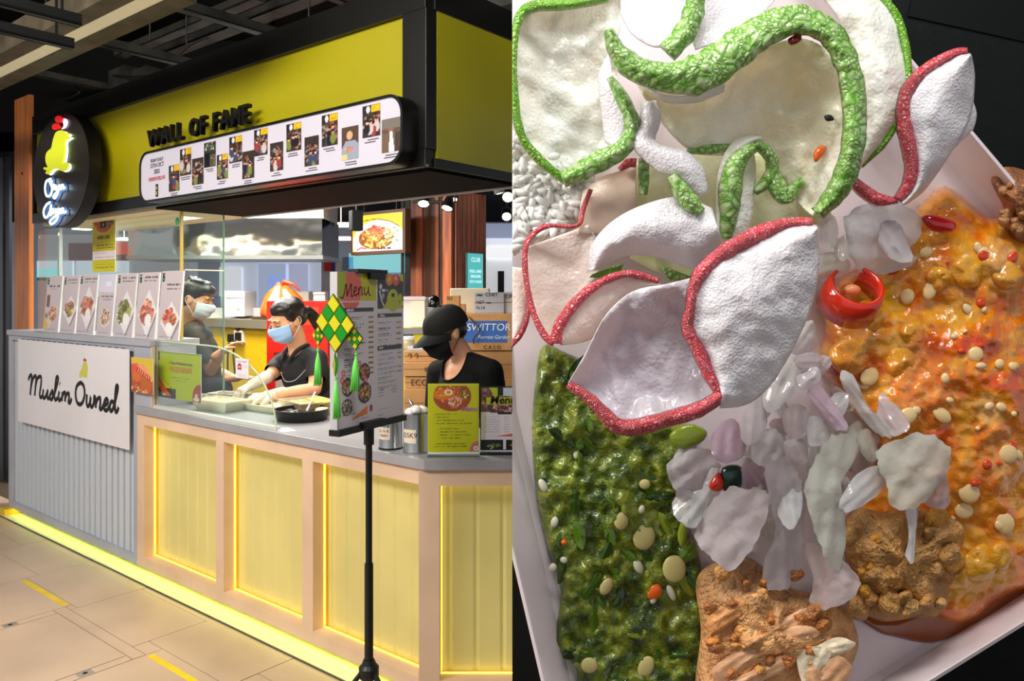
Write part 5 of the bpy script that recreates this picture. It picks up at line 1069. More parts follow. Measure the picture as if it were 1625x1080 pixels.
def person(label, head_pos, f, pitch, pel, chest, neck, sl, sr, el, er, wl, wr, skin, shirt, sleeve, hand_l, hand_r, mask, hair, neckcut, roll=0, trousers=(30, 30, 34), hs=1.0, down=True):
    X = headX(head_pos, f, pitch, roll, hs); t = thing('person', label, 'person', (pel[0], pel[1], 0)); inv = Matrix.Translation((-pel[0], -pel[1], 0)); sh = Vector((pel[0], pel[1], 0))
    loc = lambda p: Vector(p)-sh; X = inv @ X
    pel, chest, neck, sl, sr, el, er, wl, wr = [loc(p) for p in (pel, chest, neck, sl, sr, el, er, wl, wr)]
    ax = (sl-sr).normalized(); ax.z = 0; hipL, hipR = pel+ax*.085, pel-ax*.085; fw = ax.cross(Vector((0, 0, 1)))
    feet = []
    b = MB(); torso(b, pel, chest, neck, sl, sr, -.006)
    cap(b, [neck+Vector((0, 0, -.02)), neck.lerp(X @ Vector((0, .03, -.06)), .6), X @ Vector((0, .025, -.04))], [.058, .050, .050])
    head_parts(b, X)
    for s_, e_, w_ in ((sl, el, wl), (sr, er, wr)): cap(b, [s_, s_.lerp(e_, .5), e_, e_.lerp(w_, .35), w_], [.046, .043, .036, .036, .024])
    for h_ in (hipL, hipR): cap(b, [h_, Vector((h_.x, h_.y, pel.z*.5)), Vector((h_.x, h_.y, .08))], [.085, .055, .04]); cap(b, [Vector((h_.x, h_.y, .05)), Vector((h_.x, h_.y, .04))+fw*-.14], [.045, .035])
    gl_ = []
    for w_, spec in ((wl, hand_l), (wr, hand_r)):
        if spec: hand(b, w_, spec[0], spec[1], spec[2], -.001, spec[3])
    add_mesh('body', remesh(b, .0065, 3, 'body'), skin, t)
    face_bits(t, X, down)
    g = MB(); torso(g, pel, chest, neck, sl, sr, .010)
    for s_, e_ in ((sl, el), (sr, er)): cap(g, [s_, s_.lerp(e_, sleeve)], [.062, .060])
    me = remesh(g, .007, 5, 'shirt')
    nc, nr_ = neckcut; ncv = X @ Vector(nc) if len(nc) == 3 else neck
    ends = [(s_.lerp(e_, sleeve), (e_-s_).normalized()) for s_, e_ in ((sl, el), (sr, er))]
    tests = [lambda p: ((p-ncv).length < nr_)]+[(lambda p, c=c, d=d: (p-c).dot(d) > .028 and (p-c).length < .085) for c, d in ends]+[lambda p: p.z < pel.z-.10]
    cut(me, tests); bm = bmesh.new(); bm.from_mesh(me)
    for v in bm.verts:                                        # even out the hems
        if not v.is_boundary: continue
        if abs((v.co-ncv).length-nr_) < .03: v.co = ncv+(v.co-ncv).normalized()*nr_
        for c_, d_ in ends:
            if (v.co-c_).length < .1 and abs((v.co-c_).dot(d_)-.028) < .03: v.co -= d_*((v.co-c_).dot(d_)-.028)
    bl = [v.co.copy() for v in bm.verts if v.is_boundary and abs((v.co-ncv).length-nr_) < .004]
    bm.to_mesh(me); bm.free(); so_ = add_mesh('shirt', me, shirt, t)
    if len(bl) > 30:                                          # ribbed neckline
        axn = (neck-chest).normalized(); e1 = axn.orthogonal().normalized(); e2 = axn.cross(e1); ct = sum(bl, Vector())/len(bl); bins = {}
        for q in bl: bins.setdefault(int((math.atan2((q-ct).dot(e2), (q-ct).dot(e1))+math.pi)/(2*math.pi)*22) % 22, []).append(q)
        lp = [sum(bins[k_], Vector())/len(bins[k_]) for k_ in sorted(bins)]
        lp = [(lp[i-1]+lp[i]*2+lp[(i+1) % len(lp)])/4 for i in range(len(lp))]; lp = catmull(lp, 4, True); MB().tube(lp+lp[:1], .0055, 8).build('neck_hem', shirt, so_, smooth=True)
    g = MB()
    for h_ in (hipL, hipR): cap(g, [h_+Vector((0, 0, .02)), Vector((h_.x, h_.y, pel.z*.5)), Vector((h_.x, h_.y, .09))], [.10, .075, .06])
    g.ball(pel, (.165, .13, .12)); add_mesh('trousers', remesh(g, .014, 3, 'trousers'), M('trousers_%d' % trousers[0], trousers, .8), t)
    face_mask(t, X, *mask); hair(t, X)
    return t, X, sh
# ---- woman preparing food
def hair_w(t, X):
    h = MB(); B = lambda c, r: h.ball(X @ Vector(c), r, 18, 12, X.to_3x3())
    B((0, .030, .042), (.083, .096, .082)); B((0, .06, .0), (.074, .07, .07)); B((0, .008, .068), (.078, .080, .052)); B((.070, .018, .03), (.016, .05, .045)); B((-.070, .018, .03), (.016, .05, .045))
    cap(h, [X @ Vector(p) for p in ((0, .11, .0), (0, .145, -.015), (.0, .165, -.06), (.01, .165, -.12), (.02, .16, -.17))], [.028, .030, .034, .028, .010])
    add_mesh('hair', remesh(h, .006, 2, 'hair'), hair_m, t)
    MB().lathe([(.020, -.008), (.026, 0), (.020, .008)], 14).build('hair_tie', black, t).matrix_local = X @ Matrix.Translation((0, .122, -.004)) @ Matrix.Rotation(math.pi/2, 4, 'X')
polo = M('navy_black_polo', (19, 20, 24), .75, var=(14, .12), bump=(60, .2, .004))
glv = M('clear_vinyl_glove', (238, 220, 200), .22, trans=.12, sss=.2, bump=(50, .8, .006))
wL, wR = at(430, 627, 4.16), at(405, 608, 4.30); fL = (at(395, 632, 4.06)-wL), (0, -.2, 1); fR = (at(372, 626, 4.22)-wR), (-.1, -.1, 1)
t, X, sh = person('woman in a dark polo, blue mask and clear gloves preparing food behind the counter', at(455, 507, 4.37), (-.66, -.72), .42,
    (-1.12, 4.56, .88), at(487, 598, 4.50), at(474, 556, 4.46), at(503, 570, 4.38), at(446, 578, 4.56), at(500, 617, 4.27), at(428, 596, 4.46), wL, wR,
    skin_w, polo, .52, (fL[0], fL[1], -1, .9), (fR[0], fR[1], 1, .9), (M('blue_mask', (150, 186, 226), .6), 1.0, True), hair_w, ((0, .0, -.165), .075), .05)
for w_, f_, s_ in ((wL, fL, -1), (wR, fR, 1)):
    g = MB(); hand(g, w_-sh, f_[0], f_[1], s_, .0042, .9); d = Vector(f_[0]).normalized(); cap(g, [w_-sh-d*.075, w_-sh-d*.03, w_-sh], [.037, .034, .030]); add_mesh('glove', remesh(g, .0042, 1, 'glove'), glv, t)
# collar, placket, emblem and necklace
nk = at(474, 556, 4.46)-sh
fwd_ = Vector((-.62, -.78, 0)); sd_ = Vector((-.78, .62, 0))
for s in (-1, 1):
    q = [nk+Vector((0, 0, .03))-fwd_*.045+sd_*s*.03, nk+Vector((0, 0, .03))+sd_*s*.062, nk+Vector((0, 0, .0))+fwd_*.055+sd_*s*.05, nk+Vector((0, 0, -.06))+fwd_*.095+sd_*s*.028]
    MB().tube(catmull(q, 5), [.012]*12+[.010]*3+[.004], 8).build('collar', polo, t, smooth=True)
eb = at(491, 578, 4.335)-sh; MB().ball(eb, (.008, .003, .004), 8, 6).build('chest_emblem', card_w, t)
cd_ = MB().tube(catmull([at(446, 590, 4.36)-sh, at(452, 604, 4.34)-sh, at(466, 604, 4.33)-sh, at(478, 594, 4.33)-sh, at(488, 582, 4.34)-sh], 5), .0016, 5).build('earphone_cord', M('pale_cord', (190, 186, 180), .5), t, smooth=True)
# ---- man in the black cap
def hair_c(t, X):
    h = MB(); B = lambda c, r: h.ball(X @ Vector(c), r, 18, 12, X.to_3x3()); B((0, .055, -.005), (.076, .06, .062)); B((.066, .02, .0), (.012, .03, .03)); B((-.066, .02, .0), (.012, .03, .03)); add_mesh('hair', remesh(h, .006, 2, 'hair'), hair_m, t)
    cm = M('black_cap', (15, 15, 13), .75, bump=(90, .2, .003), spec=.25); n = 30; vs = []
    for j in range(11):
        th = math.pi/2*j/10
        for k in range(n): a = 2*math.pi*k/n; vs.append(X @ Vector((.088*math.cos(th)**.75*math.cos(a), (.014+.122*math.cos(th)**.75*math.sin(a)), .016+.106*math.sin(th))))
    c = MB().add(vs, [(j*n+k, j*n+(k+1) % n, (j+1)*n+(k+1) % n, (j+1)*n+k) for j in range(10) for k in range(n)]).build('cap_crown', cm, t, smooth=True)
    vs = []; m = 16
    for zo in (0, -.004):
        for j in range(6):
            r = j/5
            for k in range(m+1): a = math.radians(-165+150*k/m); vs.append(X @ Vector((.084*math.cos(a)*(1+.02*r), .012+(.119+.078*r*(-math.sin(a))**.7)*math.sin(a), .026+zo-.030*r-.022*abs(math.cos(a))**2)))
    q = 6*(m+1); fs = [(z*q+j*(m+1)+k, z*q+j*(m+1)+k+1, z*q+(j+1)*(m+1)+k+1, z*q+(j+1)*(m+1)+k) for z in (0, 1) for j in range(5) for k in range(m)]
    MB().add(vs, fs).build('cap_brim', cm, c, smooth=True); MB().ball(X @ Vector((0, .018, .123)), (.008, .008, .004), 10, 6).build('cap_button', cm, c, smooth=True)
tee = M('black_tshirt', (7, 8, 8), .85, var=(10, .1), spec=.2); bmask = M('black_mask', (8, 9, 9), .75, spec=.2)
Yc = 3.66
person('man in a black cap, black mask and black T-shirt behind the carton stacks', at(706, 526, Yc-.03), (-.80, -.60), .36,
    (at(745, 0, Yc).x, Yc+.06, .86), at(742, 615, Yc+.03), at(737, 566, Yc+.02), at(778, 590, Yc-.10), at(697, 590, Yc+.14), at(792, 690, Yc-.06), at(690, 690, Yc+.10), at(745, 720, Yc-.22), at(700, 720, Yc-.12),
    skin_m, tee, .62, ((-.8, -.5, -.1), (0, 0, 1), -1, .5), ((-.2, -.9, -.1), (0, 0, 1), 1, .5), (bmask, 1.03, False), hair_c, ((.01, .0, -.185), .088), 0, (26, 26, 30), .97)
# ---- man behind the glass
def hair_g(t, X):
    h = MB(); B = lambda c, r: h.ball(X @ Vector(c), r, 18, 12, X.to_3x3()); B((0, .028, .046), (.085, .098, .080)); B((0, .055, .0), (.078, .066, .075)); B((0, -.035, .075), (.066, .062, .040)); B((.066, .02, .02), (.016, .04, .04)); B((-.066, .02, .02), (.016, .04, .04))
    for k in range(14): a = k*.45; B((.05*math.cos(a), .02+.06*math.sin(a), .11+.004*(k % 3)), (.016, .02, .012))
    add_mesh('hair', remesh(h, .006, 1, 'hair'), hair_m, t)
Yg = 4.98
person('man with dark hair, pale mask and dark T-shirt standing behind the glass', at(313, 474, Yg), (.97, -.05), .34,
    (at(318, 0, Yg).x, Yg+.12, .88), at(316, 560, Yg+.08), at(306, 510, Yg+.06), at(316, 532, Yg+.22), at(305, 530, Yg-.10), at(345, 590, Yg+.15), at(334, 588, Yg-.14), at(372, 600, Yg+.1), at(352, 558, Yg-.2),
    skin_m, M('olive_black_tshirt', (42, 46, 44), .8), .72, ((.9, 0, .1), (0, 0, 1), -1, .6), ((.7, .1, .5), (-.4, 0, 1), 1, .7), (M('pale_mask', (196, 206, 220), .6), 1.0, True), hair_g, ((0, .02, -.17), .068), 0, (36, 38, 40), 1.0)

# ================================================================== THE TRAY OF FOOD (set upright on a black table top, right of the stall)
YB = 1.75                                                     # plane of the table top; h is height above it, towards the viewer
def FP(px, py, h): return at(px, py, YB-h)
def clip_left(me):                                            # the tray is cut off clean at the table's left edge
    bm = bmesh.new(); bm.from_mesh(me)
    r = bmesh.ops.bisect_plane(bm, geom=list(bm.verts)+list(bm.edges)+list(bm.faces), plane_co=(.0006, 0, 0), plane_no=(1, 0, 0), clear_inner=True)
    ed = [e for e in r['geom_cut'] if isinstance(e, bmesh.types.BMEdge)]
    if ed: bmesh.ops.holes_fill(bm, edges=ed, sides=0)
    bm.to_mesh(me); bm.free(); return me
def fin(mb, name, mat, parent=None, smooth=True, clip=False, cols=None):
    me = mb.mesh(name, [mat], smooth)
    if cols is not None and len(cols) == len(me.vertices): vcol(me, cols)
    if clip: clip_left(me)
    return link(name, me, parent)
tbl = thing('dining_table', 'black table top standing behind the white food tray', 'table', (0, 0, 0))
MB().box(.0006, 2.0, YB, YB+.05, 0, 2.75).build('slab', M('black_table', (7, 11, 11), .6, var=(30, .3), bump=(80, .25, .003), spec=.25), tbl)
a, b = FP(1440, 24, 0), FP(1640, 68, 0); dv = (b-a).normalized(); nn = Vector((-dv.z, 0, dv.x))
MB().add([a-nn*.003+Vector((0, -.004, 0)), b-nn*.003+Vector((0, -.004, 0)), b+nn*.5+Vector((0, -.004, 0)), a+nn*.5+Vector((0, -.004, 0)), a-nn*.003, b-nn*.003, b+nn*.5, a+nn*.5], [(0, 1, 2, 3), (0, 4, 5, 1), (1, 5, 6, 2), (2, 6, 7, 3), (3, 7, 4, 0)]).build('raised_edge', M('black_table_edge', (6, 9, 8), .5, spec=.25), tbl)
# the tray
RIM, FLO = .135, .022
def inset(poly, dpx, hh):
    n = len(poly); P_ = [np.array(p, float) for p in poly]; c = np.mean(P_, 0); out = []
    for i in range(n):
        a, b, d = P_[i-1], P_[i], P_[(i+1) % n]
        def off(p, q):
            t = (q-p)/np.linalg.norm(q-p); nrm = np.array([-t[1], t[0]]);
            if np.dot(nrm, c-p) < 0: nrm = -nrm
            return p+nrm*dpx, t
        (p1, t1), (p2, t2) = off(a, b), off(b, d); A = np.array([t1, -t2]).T
        s = np.linalg.solve(A, p2-p1); out.append(tuple(p1+t1*s[0]))
    return out
ext = [(760, 660), (938, 1420), (2005, 755), (1318, -60), (690, -760)]   # true outline, its left part is cut at the table edge
rings = [(inset(ext, 26, 0), .004), (ext, RIM), (inset(ext, 5, 0), RIM+.003), (inset(ext, 8, 0), RIM-.002), (inset(ext, 46, 0), FLO+.012), (inset(ext, 60, 0), FLO)]
mb = MB(); n = 5; vs = [FP(x, y, h) for r, h in rings for x, y in r]
mb.add(vs, [(i*n+k, i*n+(k+1) % n, (i+1)*n+(k+1) % n, (i+1)*n+k) for i in range(5) for k in range(n)]+[tuple(5*n+k for k in range(n)), tuple(range(n-1, -1, -1))])
tray = thing('food_tray', 'white paper tray of fried chicken, sambal and prawn crackers', 'tray', (0, 0, 0))
fin(mb, 'paper_tray', M('white_paper_tray', (232, 220, 224), .38, var=(3, .02), bump=(14, .08, .004)), tray, smooth=False, clip=True)

# ------------------------------------------------------------------ shape makers
def inside(poly, x, y):
    n = len(poly); c = False; j = n-1
    for i in range(n):
        (xi, yi), (xj, yj) = poly[i], poly[j]
        if (yi > y) != (yj > y) and x < (xj-xi)*(y-yi)/(yj-yi)+xi: c = not c
        j = i
    return c
def seg_dist(poly, X, Y):                                     # distance of grid points to the outline
    D = np.full(X.shape, 1e9)
    for i in range(len(poly)):
        (x1, y1), (x2, y2) = poly[i], poly[(i+1) % len(poly)]; dx, dy = x2-x1, y2-y1; t = np.clip(((X-x1)*dx+(Y-y1)*dy)/(dx*dx+dy*dy+1e-9), 0, 1)
        D = np.minimum(D, np.hypot(X-x1-t*dx, Y-y1-t*dy))
    return D
def nearest(poly, x, y):
    best = (1e9, x, y)
    for i in range(len(poly)):
        (x1, y1), (x2, y2) = poly[i], poly[(i+1) % len(poly)]; dx, dy = x2-x1, y2-y1; t = min(1, max(0, ((x-x1)*dx+(y-y1)*dy)/(dx*dx+dy*dy+1e-9))); d = (x-x1-t*dx)**2+(y-y1-t*dy)**2
        if d < best[0]: best = (d, x1+t*dx, y1+t*dy)
    return best[1], best[2]
def field(name, poly, res, hf, cf, mat, parent, soft=14, clip=False, hb=FLO):
    poly = catmull(poly, 4, True); xs = np.arange(min(p[0] for p in poly)-res, max(p[0] for p in poly)+res, res); ys = np.arange(min(p[1] for p in poly)-res, max(p[1] for p in poly)+res, res)
    X, Y = np.meshgrid(xs, ys); D = seg_dist(poly, X, Y); m = np.zeros(X.shape, bool)
    for i in range(len(poly)):
        (x1, y1), (x2, y2) = poly[i], poly[(i+1) % len(poly)]
        if y1 != y2: m ^= ((y1 > Y) != (y2 > Y)) & (X < (x2-x1)*(Y-y1)/(y2-y1)+x1)
    idx = -np.ones(X.shape, int); vs = []; cs = []
    keep = m | (D < res*1.2)
    for j in range(X.shape[0]):
        for i in range(X.shape[1]):
            if not keep[j, i]: continue
            x, y = X[j, i], Y[j, i]; e = min(1, D[j, i]/soft) if m[j, i] else 0
            if not m[j, i]: x, y = nearest(poly, x, y)
            h = hb+(hf(x, y)-hb)*math.sqrt(1-(1-e)**2); idx[j, i] = len(vs); vs.append(FP(x, y, h)); cs.append(cf(x, y))
    fs = [(idx[j, i], idx[j+1, i], idx[j+1, i+1], idx[j, i+1]) for j in range(X.shape[0]-1) for i in range(X.shape[1]-1) if min(idx[j, i], idx[j+1, i], idx[j+1, i+1], idx[j, i+1]) >= 0]
    me = bpy.data.meshes.new(name); me.from_pydata(vs, [], fs); vcol(me, np.array(cs)); me.materials.append(mat); me.polygons.foreach_set('use_smooth', [True]*len(me.polygons))
    me.flip_normals() if me.polygons and me.polygons[0].normal.y > 0 else None
    if clip: clip_left(me)
    return link(name, me, parent)
def pillow(name, poly, h0, th, mat, parent=None, rings=5, nz=0, nsc=.05, tilt=(0, 0), seed=0, k=4, prof=2.0, vein=0, clip=False, cf=None, conc=0):
    o = catmull(poly, k, True); cx_ = sum(p[0] for p in o)/len(o); cy_ = sum(p[1] for p in o)/len(o); n = len(o); vs = []; cs = []
    def H(x, y, t):
        v = h0+tilt[0]*(x-cx_)+tilt[1]*(y-cy_)+th*(1-t**prof)**.5*(1-conc*(1-t))
        if nz: v += nz*fbm((x*nsc, y*nsc, seed), 1, 3, seed)*(1-t**6)
        if vein: v += vein*math.sin((x*.7+y*.25+seed*9)*.35)*(1-t**4)
        return v
    vs.append(FP(cx_, cy_, H(cx_, cy_, 0))); cs.append((cx_, cy_))
    for r in range(1, rings+1):
        t = math.sin(r/rings*math.pi/2)
        for x, y in o: xx, yy = cx_+(x-cx_)*t, cy_+(y-cy_)*t; vs.append(FP(xx, yy, H(xx, yy, t))); cs.append((xx, yy))
    for x, y in o: xx, yy = cx_+(x-cx_)*.93, cy_+(y-cy_)*.93; vs.append(FP(xx, yy, h0+tilt[0]*(xx-cx_)+tilt[1]*(yy-cy_)-th*.35)); cs.append((xx, yy))
    vs.append(FP(cx_, cy_, h0-th*.35)); cs.append((cx_, cy_)); L = len(vs)-1; R = rings+1
    fs = [(0, 1+j, 1+(j+1) % n) for j in range(n)]+[(1+i*n+j, 1+(i+1)*n+j, 1+(i+1)*n+(j+1) % n, 1+i*n+(j+1) % n) for i in range(R-1) for j in range(n)]+[(L, 1+(R-1)*n+(j+1) % n, 1+(R-1)*n+j) for j in range(n)]
    mb = MB().add(vs, fs); return fin(mb, name, mat, parent, True, clip, None if cf is None else np.array([cf(x, y) for x, y in cs]))
def slab(name, poly, h0, th, mat, seed, curl=.012, tilt=(0, 0), rings=9):
    o = catmull(poly, 5, True); P_ = np.array(o); c = P_.mean(0); n = len(o); rq = random.Random(seed)
    for i in range(n):                                          # torn, uneven outline
        v = P_[i]-c; P_[i] = c+v*(1+.09*fbm((o[i][0]*.12, o[i][1]*.12, seed), 1, 3, seed))
    ev, V = np.linalg.eigh(np.cov((P_-c).T)); ax = V[:, 0]; wd = math.sqrt(ev[0])*1.8+1e-6
    def H(q, t): 
        s_ = np.dot(q-c, ax)/wd; g = np.dot(q-c, V[:, 1])
        return h0+tilt[0]*(q[0]-c[0])+tilt[1]*(q[1]-c[1])-curl*s_*s_+min(.0022, .00005*wd)*math.sin(s_*11+seed)+.006*fbm((q[0]*.03, q[1]*.03, seed), 1, 3, seed)
    vs = []
    for side in (0, 1):
        vs.append(FP(c[0], c[1], H(c, 0)-side*th))
        for r in range(1, rings+1):
            t = r/rings
            for i in range(n): q = c+(P_[i]-c)*t*(1 if side == 0 else .97); vs.append(FP(q[0], q[1], H(q, t)-side*th))
    m = 1+rings*n; fs = []
    for b, sg_ in ((0, 1), (m, -1)):
        F_ = [(b, b+1+j, b+1+(j+1) % n) for j in range(n)]+[(b+1+i*n+j, b+1+(i+1)*n+j, b+1+(i+1)*n+(j+1) % n, b+1+i*n+(j+1) % n) for i in range(rings-1) for j in range(n)]
        fs += F_ if sg_ > 0 else [f[::-1] for f in F_]
    e = 1+(rings-1)*n; fs += [(e+j, m+e+j, m+e+(j+1) % n, e+(j+1) % n) for j in range(n)]
    o_ = fin(MB().add(vs, fs), name, mat, None, True); sharp(o_.data, 38); return o_
def vor(p, sc):
    d, _ = mnoise.voronoi(Vector(p)*sc); return d[1]-d[0]
def sheet(name, A, B, mat, parent, nu=60, nv=14, bulge=0.0, th=.009, nz=.0, bub=0.0, clip=False, bsc=62, fine=0.0):
    A = resample(catmull([p for p in A], 5), nu); B = resample(catmull([p for p in B], 5), nu); top = []
    for j in range(nv+1):
        t = j/nv
        for i in range(nu):
            q = A[i]*(1-t)+B[i]*t; h = q[2]+bulge*math.sin(math.pi*t)
            w_ = FP(q[0], q[1], h)
            dh = nz*fbm((q[0]*.02, q[1]*.02, q[2]*3), 1, 3, len(name)) if nz else 0
            if fine: dh += fine*fbm((q[0]*.13, q[1]*.13, q[2]*9), 1, 2, 5)
            if bub: dh += bub*(min(.55, vor((w_.x, w_.y*.3, w_.z), bsc))*1.6-.3)*(1 if 0 < j < nv else .3)
            top.append(FP(q[0], q[1], h+dh))
    m = len(top); bot = [p+Vector((0, th, 0)) for p in top]
    fs = []
    for j in range(nv):
        for i in range(nu-1):
            a = j*nu+i; fs += [(a, a+1, a+nu+1, a+nu), (m+a, m+a+nu, m+a+nu+1, m+a+1)]
    for i in range(nu-1): fs += [(i, m+i, m+i+1, i+1), (nv*nu+i, nv*nu+i+1, m+nv*nu+i+1, m+nv*nu+i)]
    for j in range(nv): a, b = j*nu, j*nu+nu-1; fs += [(a, a+nu, m+a+nu, m+a), (b, m+b, m+b+nu, b+nu)]
    return fin(MB().add(top+bot, fs), name, mat, parent, True, clip)

# ------------------------------------------------------------------ food materials
def bubbly(name, dark, mid, light, sc=62, rough=.16):
    m = bpy.data.materials.new(name); m.use_nodes = True; MATS[name] = m; nt = m.node_tree; N = nt.nodes.new; L = nt.links.new; b = nt.nodes['Principled BSDF']
    tc = N('ShaderNodeTexCoord'); v = N('ShaderNodeTexVoronoi'); v.feature = 'DISTANCE_TO_EDGE'; v.inputs['Scale'].default_value = sc
    nz = N('ShaderNodeTexNoise'); nz.inputs['Scale'].default_value = 11; mp = N('ShaderNodeMapping'); mp.inputs['Scale'].default_value = (1, .4, 1)
    n3 = N('ShaderNodeTexNoise'); n3.inputs['Scale'].default_value = 24; L(tc.outputs['Object'], n3.inputs['Vector']); va = N('ShaderNodeVectorMath'); va.operation = 'MULTIPLY_ADD'; L(n3.outputs['Color'], va.inputs[0]); va.inputs[1].default_value = (.016, .016, .016); L(tc.outputs['Object'], va.inputs[2]); L(va.outputs[0], mp.inputs[0]); L(mp.outputs[0], v.inputs['Vector']); L(tc.outputs['Object'], nz.inputs['Vector'])
    r = N('ShaderNodeValToRGB'); e = r.color_ramp.elements; e[0].position = .0; e[0].color = rgba(dark); e[1].position = .34; e[1].color = rgba(light); x = e.new(.07); x.color = rgba(mid)
    v2 = N('ShaderNodeTexVoronoi'); v2.feature = 'DISTANCE_TO_EDGE'; v2.inputs['Scale'].default_value = sc*2.1; L(mp.outputs[0], v2.inputs['Vector'])
    n5 = N('ShaderNodeTexNoise'); n5.inputs['Scale'].default_value = 30; L(tc.outputs['Object'], n5.inputs['Vector']); r5 = N('ShaderNodeValToRGB'); r5.color_ramp.elements[0].position = .47; r5.color_ramp.elements[1].position = .55; L(n5.outputs[0], r5.inputs[0])
    md = N('ShaderNodeMix'); L(r5.outputs[0], md.inputs[0]); L(v.outputs['Distance'], md.inputs[2]); L(v2.outputs['Distance'], md.inputs[3]); dist = md.outputs[0]
    L(dist, r.inputs[0]); mx = N('ShaderNodeMix'); mx.data_type = 'RGBA'; mx.blend_type = 'MULTIPLY'; mx.inputs[0].default_value = .5
    r2 = N('ShaderNodeValToRGB'); r2.color_ramp.elements[0].color = (.45, .5, .4, 1); r2.color_ramp.elements[0].position = .35; r2.color_ramp.elements[1].position = .65; L(nz.outputs[0], r2.inputs[0])
    L(r.outputs[0], mx.inputs[6]); L(r2.outputs[0], mx.inputs[7]); L(mx.outputs[2], b.inputs['Base Color'])
    bp = N('ShaderNodeBump'); bp.inputs['Strength'].default_value = .8; bp.inputs['Distance'].default_value = .006; L(dist, bp.inputs['Height']); L(bp.outputs[0], b.inputs['Normal'])
    b.inputs['Roughness'].default_value = rough; b.inputs['Subsurface Weight'].default_value = .15; b.inputs['Subsurface Scale'].default_value = .02
    return m
def puffed(name, c, rough=.3, sss=.3, sc=230, st=.5, c2=None):
    m = M(name, c, rough, sss=sss, coat=.4, var=(7, .05) if c2 is None else (6, .1), c2=c2); nt = m.node_tree; N = nt.nodes.new; L = nt.links.new; b = nt.nodes['Principled BSDF']
    tc = N('ShaderNodeTexCoord'); v = N('ShaderNodeTexVoronoi'); v.feature = 'SMOOTH_F1'; v.inputs['Scale'].default_value = sc; L(tc.outputs['Object'], v.inputs['Vector'])
    n = N('ShaderNodeTexNoise'); n.inputs['Scale'].default_value = 110; n.inputs['Detail'].default_value = 5; L(tc.outputs['Object'], n.inputs['Vector']); ad = N('ShaderNodeMath'); ad.operation = 'ADD'; L(v.outputs['Distance'], ad.inputs[0]); L(n.outputs[0], ad.inputs[1])
    bp = N('ShaderNodeBump'); bp.inputs['Strength'].default_value = st; bp.inputs['Distance'].default_value = .004; L(ad.outputs[0], bp.inputs['Height']); L(bp.outputs[0], b.inputs['Normal'])
    return m
g_rim = bubbly('green_cracker_rim', (84, 150, 46), (138, 186, 88), (198, 218, 170), 52); r_rim = bubbly('red_cracker_rim', (186, 40, 58), (212, 78, 90), (228, 142, 146), 120)
g_thin = bubbly('green_cracker_edge', (70, 150, 24), (122, 190, 50), (176, 214, 110), 110)
cw = puffed('white_cracker', (228, 224, 228)); cc = puffed('cream_cracker', (248, 243, 230), .22, .4, 150, .45); cy = puffed('oily_cracker', (248, 244, 230), .18, .4, 140, .4, (242, 234, 204)); cp = puffed('pink_cracker', (246, 228, 222), .24, .4, 160, .4, (242, 218, 206))

# ------------------------------------------------------------------ rice under the crackers
rice = fin(MB(), 'rice_bed', cw) if False else None
rg = random.Random(5); mb = MB()
poly_r = [(790, 200), (870, 240), (935, 280), (925, 330), (900, 360), (850, 375), (800, 400)]
pillow('rice_core', poly_r, .05, .03, M('steamed_rice', (244, 240, 228), .35, sss=.3), None, 6, .02, .05, clip=True) if False else None
for _ in range(1500):
    while True:
        x, y = rg.uniform(780, 940), rg.uniform(200, 400)
        if inside(poly_r, x, y): break
    q = Matrix.Rotation(rg.uniform(0, 3.1), 3, 'Y') @ Matrix.Rotation(rg.uniform(-.5, .5), 3, 'Z')
    mb.ball(FP(x, y, rg.uniform(.06, .145)), (.021, .008, .008), 6, 5, q)
ro = fin(mb, 'steamed_rice', M('steamed_rice', (250, 248, 240), .35, sss=.3), None, True, True); tag(ro, 'loose white steamed rice under the crackers at the left edge', 'rice', None, 'stuff')

# ------------------------------------------------------------------ green chilli sambal
def sam_h(x, y): return .062+.020*fbm((x*.018, y*.018, 0), 1, 4, 2)+.012*fbm((x*.07, y*.05, 3), 1, 2, 4)
g_pal = np.array([(42, 60, 8), (70, 92, 12), (102, 120, 20), (142, 150, 40), (66, 90, 18)])
def sam_c(x, y):
    n = fbm((x*.03, y*.03, 5), 1, 3, 1); f = np.clip((n+.75)/1.5, 0, .999)*4; i = int(f); return g_pal[i]*(1-(f-i))+g_pal[min(4, i+1)]*(f-i)
sm = M('sambal_paste', rough=.16, attr=True, coat=.6, bump=(70, .9, .012))
sam = thing('green_sambal', 'dark green chilli sambal paste along the left side of the tray', 'sambal', (0, 0, 0))
field('paste', [(862, 548), (900, 560), (960, 590), (1040, 660), (1110, 680), (1090, 740), (1080, 800), (1110, 880), (1120, 1000), (1118, 1100), (930, 1110), (915, 1060), (878, 1020), (890, 940), (868, 870), (850, 780), (844, 680), (850, 600)], 4, sam_h, sam_c, sm, sam, 18)
seedm = M('chilli_seed', (196, 184, 120), .3, sss=.2); seedp = M('pale_seed', (206, 206, 180), .3)
def seed(x, y, h, rx, ry, rot, parent, mat, name='chilli_seed', th=.006):
    q = Matrix.Rotation(rot, 3, 'Y'); o = MB().ball((0, 0, 0), (rx/FPX*YB, th, ry/FPX*YB), 14, 8, q).build(name, mat, parent, FP(x, y, h), smooth=True); return o
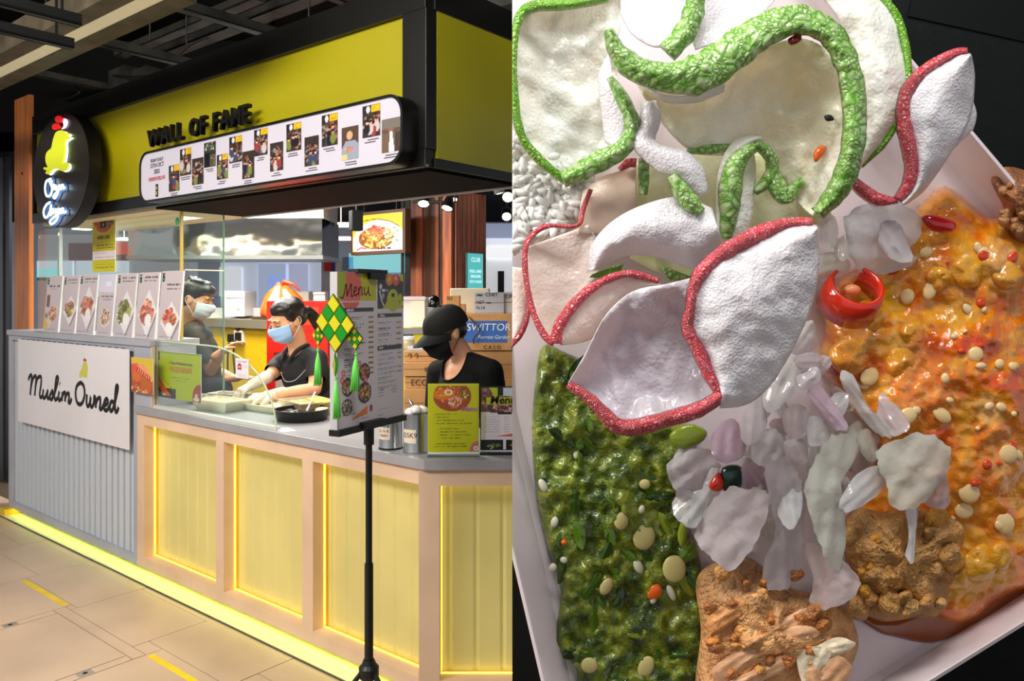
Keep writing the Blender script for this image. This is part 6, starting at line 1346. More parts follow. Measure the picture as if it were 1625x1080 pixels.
for (x, y, rx, ry, rot) in ((1022, 852, 17, 20, .3), (1070, 902, 18, 21, 0), (986, 826, 11, 14, .2), (1013, 898, 7, 12, -.4), (962, 930, 9, 14, .5), (1065, 940, 6, 13, -.4), (935, 1055, 13, 12, 0), (1025, 1058, 12, 18, .4), (862, 770, 6, 11, -.5), (880, 828, 6, 9, .3), (1023, 768, 9, 8, 0), (1018, 808, 5, 7, .4), (895, 888, 6, 5, .2), (915, 720, 5, 8, .1), (877, 900, 6, 7, .6), (1037, 950, 5, 8, .3)):
    seed(x, y, sam_h(x, y)+.006, rx, ry, rot, sam, seedm if rx > 8 else seedp)
flk = [M('chilli_flake_%d' % i, c, .18, coat=.5) for i, c in enumerate(((78, 112, 14), (50, 84, 10), (128, 146, 36), (34, 60, 10)))]
fr = random.Random(12)
for k in range(56):
    x, y = fr.uniform(865, 1105), fr.uniform(575, 1085); a_ = fr.gauss(1.3, .8); L_, w_ = fr.uniform(22, 60), fr.uniform(9, 22)
    if x < 858+.10*max(0, y-720)+14 or x > 1100-.25*max(0, 800-y): continue
    pts = [(x+L_*.5*math.cos(a_)*s+w_*.5*math.sin(a_)*c, y+L_*.5*math.sin(a_)*s-w_*.5*math.cos(a_)*c) for s, c in ((-1, -.3), (-.3, -1), (.5, -.9), (1, 0), (.4, .9), (-.5, 1))]
    o = slab('chilli_flake', pts, sam_h(x, y)+.002, .008, flk[(0, 1, 3, 0, 1, 2)[k % 6]], 300+k, .008, (fr.uniform(-.0004, .0004), fr.uniform(-.0004, .0004)), 4); o.parent = sam
red_b = M('red_chilli', (206, 40, 14), .15, coat=.7, sss=.1); orange_b = M('orange_chilli', (226, 96, 20), .2, coat=.5)
for k, (x, y, r) in enumerate(((895, 860, 5), (1034, 945, 8), (1040, 938, 12))): seed(x, y, sam_h(x, y)+.006, r, r*.8, k, sam, orange_b, 'red_fleck')
pillow('pale_green_strip', [(1062, 690), (1090, 672), (1122, 684), (1110, 704), (1075, 712)], .085, .01, flk[2], sam, 3, .003, .06, (0, 0), 3, 3)
pillow('pale_green_strip', [(1075, 845), (1092, 800), (1098, 802), (1090, 850), (1082, 870)], .085, .008, flk[2], sam, 3, .002, .06, (0, 0), 4, 3)

# ------------------------------------------------------------------ fried chicken under orange sauce
lumps = [(1400, 520, 90, .05), (1350, 560, 50, .03), (1480, 640, 120, .05), (1420, 640, 60, .03), (1560, 560, 110, .06), (1560, 760, 90, .05), (1500, 420, 70, .05), (1590, 420, 60, .05), (1450, 880, 80, .03), (1580, 880, 60, .03), (1620, 660, 80, .04), (1530, 330, 60, .02)]
def och_h(x, y):
    h = .085
    for (a, b, r, v) in lumps: h += v*math.exp(-((x-a)**2+(y-b)**2)/(r*r*.6))
    return h+.012*fbm((x*.02, y*.02, 0), 1, 3, 7)+.006*fbm((x*.06, y*.06, 0), 1, 3, 8)
pal_o = np.array([(190, 74, 10), (222, 106, 10), (236, 136, 20), (240, 164, 50), (222, 142, 20)])
spots = [(1400, 470, 46, 34, (230, 176, 40)), (1365, 545, 40, 46, (226, 150, 70)), (1400, 575, 34, 22, (224, 84, 20)), (1425, 560, 36, 24, (226, 164, 40)), (1450, 560, 22, 24, (200, 128, 70)), (1520, 490, 30, 40, (214, 150, 50)), (1560, 420, 60, 40, (232, 172, 56)), (1540, 545, 26, 16, (222, 60, 20)), (1600, 605, 50, 18, (220, 66, 24)), (1490, 690, 26, 16, (220, 80, 20)), (1570, 650, 26, 30, (240, 196, 120)),
         (1470, 620, 60, 60, (236, 130, 60)), (1600, 720, 44, 60, (236, 150, 80)), (1590, 420, 30, 50, (222, 160, 100)), (1520, 320, 60, 26, (226, 140, 40)), (1560, 900, 60, 50, (226, 170, 40)), (1600, 960, 60, 30, (180, 74, 16)), (1500, 740, 50, 30, (240, 150, 50)), (1440, 420, 50, 26, (226, 150, 60)), (1550, 800, 50, 40, (238, 150, 40))]
def och_c(x, y):
    n = fbm((x*.022, y*.022, 2), 1, 4, 3); f = np.clip((n+.8)/1.6, 0, .999)*4; i = int(f); c = pal_o[i]*(1-(f-i))+pal_o[i+1]*(f-i)
    for (a, b, rx, ry, cc_) in spots:
        q = ((x-a)/rx)**2+((y-b)/ry)**2
        if q < 1.6: k = min(1, max(0, 1.25-q))*.75; c = c*(1-k)+np.array(cc_)*k
    n2 = fbm((x*.09, y*.09, 4), 1, 2, 9)
    if n2 > .42: c = c*.6+np.array((250, 206, 130))*.4
    return c*(1+.10*fbm((x*.05, y*.05, 6), 1, 2, 11))
ocm = M('orange_sambal_sauce', rough=.12, attr=True, coat=.7, bump=(70, .5, .007))
chk = thing('sauced_chicken', 'large fried chicken piece covered in glossy orange chilli sauce', 'fried chicken', (0, 0, 0))
field('sauce_coat', [(1300, 470), (1345, 430), (1400, 400), (1455, 330), (1500, 295), (1550, 330), (1575, 345), (1660, 360), (1700, 600), (1690, 900), (1640, 930), (1600, 945), (1540, 985), (1500, 985), (1460, 960), (1400, 900), (1350, 830), (1370, 780), (1390, 700), (1340, 640), (1300, 580), (1308, 520)], 4, och_h, och_c, ocm, chk, 22)
sr = random.Random(77)
for (x, y, rx, ry) in ((1380, 597, 15, 13), (1440, 660, 12, 15), (1495, 658, 16, 10), (1548, 562, 12, 11), (1476, 460, 10, 15), (1595, 830, 16, 14), (1530, 810, 12, 14), (1538, 782, 15, 16), (1600, 720, 14, 14), (1440, 470, 12, 10), (1500, 600, 8, 6), (1470, 400, 10, 8)): seed(x, y, och_h(x, y)+.006, rx, ry, sr.uniform(0, 3), chk, M('oily_seed', (242, 208, 146), .2, coat=.5))
for k in range(60):
    x, y = sr.uniform(1330, 1625), sr.uniform(380, 900); s = sr.uniform(3, 8)
    if inside([(1320, 470), (1450, 360), (1620, 380), (1625, 900), (1500, 900), (1400, 760)], x, y): seed(x, y, och_h(x, y)+.003, s*sr.uniform(.6, 1.5), s, sr.uniform(0, 3), chk, (MATS['oily_seed'], M('translucent_bit', (240, 206, 160), .15, coat=.6, sss=.3), M('red_bit', (214, 66, 24), .2, coat=.5))[k % 3], 'sauce_fleck', .005)
for k in range(10):
    a, b, r = [(1385, 500, 30), (1350, 565, 34), (1430, 575, 30), (1535, 430, 30), (1490, 440, 22), (1600, 440, 26), (1560, 895, 34), (1520, 915, 26), (1590, 880, 24), (1450, 530, 24)][k]
    pts = [(a+r*sr.uniform(.75, 1.1)*math.cos(t), b+r*sr.uniform(.75, 1.1)*math.sin(t)) for t in np.linspace(0, 5.6, 8)]
    pillow('sauce_lump', pts, och_h(a, b)-.008, .022, ocm, chk, 5, .012, .06, (0, 0), k, 3, cf=lambda x, y: och_c(x, y)*.6+np.array((232, 168, 44))*.4)
pillow('pooled_sauce', [(1345, 965), (1420, 985), (1520, 965), (1600, 930), (1680, 900), (1680, 960), (1620, 985), (1540, 1000), (1480, 1020), (1420, 1010), (1390, 1000)], FLO+.012, .01, M('pooled_orange_oil', (132, 60, 12), .08, coat=.8), chk, 4)
# crisp crust pieces
def crust_c(base, d=30):
    def f(x, y): n = fbm((x*.05, y*.05, 1), 1, 3, 5); return np.array(base)*(1+.22*n)+np.array((d*.4, d*.2, 0))*fbm((x*.15, y*.15, 2), 1, 2, 6)
    return f
crm_ = M('crisp_crust', rough=.42, attr=True, coat=.12, bump=(110, 1.0, .012))
cr = thing('crispy_chicken_piece', 'craggy brown crisp chicken crust below the sauced piece', 'fried chicken', (0, 0, 0))
pillow('crust_body', [(1340, 830), (1365, 805), (1400, 812), (1440, 800), (1490, 815), (1530, 830), (1525, 880), (1510, 930), (1490, 975), (1450, 980), (1400, 985), (1365, 965), (1345, 920)], .09, .07, crm_, cr, 9, .035, .035, (0, -.0001), 3, 6, cf=crust_c((198, 146, 84)))
for k in range(34):
    x, y = sr.uniform(1350, 1515), sr.uniform(820, 975); r = sr.uniform(8, 22)
    pts = [(x+r*sr.uniform(.6, 1.2)*math.cos(t), y+r*sr.uniform(.7, 1.3)*math.sin(t)) for t in np.linspace(0, 5.5, 7)]
    pillow('crust_flake', pts, .135+.02*sr.random()-.00018*abs(x-1430), .016, crm_, cr, 4, .012, .08, (sr.uniform(-.0004, .0004), sr.uniform(-.0004, .0004)), k, 2, cf=crust_c(sr.choice(((196, 144, 80), (170, 112, 56), (206, 160, 96), (216, 150, 50)))))
c2_ = thing('crispy_chicken_edge', 'brown fried chicken edge at the right side of the frame', 'fried chicken', (0, 0, 0))
pillow('crust_body', [(1572, 285), (1590, 266), (1620, 268), (1660, 290), (1700, 340), (1690, 400), (1620, 390), (1590, 365), (1592, 330)], .08, .06, crm_, c2_, 8, .03, .04, (0, 0), 6, 5, cf=crust_c((170, 110, 70)))
for k in range(12):
    x, y = sr.uniform(1590, 1640), sr.uniform(290, 375); r = sr.uniform(6, 14); pillow('crust_flake', [(x+r*sr.uniform(.7, 1.2)*math.cos(t), y+r*sr.uniform(.7, 1.2)*math.sin(t)) for t in np.linspace(0, 5.5, 7)], .13, .014, crm_, c2_, 3, .01, .08, (0, 0), k, 2, cf=crust_c((196, 140, 90)))
c3_ = thing('sliced_fried_chicken', 'fried chicken slice with pale meat showing, at the bottom centre', 'fried chicken', (0, 0, 0))
pillow('crust_body', [(1105, 920), (1140, 890), (1190, 885), (1250, 930), (1330, 955), (1362, 1010), (1350, 1060), (1320, 1110), (1220, 1130), (1110, 1120), (1112, 1000)], .07, .08, crm_, c3_, 11, .028, .035, (0, 0), 9, 6, cf=lambda x, y: crust_c((234, 172, 112))(x, y)*(1-.25*max(0, min(1, (1000-y)/90))))
meat = M('pale_chicken_meat', (230, 176, 134), .35, sss=.3, var=(20, .1), bump=(40, .5, .008), stretch=(1, 1, 1)); meat2 = M('white_chicken_meat', (240, 222, 190), .4, sss=.3, bump=(50, .5, .008))
for k, p_ in enumerate(([(1130, 1062), (1170, 1030), (1230, 990), (1275, 965), (1290, 975), (1245, 1015), (1190, 1055), (1145, 1085)], [(1120, 985), (1150, 958), (1205, 940), (1215, 952), (1165, 985), (1130, 1010)], [(1140, 1090), (1190, 1065), (1240, 1040), (1255, 1055), (1200, 1085), (1150, 1105)])):
    o = slab('meat_strip', p_, .146, .012, (meat, M('crust_sheet', (224, 150, 92), .35, var=(14, .2), bump=(60, .8, .008)), meat)[k], 200+k, .012); o.parent = c3_
for k, p_ in enumerate(([(1265, 1040), (1290, 1025), (1320, 1035), (1300, 1065), (1275, 1085)], [(1290, 1030), (1330, 1010), (1358, 1022), (1340, 1035), (1310, 1045)], [(1300, 1060), (1330, 1040), (1352, 1060), (1335, 1085), (1310, 1090)], [(1225, 1010), (1270, 992), (1300, 1005), (1250, 1028)], [(1275, 1070), (1300, 1062), (1310, 1090), (1285, 1100)])): setattr(slab('shredded_meat', p_, .152, .010, meat2 if k < 2 else meat, 400+k, .01, (0, 0), 5), 'parent', c3_)
for k in range(40):
    x, y = sr.uniform(1125, 1325), sr.uniform(905, 1070); r = sr.uniform(7, 16); pillow('crust_flake', [(x+r*sr.uniform(.7, 1.3)*math.cos(t), y+r*sr.uniform(.6, 1.1)*math.sin(t)) for t in np.linspace(0, 5.5, 7)], .138, .012, crm_, c3_, 3, .008, .08, (0, 0), k, 2, cf=crust_c(sr.choice(((206, 130, 60), (190, 120, 66), (222, 160, 84)))))

# ------------------------------------------------------------------ onion pieces, chilli ring
on_m = {'w': M('onion_white', (252, 250, 248), .12, sss=.25, coat=.6, trans=.52, bump=(46, .5, .006), ior=1.36), 'l': M('onion_lilac', (246, 236, 238), .12, sss=.3, coat=.6, trans=.52, bump=(46, .5, .006), ior=1.36), 'p': M('onion_pink', (248, 230, 230), .12, sss=.25, coat=.6, trans=.52, bump=(46, .5, .006), ior=1.36), 'y': M('onion_pale_green', (248, 248, 234), .12, sss=.25, coat=.6, trans=.52, bump=(46, .5, .006), ior=1.36), 'd': M('onion_violet', (234, 208, 222), .12, sss=.25, coat=.6, trans=.5, bump=(34, .45, .008))}
onions = [
 ('w', .17, .022, 'largest clear onion chunk, top right above the chilli ring', [(1340, 345), (1375, 322), (1420, 318), (1462, 345), (1460, 375), (1442, 398), (1455, 412), (1420, 432), (1375, 434), (1350, 408), (1345, 385)]),
 ('l', .188, .010, 'lilac onion layer lying on the largest clear chunk', [(1398, 355), (1425, 352), (1440, 385), (1448, 412), (1420, 414), (1395, 388)]),
 ('w', .165, .018, 'small white onion cube beside the red cracker tip', [(1298, 346), (1325, 344), (1328, 385), (1304, 392)]),
 ('w', .16, .016, 'small clear onion bit left of the largest chunk', [(1322, 388), (1345, 372), (1352, 400), (1335, 414)]),
 ('y', .155, .018, 'yellowish onion wedge pointing at the chilli ring', [(1296, 408), (1330, 400), (1350, 420), (1335, 436), (1298, 444)]),
 ('w', .14, .018, 'white onion bit below right of the big red cracker', [(1245, 562), (1270, 520), (1288, 508), (1297, 530), (1290, 556)]),
 ('w', .15, .024, 'broad white onion piece under the big red cracker', [(1212, 602), (1245, 565), (1266, 570), (1270, 610), (1242, 642), (1214, 652)]),
 ('l', .155, .014, 'short lilac onion bit at the pile\'s upper right', [(1260, 567), (1296, 560), (1302, 580), (1275, 592)]),
 ('l', .165, .016, 'lilac-white onion knob above the long violet strip', [(1266, 592), (1296, 582), (1302, 602), (1287, 618), (1270, 616)]),
 ('d', .175, .014, 'long violet onion strip at the pile centre', [(1280, 622), (1300, 612), (1340, 663), (1344, 680), (1325, 682), (1295, 648)]),
 ('l', .17, .02, 'rounded lilac onion piece left of the violet strip', [(1243, 656), (1262, 640), (1282, 650), (1278, 690), (1258, 697), (1245, 680)]),
 ('w', .165, .018, 'white onion lump under the violet strip', [(1284, 662), (1310, 665), (1327, 690), (1302, 707), (1282, 702)]),
 ('w', .185, .016, 'curved white onion strip reaching over the orange sauce', [(1332, 596), (1352, 592), (1375, 640), (1395, 660), (1424, 692), (1400, 692), (1370, 667), (1348, 632)]),
 ('p', .17, .016, 'pinkish onion strip right of the curved white one', [(1400, 622), (1440, 665), (1442, 682), (1415, 692), (1393, 665)]),
 ('y', .20, .020, 'long pale green-white onion leaf hanging in the middle', [(1278, 765), (1300, 715), (1325, 690), (1350, 690), (1364, 710), (1350, 740), (1335, 760), (1338, 800), (1343, 860), (1330, 902), (1310, 882), (1296, 850), (1281, 800)]),
 ('l', .185, .018, 'long lilac-white onion leaf left of the pale green one', [(1212, 742), (1235, 730), (1256, 735), (1271, 765), (1276, 830), (1276, 880), (1265, 912), (1245, 936), (1215, 930), (1212, 890), (1230, 850), (1224, 800)]),
 ('w', .206, .010, 'bright white onion layer on top of the long lilac leaf', [(1232, 746), (1255, 740), (1272, 775), (1270, 820), (1255, 840), (1235, 816)]),
 ('p', .175, .020, 'broad pink-lilac onion end above the sliced chicken', [(1276, 862), (1310, 870), (1340, 890), (1363, 920), (1356, 946), (1310, 966), (1285, 956), (1291, 920)]),
 ('w', .19, .014, 'clear onion slice lying left of the big white-green one', [(1335, 790), (1360, 752), (1395, 738), (1408, 760), (1392, 785), (1352, 811), (1334, 809)]),
 ('y', .20, .022, 'big white-green onion chunk above the brown crust', [(1395, 742), (1395, 712), (1440, 690), (1475, 688), (1506, 710), (1506, 742), (1490, 770), (1462, 800), (1440, 809), (1411, 800), (1408, 770)]),
 ('p', .185, .014, 'pink onion bit at the right of the white-green chunk', [(1465, 777), (1498, 747), (1508, 790), (1500, 806), (1470, 802)]),
 ('w', .175, .010, 'thin clear onion sliver hanging over the brown crust', [(1438, 806), (1456, 808), (1453, 850), (1450, 892), (1437, 882), (1442, 850)]),
 ('l', .12, .020, 'lilac-white onion piece beside the sambal, upper', [(1058, 737), (1090, 715), (1125, 713), (1142, 740), (1125, 776), (1095, 786), (1068, 772)]),
 ('w', .125, .018, 'white onion piece beside the sambal, lower', [(1068, 792), (1100, 780), (1127, 775), (1120, 812), (1100, 838), (1073, 822)]),
 ('l', .16, .026, 'largest lilac translucent onion petal beside the sambal', [(1103, 842), (1120, 810), (1145, 780), (1180, 773), (1220, 780), (1222, 802), (1206, 850), (1185, 882), (1155, 907), (1125, 882), (1107, 865)]),
 ('d', .14, .016, 'dull violet onion bit above the largest petal', [(1178, 742), (1188, 733), (1217, 745), (1216, 777), (1188, 777)]),
 ('l', .145, .022, 'lilac onion wedge under the cracker\'s lower edge', [(1172, 642), (1200, 608), (1217, 650), (1211, 692), (1180, 702)]),
 ('w', .15, .02, 'white onion lump left of the rounded lilac piece', [(1198, 692), (1230, 680), (1247, 712), (1226, 737), (1194, 732)]),
 ('d', .125, .02, 'violet onion bit under the green strip of sambal', [(1128, 692), (1160, 663), (1182, 690), (1177, 727), (1138, 732)]),
 ('l', .165, .018, 'small lilac onion cube in the pile centre', [(1244, 702), (1275, 698), (1282, 732), (1255, 738)]),
]
for k, (c, h, th, lab, poly) in enumerate(onions):
    o = slab('onion_piece', poly, h, th*.5, on_m[c], k, .010+.004*(k % 3), (((k*37) % 7-3)*.00022, ((k*53) % 5-2)*.00022)); tag(o, lab, 'onion', 'chopped onion pieces')
bed = [(1078, 722), (1130, 690), (1185, 640), (1240, 590), (1290, 505), (1310, 560), (1335, 610), (1395, 690), (1380, 740), (1345, 800), (1300, 850), (1225, 880), (1150, 870), (1100, 830)]
fr = random.Random(21); nb = 0
while nb < 44:                                                 # the lower layer of the onion heap
    x, y = fr.uniform(1075, 1400), fr.uniform(505, 880)
    if not inside(bed, x, y): continue
    a_ = fr.uniform(0, 3.1); L_, w_ = fr.uniform(16, 30), fr.uniform(9, 16)
    pts = [(x+L_*math.cos(a_)*s-w_*math.sin(a_)*c, y+L_*math.sin(a_)*s+w_*math.cos(a_)*c) for s, c in ((-1, -.5), (-.2, -1), (.8, -.8), (1, .3), (.3, 1), (-.8, .8))]
    o = slab('onion_piece', pts, fr.uniform(.075, .135), .007, on_m['wlpwy'[nb % 5]], 60+nb, .010, (fr.uniform(-.0006, .0006), fr.uniform(-.0006, .0006)), 5); nb += 1
    tag(o, 'small onion bit in the lower layer of the heap between sambal and chicken', 'onion', 'lower onion bits in the heap')
tag(pillow('dark_green_bit', [(1146, 742), (1176, 740), (1176, 776), (1148, 778)], .118, .014, M('dark_green_leaf', (16, 52, 40), .2, coat=.5), None, 3), 'dark green bit between the onion pieces', 'herb')
tag(pillow('red_chilli_bit', [(1124, 772), (1140, 748), (1150, 770), (1138, 780)], .122, .012, red_b, None, 3), 'small red chilli bit beside the dark green bit', 'chilli')
rr_ = thing('chilli_ring', 'bright red chilli ring between the onion and the orange sauce', 'chilli', FP(1352, 468, .165))
n = 40; ring = []; S = YB/FPX
ang = lambda k: math.radians(128+295*k/n)
qr = Matrix.Rotation(math.radians(-38), 3, 'X')
prof_ = [(.92, -.62), (1.05, 0), (1.08, .62), (.96, .60), (.86, 0), (.80, -.60)]
vs = [qr @ Vector((40*S*r*math.cos(ang(k)), z*38*S, 40*S*r*math.sin(ang(k)))) for k in range(n+1) for r, z in prof_]
MB().add(vs, [(k*6+i, k*6+(i+1) % 6, (k+1)*6+(i+1) % 6, (k+1)*6+i) for k in range(n) for i in range(6)]+[tuple(range(6)), tuple(n*6+i for i in range(5, -1, -1))]).build('skin', red_b, rr_, smooth=True)
MB().ball((.0, 0, .01), (.018, .015, .012), 10, 7).build('seed', M('ring_seed', (240, 150, 100), .25), rr_, smooth=True)
tag(pillow('red_chilli_strip', [(1462, 345), (1480, 340), (1515, 352), (1512, 368), (1478, 366)], .14, .014, M('deep_red_chilli', (196, 30, 30), .15, coat=.7), None, 4), 'flat red chilli strip at the right of the largest onion chunk', 'chilli')

# ------------------------------------------------------------------ prawn crackers
def cracker(name, label, group): return thing(name, label, 'prawn cracker', (0, 0, 0), 0, group)
GG, RG = 'green-rimmed prawn crackers', 'red-rimmed prawn crackers'
def band(name, path, wd, mat, parent, h0=0, bulge=.012, nu=None, bub=.006, clip=False, th=.012):
    """a rim band along path [(px,py,h)] with width wd in px (number or list)"""
    P_ = np.array(catmull(path, 6)); nu = nu or max(24, int(np.sum(np.linalg.norm(np.diff(P_[:, :2], axis=0), axis=1))/5)); P_ = resample(P_, nu)
    T = np.gradient(P_[:, :2], axis=0); T /= (np.linalg.norm(T, axis=1)[:, None]+1e-9); Nn = np.stack([-T[:, 1], T[:, 0]], 1)
    w_ = np.interp(np.linspace(0, 1, nu), np.linspace(0, 1, len(wd)), wd) if hasattr(wd, '__len__') else np.full(nu, wd)
    w_ = w_*np.array([1+.16*fbm((P_[i][0]*.05, P_[i][1]*.05, 1), 1, 2, 3) for i in range(nu)])
    A = P_.copy(); B = P_.copy(); A[:, :2] += Nn*w_[:, None]/2; B[:, :2] -= Nn*w_[:, None]/2
    return sheet(name, [tuple(p) for p in A], [tuple(p) for p in B], mat, parent, nu*1, 8, bulge, th, 0, bub, clip)
# 1 top-left disc
c = cracker('green_prawn_cracker', 'oily round green-rimmed cracker in the top left corner', GG)
sheet('puffed_face', [(965, -20, .20), (880, -10, .22), (822, 30, .22), (806, 110, .22), (812, 190, .21), (845, 245, .19), (900, 292, .17)], [(985, -10, .16), (985, 40, .17), (975, 90, .18), (985, 140, .19), (992, 190, .20), (960, 250, .19), (905, 296, .17)], cc, c, 60, 26, -.05, .008, .02, 0, True, fine=.001)
band('rim', [(965, -6, .21), (905, 6, .23), (850, 8, .235), (824, 26, .235), (815, 80, .235), (816, 150, .23), (828, 215, .215), (862, 258, .20), (905, 290, .185)], [14, 12, 16, 14, 12, 14, 14, 14, 12], g_thin, c, 0, .006, None, .002, True)
band('rim', [(968, 122, .235), (985, 150, .245), (1001, 185, .25), (1003, 212, .25), (985, 238, .245), (950, 256, .235), (920, 272, .22), (893, 284, .205)], [10, 20, 24, 26, 30, 32, 32, 26], g_rim, c, 0, .014, None, .006, True)
sheet('inner_fold', [(965, 85, .20), (950, 120, .215), (955, 180, .22), (960, 225, .22)], [(972, 118, .235), (988, 155, .245), (996, 190, .25), (980, 235, .245)], cw, c, 30, 8, .004)
# 2 centre arch
c = cracker('green_prawn_cracker', 'large green-rimmed cracker arching over the top centre', GG)
sheet('puffed_face', [(1010, 128, .27), (1080, 145, .28), (1140, 125, .29), (1200, 85, .30), (1265, 60, .31), (1318, 85, .31), (1338, 150, .31), (1338, 220, .30), (1322, 285, .28), (1300, 335, .25)], [(1020, 150, .25), (1060, 205, .22), (1100, 240, .20), (1145, 246, .195), (1180, 240, .195), (1205, 238, .195), (1230, 262, .2), (1250, 290, .2), (1268, 322, .205), (1290, 342, .22)], cy, c, 76, 24, -.018, .008, .018, fine=.001)
band('rim', [(966, 46, .31), (980, 80, .315), (1010, 108, .32), (1060, 122, .325), (1110, 116, .33), (1150, 92, .335), (1200, 55, .34), (1262, 30, .345), (1318, 50, .345), (1348, 105, .345), (1358, 170, .34), (1355, 235, .33), (1335, 295, .31), (1300, 338, .28)], [16, 34, 46, 58, 60, 56, 50, 40, 36, 36, 36, 34, 34, 24], g_rim, c, 0, .015, None, .009)
band('lower_rim', [(1092, 240, .215), (1130, 236, .215), (1165, 232, .215)], [8, 16, 8], g_rim, c, 0, .006)
band('lower_rim', [(1222, 256, .215), (1232, 290, .218), (1248, 312, .22), (1262, 298, .218), (1275, 285, .22)], [10, 22, 26, 20, 10], g_rim, c, 0, .008)
sheet('under_edge', [(998, 112, .29), (1045, 148, .30), (1100, 150, .31), (1150, 128, .31)], [(1006, 122, .275), (1050, 158, .27), (1105, 162, .28), (1150, 145, .28)], cw, c, 40, 6, .004, .006, fine=.001)
# 3 lavender fold behind
c = cracker('green_prawn_cracker', 'white cracker fold with a green end, behind the arch at the top', GG)
sheet('puffed_face', [(985, 20, .22), (1000, 48, .25), (1022, 66, .27), (1045, 74, .28), (1068, 66, .28)], [(1040, -30, .20), (1060, -25, .22), (1080, -20, .24), (1090, -20, .25), (1100, -20, .26)], M('lavender_white_cracker', (216, 208, 222), .34, sss=.3, bump=(90, .3, .006)), c, 40, 14, -.03, .008, .006, fine=.0015)
band('rim', [(1060, 82, .31), (1082, 58, .315), (1098, 30, .315), (1106, -10, .31)], [30, 36, 36, 30], g_rim, c, 0, .014)
sheet('right_face', [(1112, -20, .28), (1110, 20, .28), (1098, 55, .29), (1105, 78, .30)], [(1240, -30, .24), (1230, 0, .26), (1200, 30, .29), (1160, 60, .31)], cw, c, 40, 14, -.02, .008, .006, fine=.001)
# 4 right-hand disc
c = cracker('green_prawn_cracker', 'pale green-edged cracker disc behind the arch on the right', GG)
sheet('puffed_face', [(1275, -30, .21), (1320, 10, .22), (1352, 70, .23), (1366, 140, .23), (1366, 200, .22), (1358, 262, .20)], [(1400, -30, .20), (1424, 24, .215), (1440, 80, .225), (1440, 140, .225), (1424, 200, .22), (1366, 268, .20)], cc, c, 56, 20, .03, .008, .012, fine=.001)
band('rim', [(1396, -10, .225), (1424, 24, .232), (1440, 80, .236), (1442, 130, .236), (1430, 180, .232), (1405, 226, .225), (1368, 262, .212)], [8, 12, 10, 10, 9, 9, 8], g_thin, c, 0, .004, None, .002)
# 5 hook
c = cracker('green_prawn_cracker', 'small curled cracker with a hooked green rim in the centre', GG)
sheet('puffed_face', [(1185, 385, .19), (1195, 340, .20), (1198, 300, .205), (1200, 262, .205), (1196, 232, .225), (1215, 222, .225)], [(1140, 370, .18), (1136, 320, .20), (1140, 275, .215), (1152, 240, .22), (1172, 218, .22), (1200, 212, .215)], cc, c, 40, 14, .02, .008, .008, fine=.001)
band('rim', [(1152, 378, .205), (1158, 340, .22), (1160, 300, .232), (1168, 262, .24), (1185, 240, .242), (1200, 234, .24)], [16, 28, 34, 34, 30, 14], g_rim, c, 0, .014, None, .007)
band('rim', [(1200, 228, .24), (1218, 240, .235), (1228, 262, .225), (1218, 288, .215), (1200, 304, .205)], [12, 18, 18, 20, 14], g_rim, c, 0, .010, None, .006)
# 6 drooping strip
c = cracker('green_prawn_cracker', 'narrow drooping cracker strip with a green tip, below the arch', GG)
band('puffed_strip', [(1030, 160, .25), (1032, 195, .25), (1022, 225, .255), (1050, 250, .262), (1085, 262, .262), (1104, 288, .255), (1112, 310, .245)], [26, 34, 34, 40, 44, 40, 24], cw, c, 0, .012, None, .001, th=.01)
band('rim', [(1066, 278, .27), (1080, 300, .272), (1095, 320, .27), (1112, 338, .262)], [12, 26, 28, 22], g_rim, c, 0, .012, None, .006)
band('side_rim', [(1022, 250, .215), (1022, 280, .21), (1022, 308, .205)], [14, 18, 12], g_rim, c, 0, .008)
c = cracker('green_prawn_cracker', 'pale cracker face lying deep under the arch, behind the hooked one', GG)
sheet('puffed_face', [(1000, 262, .125), (1070, 240, .13), (1170, 236, .13), (1250, 250, .13), (1312, 300, .12)], [(1000, 410, .10), (1070, 440, .10), (1160, 440, .105), (1240, 410, .11), (1320, 345, .11)], puffed('pale_green_cracker', (236, 238, 206), .22, .4, 80, .4, (222, 230, 170)), c, 50, 18, .015, .008, .014, fine=.001)
# 7 big red one
c = cracker('red_prawn_cracker', 'largest red-rimmed cracker, folded in the middle of the tray', RG)
rimp = [(1290, 352, .34), (1245, 356, .345), (1185, 380, .35), (1130, 415, .355), (1104, 450, .352), (1096, 490, .345), (1092, 520, .335), (1108, 552, .335), (1124, 590, .335), (1142, 622, .33)]
sheet('right_face', [(x+6, y+4, h) for x, y, h in rimp], [(1300, 366, .335), (1300, 385, .34), (1300, 410, .345), (1298, 440, .345), (1290, 480, .34), (1275, 520, .335), (1250, 570, .325), (1220, 615, .315), (1185, 642, .31), (1142, 648, .315)], cw, c, 70, 24, .03, .010, .010, fine=.0013)
sheet('left_face', [(1100, 440, .30), (1060, 450, .31), (1005, 462, .325), (962, 500, .33), (930, 560, .33), (902, 608, .325)], [(1140, 636, .30), (1085, 660, .30), (1030, 672, .30), (985, 678, .30), (955, 655, .305), (910, 618, .315)], puffed('lilac_cracker', (222, 214, 222), .36, .3, 140, .5), c, 60, 22, -.055, .010, .022, fine=.0013)
band('rim', rimp+[(1140, 634, .335)], [12, 22, 26, 28, 24, 20, 14, 20, 22, 20, 16], r_rim, c, 0, .012, None, .004)
band('rim', [(1146, 628, .338), (1110, 650, .34), (1060, 665, .34), (1010, 678, .338), (980, 676, .336), (958, 655, .336), (935, 632, .335), (902, 610, .332)], [18, 24, 24, 26, 26, 22, 18, 12], r_rim, c, 0, .010, None, .004)
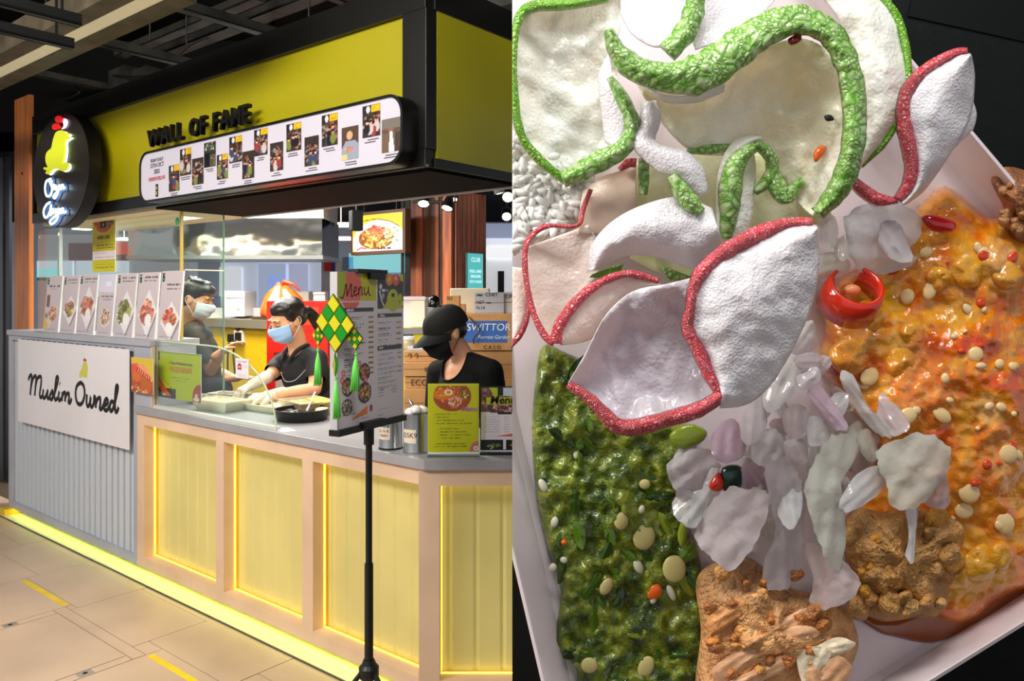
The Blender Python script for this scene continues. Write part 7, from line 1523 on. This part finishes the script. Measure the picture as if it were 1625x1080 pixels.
# 8 left red folded
c = cracker('red_prawn_cracker', 'red-rimmed cracker folded in a V at the left of the tray', RG)
sheet('left_face', [(835, 392, .20), (836, 430, .205), (845, 480, .21), (860, 525, .215), (878, 545, .215)], [(935, 356, .17), (950, 390, .165), (950, 430, .165), (920, 480, .18), (885, 530, .20)], cp, c, 40, 16, -.025, .008, .008, fine=.001)
sheet('lower_face', [(884, 536, .24), (900, 490, .245), (940, 458, .25), (985, 440, .25), (1046, 448, .245)], [(890, 548, .225), (935, 540, .22), (970, 510, .22), (1000, 475, .225), (1050, 455, .23)], cp, c, 40, 12, .012, .008, .006, fine=.001)
sheet('back_face', [(925, 300, .15), (950, 282, .15), (985, 270, .15), (1010, 258, .15)], [(915, 372, .165), (955, 372, .165), (990, 360, .165), (1010, 330, .165)], M('peach_cracker', (244, 216, 198), .28, sss=.4, bump=(80, .3, .006)), c, 30, 10, .01)
band('rim', [(938, 300, .18), (926, 330, .19), (916, 358, .20), (870, 358, .21), (842, 376, .22), (833, 405, .225), (836, 450, .23), (846, 495, .235), (864, 532, .24), (880, 544, .245)], [7, 8, 7, 7, 9, 9, 9, 10, 11, 12], r_rim, c, 0, .004, None, .002)
band('rim', [(882, 545, .25), (886, 520, .256), (905, 490, .26), (930, 464, .262), (962, 444, .264), (1000, 434, .262), (1046, 446, .25)], [18, 18, 16, 14, 13, 13, 8], r_rim, c, 0, .006, None, .003)
band('corner_rim', [(984, 268, .18), (998, 258, .18), (1010, 258, .18)], [8, 14, 12], r_rim, c, 0, .004)
# 9 white fold in the middle
c = cracker('red_prawn_cracker', 'plain white cracker fold above the largest red-rimmed one', RG)
sheet('puffed_face', [(932, 432, .22), (938, 390, .235), (970, 352, .25), (1020, 325, .255), (1080, 312, .25), (1130, 330, .24)], [(950, 428, .21), (985, 408, .215), (1030, 405, .22), (1075, 418, .225), (1110, 425, .225), (1150, 395, .225)], cw, c, 50, 18, .035, .010, .008, fine=.001)
sheet('lower_lip', [(940, 435, .19), (965, 425, .185), (990, 418, .185)], [(935, 440, .18), (960, 440, .175), (985, 430, .175)], g_thin, c, 20, 5)
sheet('green_under', [(1048, 420, .18), (1075, 430, .18), (1100, 440, .18)], [(1062, 445, .17), (1085, 445, .17), (1098, 445, .17)], g_rim, c, 20, 5)
# 10 sliver at the left edge
c = cracker('red_prawn_cracker', 'sliver of a red-rimmed cracker at the left cut edge', RG)
sheet('puffed_face', [(780, 420, .15), (800, 470, .15), (805, 520, .15), (790, 590, .15)], [(832, 425, .16), (838, 465, .165), (836, 505, .165), (812, 548, .16)], cp, c, 24, 8, .01, .008, 0, 0, True)
band('rim', [(838, 470, .18), (838, 500, .18), (826, 530, .178), (805, 552, .175)], [5, 7, 9, 10], r_rim, c, 0, .003, None, .002, True)
# 11 top right
c = cracker('red_prawn_cracker', 'red-rimmed cracker leaning on the tray rim at the upper right', RG)
rp = [(1536, 80, .27), (1512, 84, .27), (1478, 104, .27), (1450, 130, .268), (1436, 165, .265), (1440, 210, .26), (1450, 255, .25), (1446, 290, .24), (1428, 316, .225)]
sheet('puffed_face', [(x+4, y+4, h-.004) for x, y, h in rp], [(1542, 88, .265), (1547, 115, .26), (1546, 150, .25), (1542, 180, .24), (1528, 215, .235), (1508, 245, .225), (1488, 275, .215), (1465, 305, .21), (1438, 325, .21)], cw, c, 50, 18, .03, .010, .008, fine=.0013)
sheet('back_corner', [(1540, 150, .21), (1550, 180, .20), (1545, 205, .19)], [(1500, 240, .2), (1515, 235, .19), (1525, 225, .18)], cw, c, 16, 6)
band('rim', rp, [10, 14, 18, 20, 20, 24, 24, 22, 16], r_rim, c, 0, .010, None, .004)
band('rim', [(1352, 284, .20), (1372, 302, .205), (1396, 316, .21), (1425, 318, .215)], [14, 20, 18, 10], r_rim, c, 0, .008, None, .004)
band('back_rim', [(1428, 185, .20), (1436, 150, .205), (1446, 126, .21)], [8, 12, 8], r_rim, c, 0, .004)
# specks
tag(pillow('chilli_fleck', [(1250, 62), (1268, 54), (1272, 64), (1256, 72)], .338, .008, M('dark_red_chilli', (120, 14, 20), .25, coat=.5), None, 3), 'dark red chilli fleck on the green arch', 'chilli')
tag(pillow('carrot_fleck', [(1292, 240), (1304, 230), (1312, 236), (1300, 254), (1292, 256)], .262, .008, orange_b, None, 3), 'orange fleck on the cream cracker face', 'food fleck')
tag(pillow('burnt_fleck', [(1308, 184), (1318, 182), (1324, 190), (1312, 192)], .30, .006, black_ink, None, 3), 'black burnt fleck on the cream cracker face', 'food fleck')
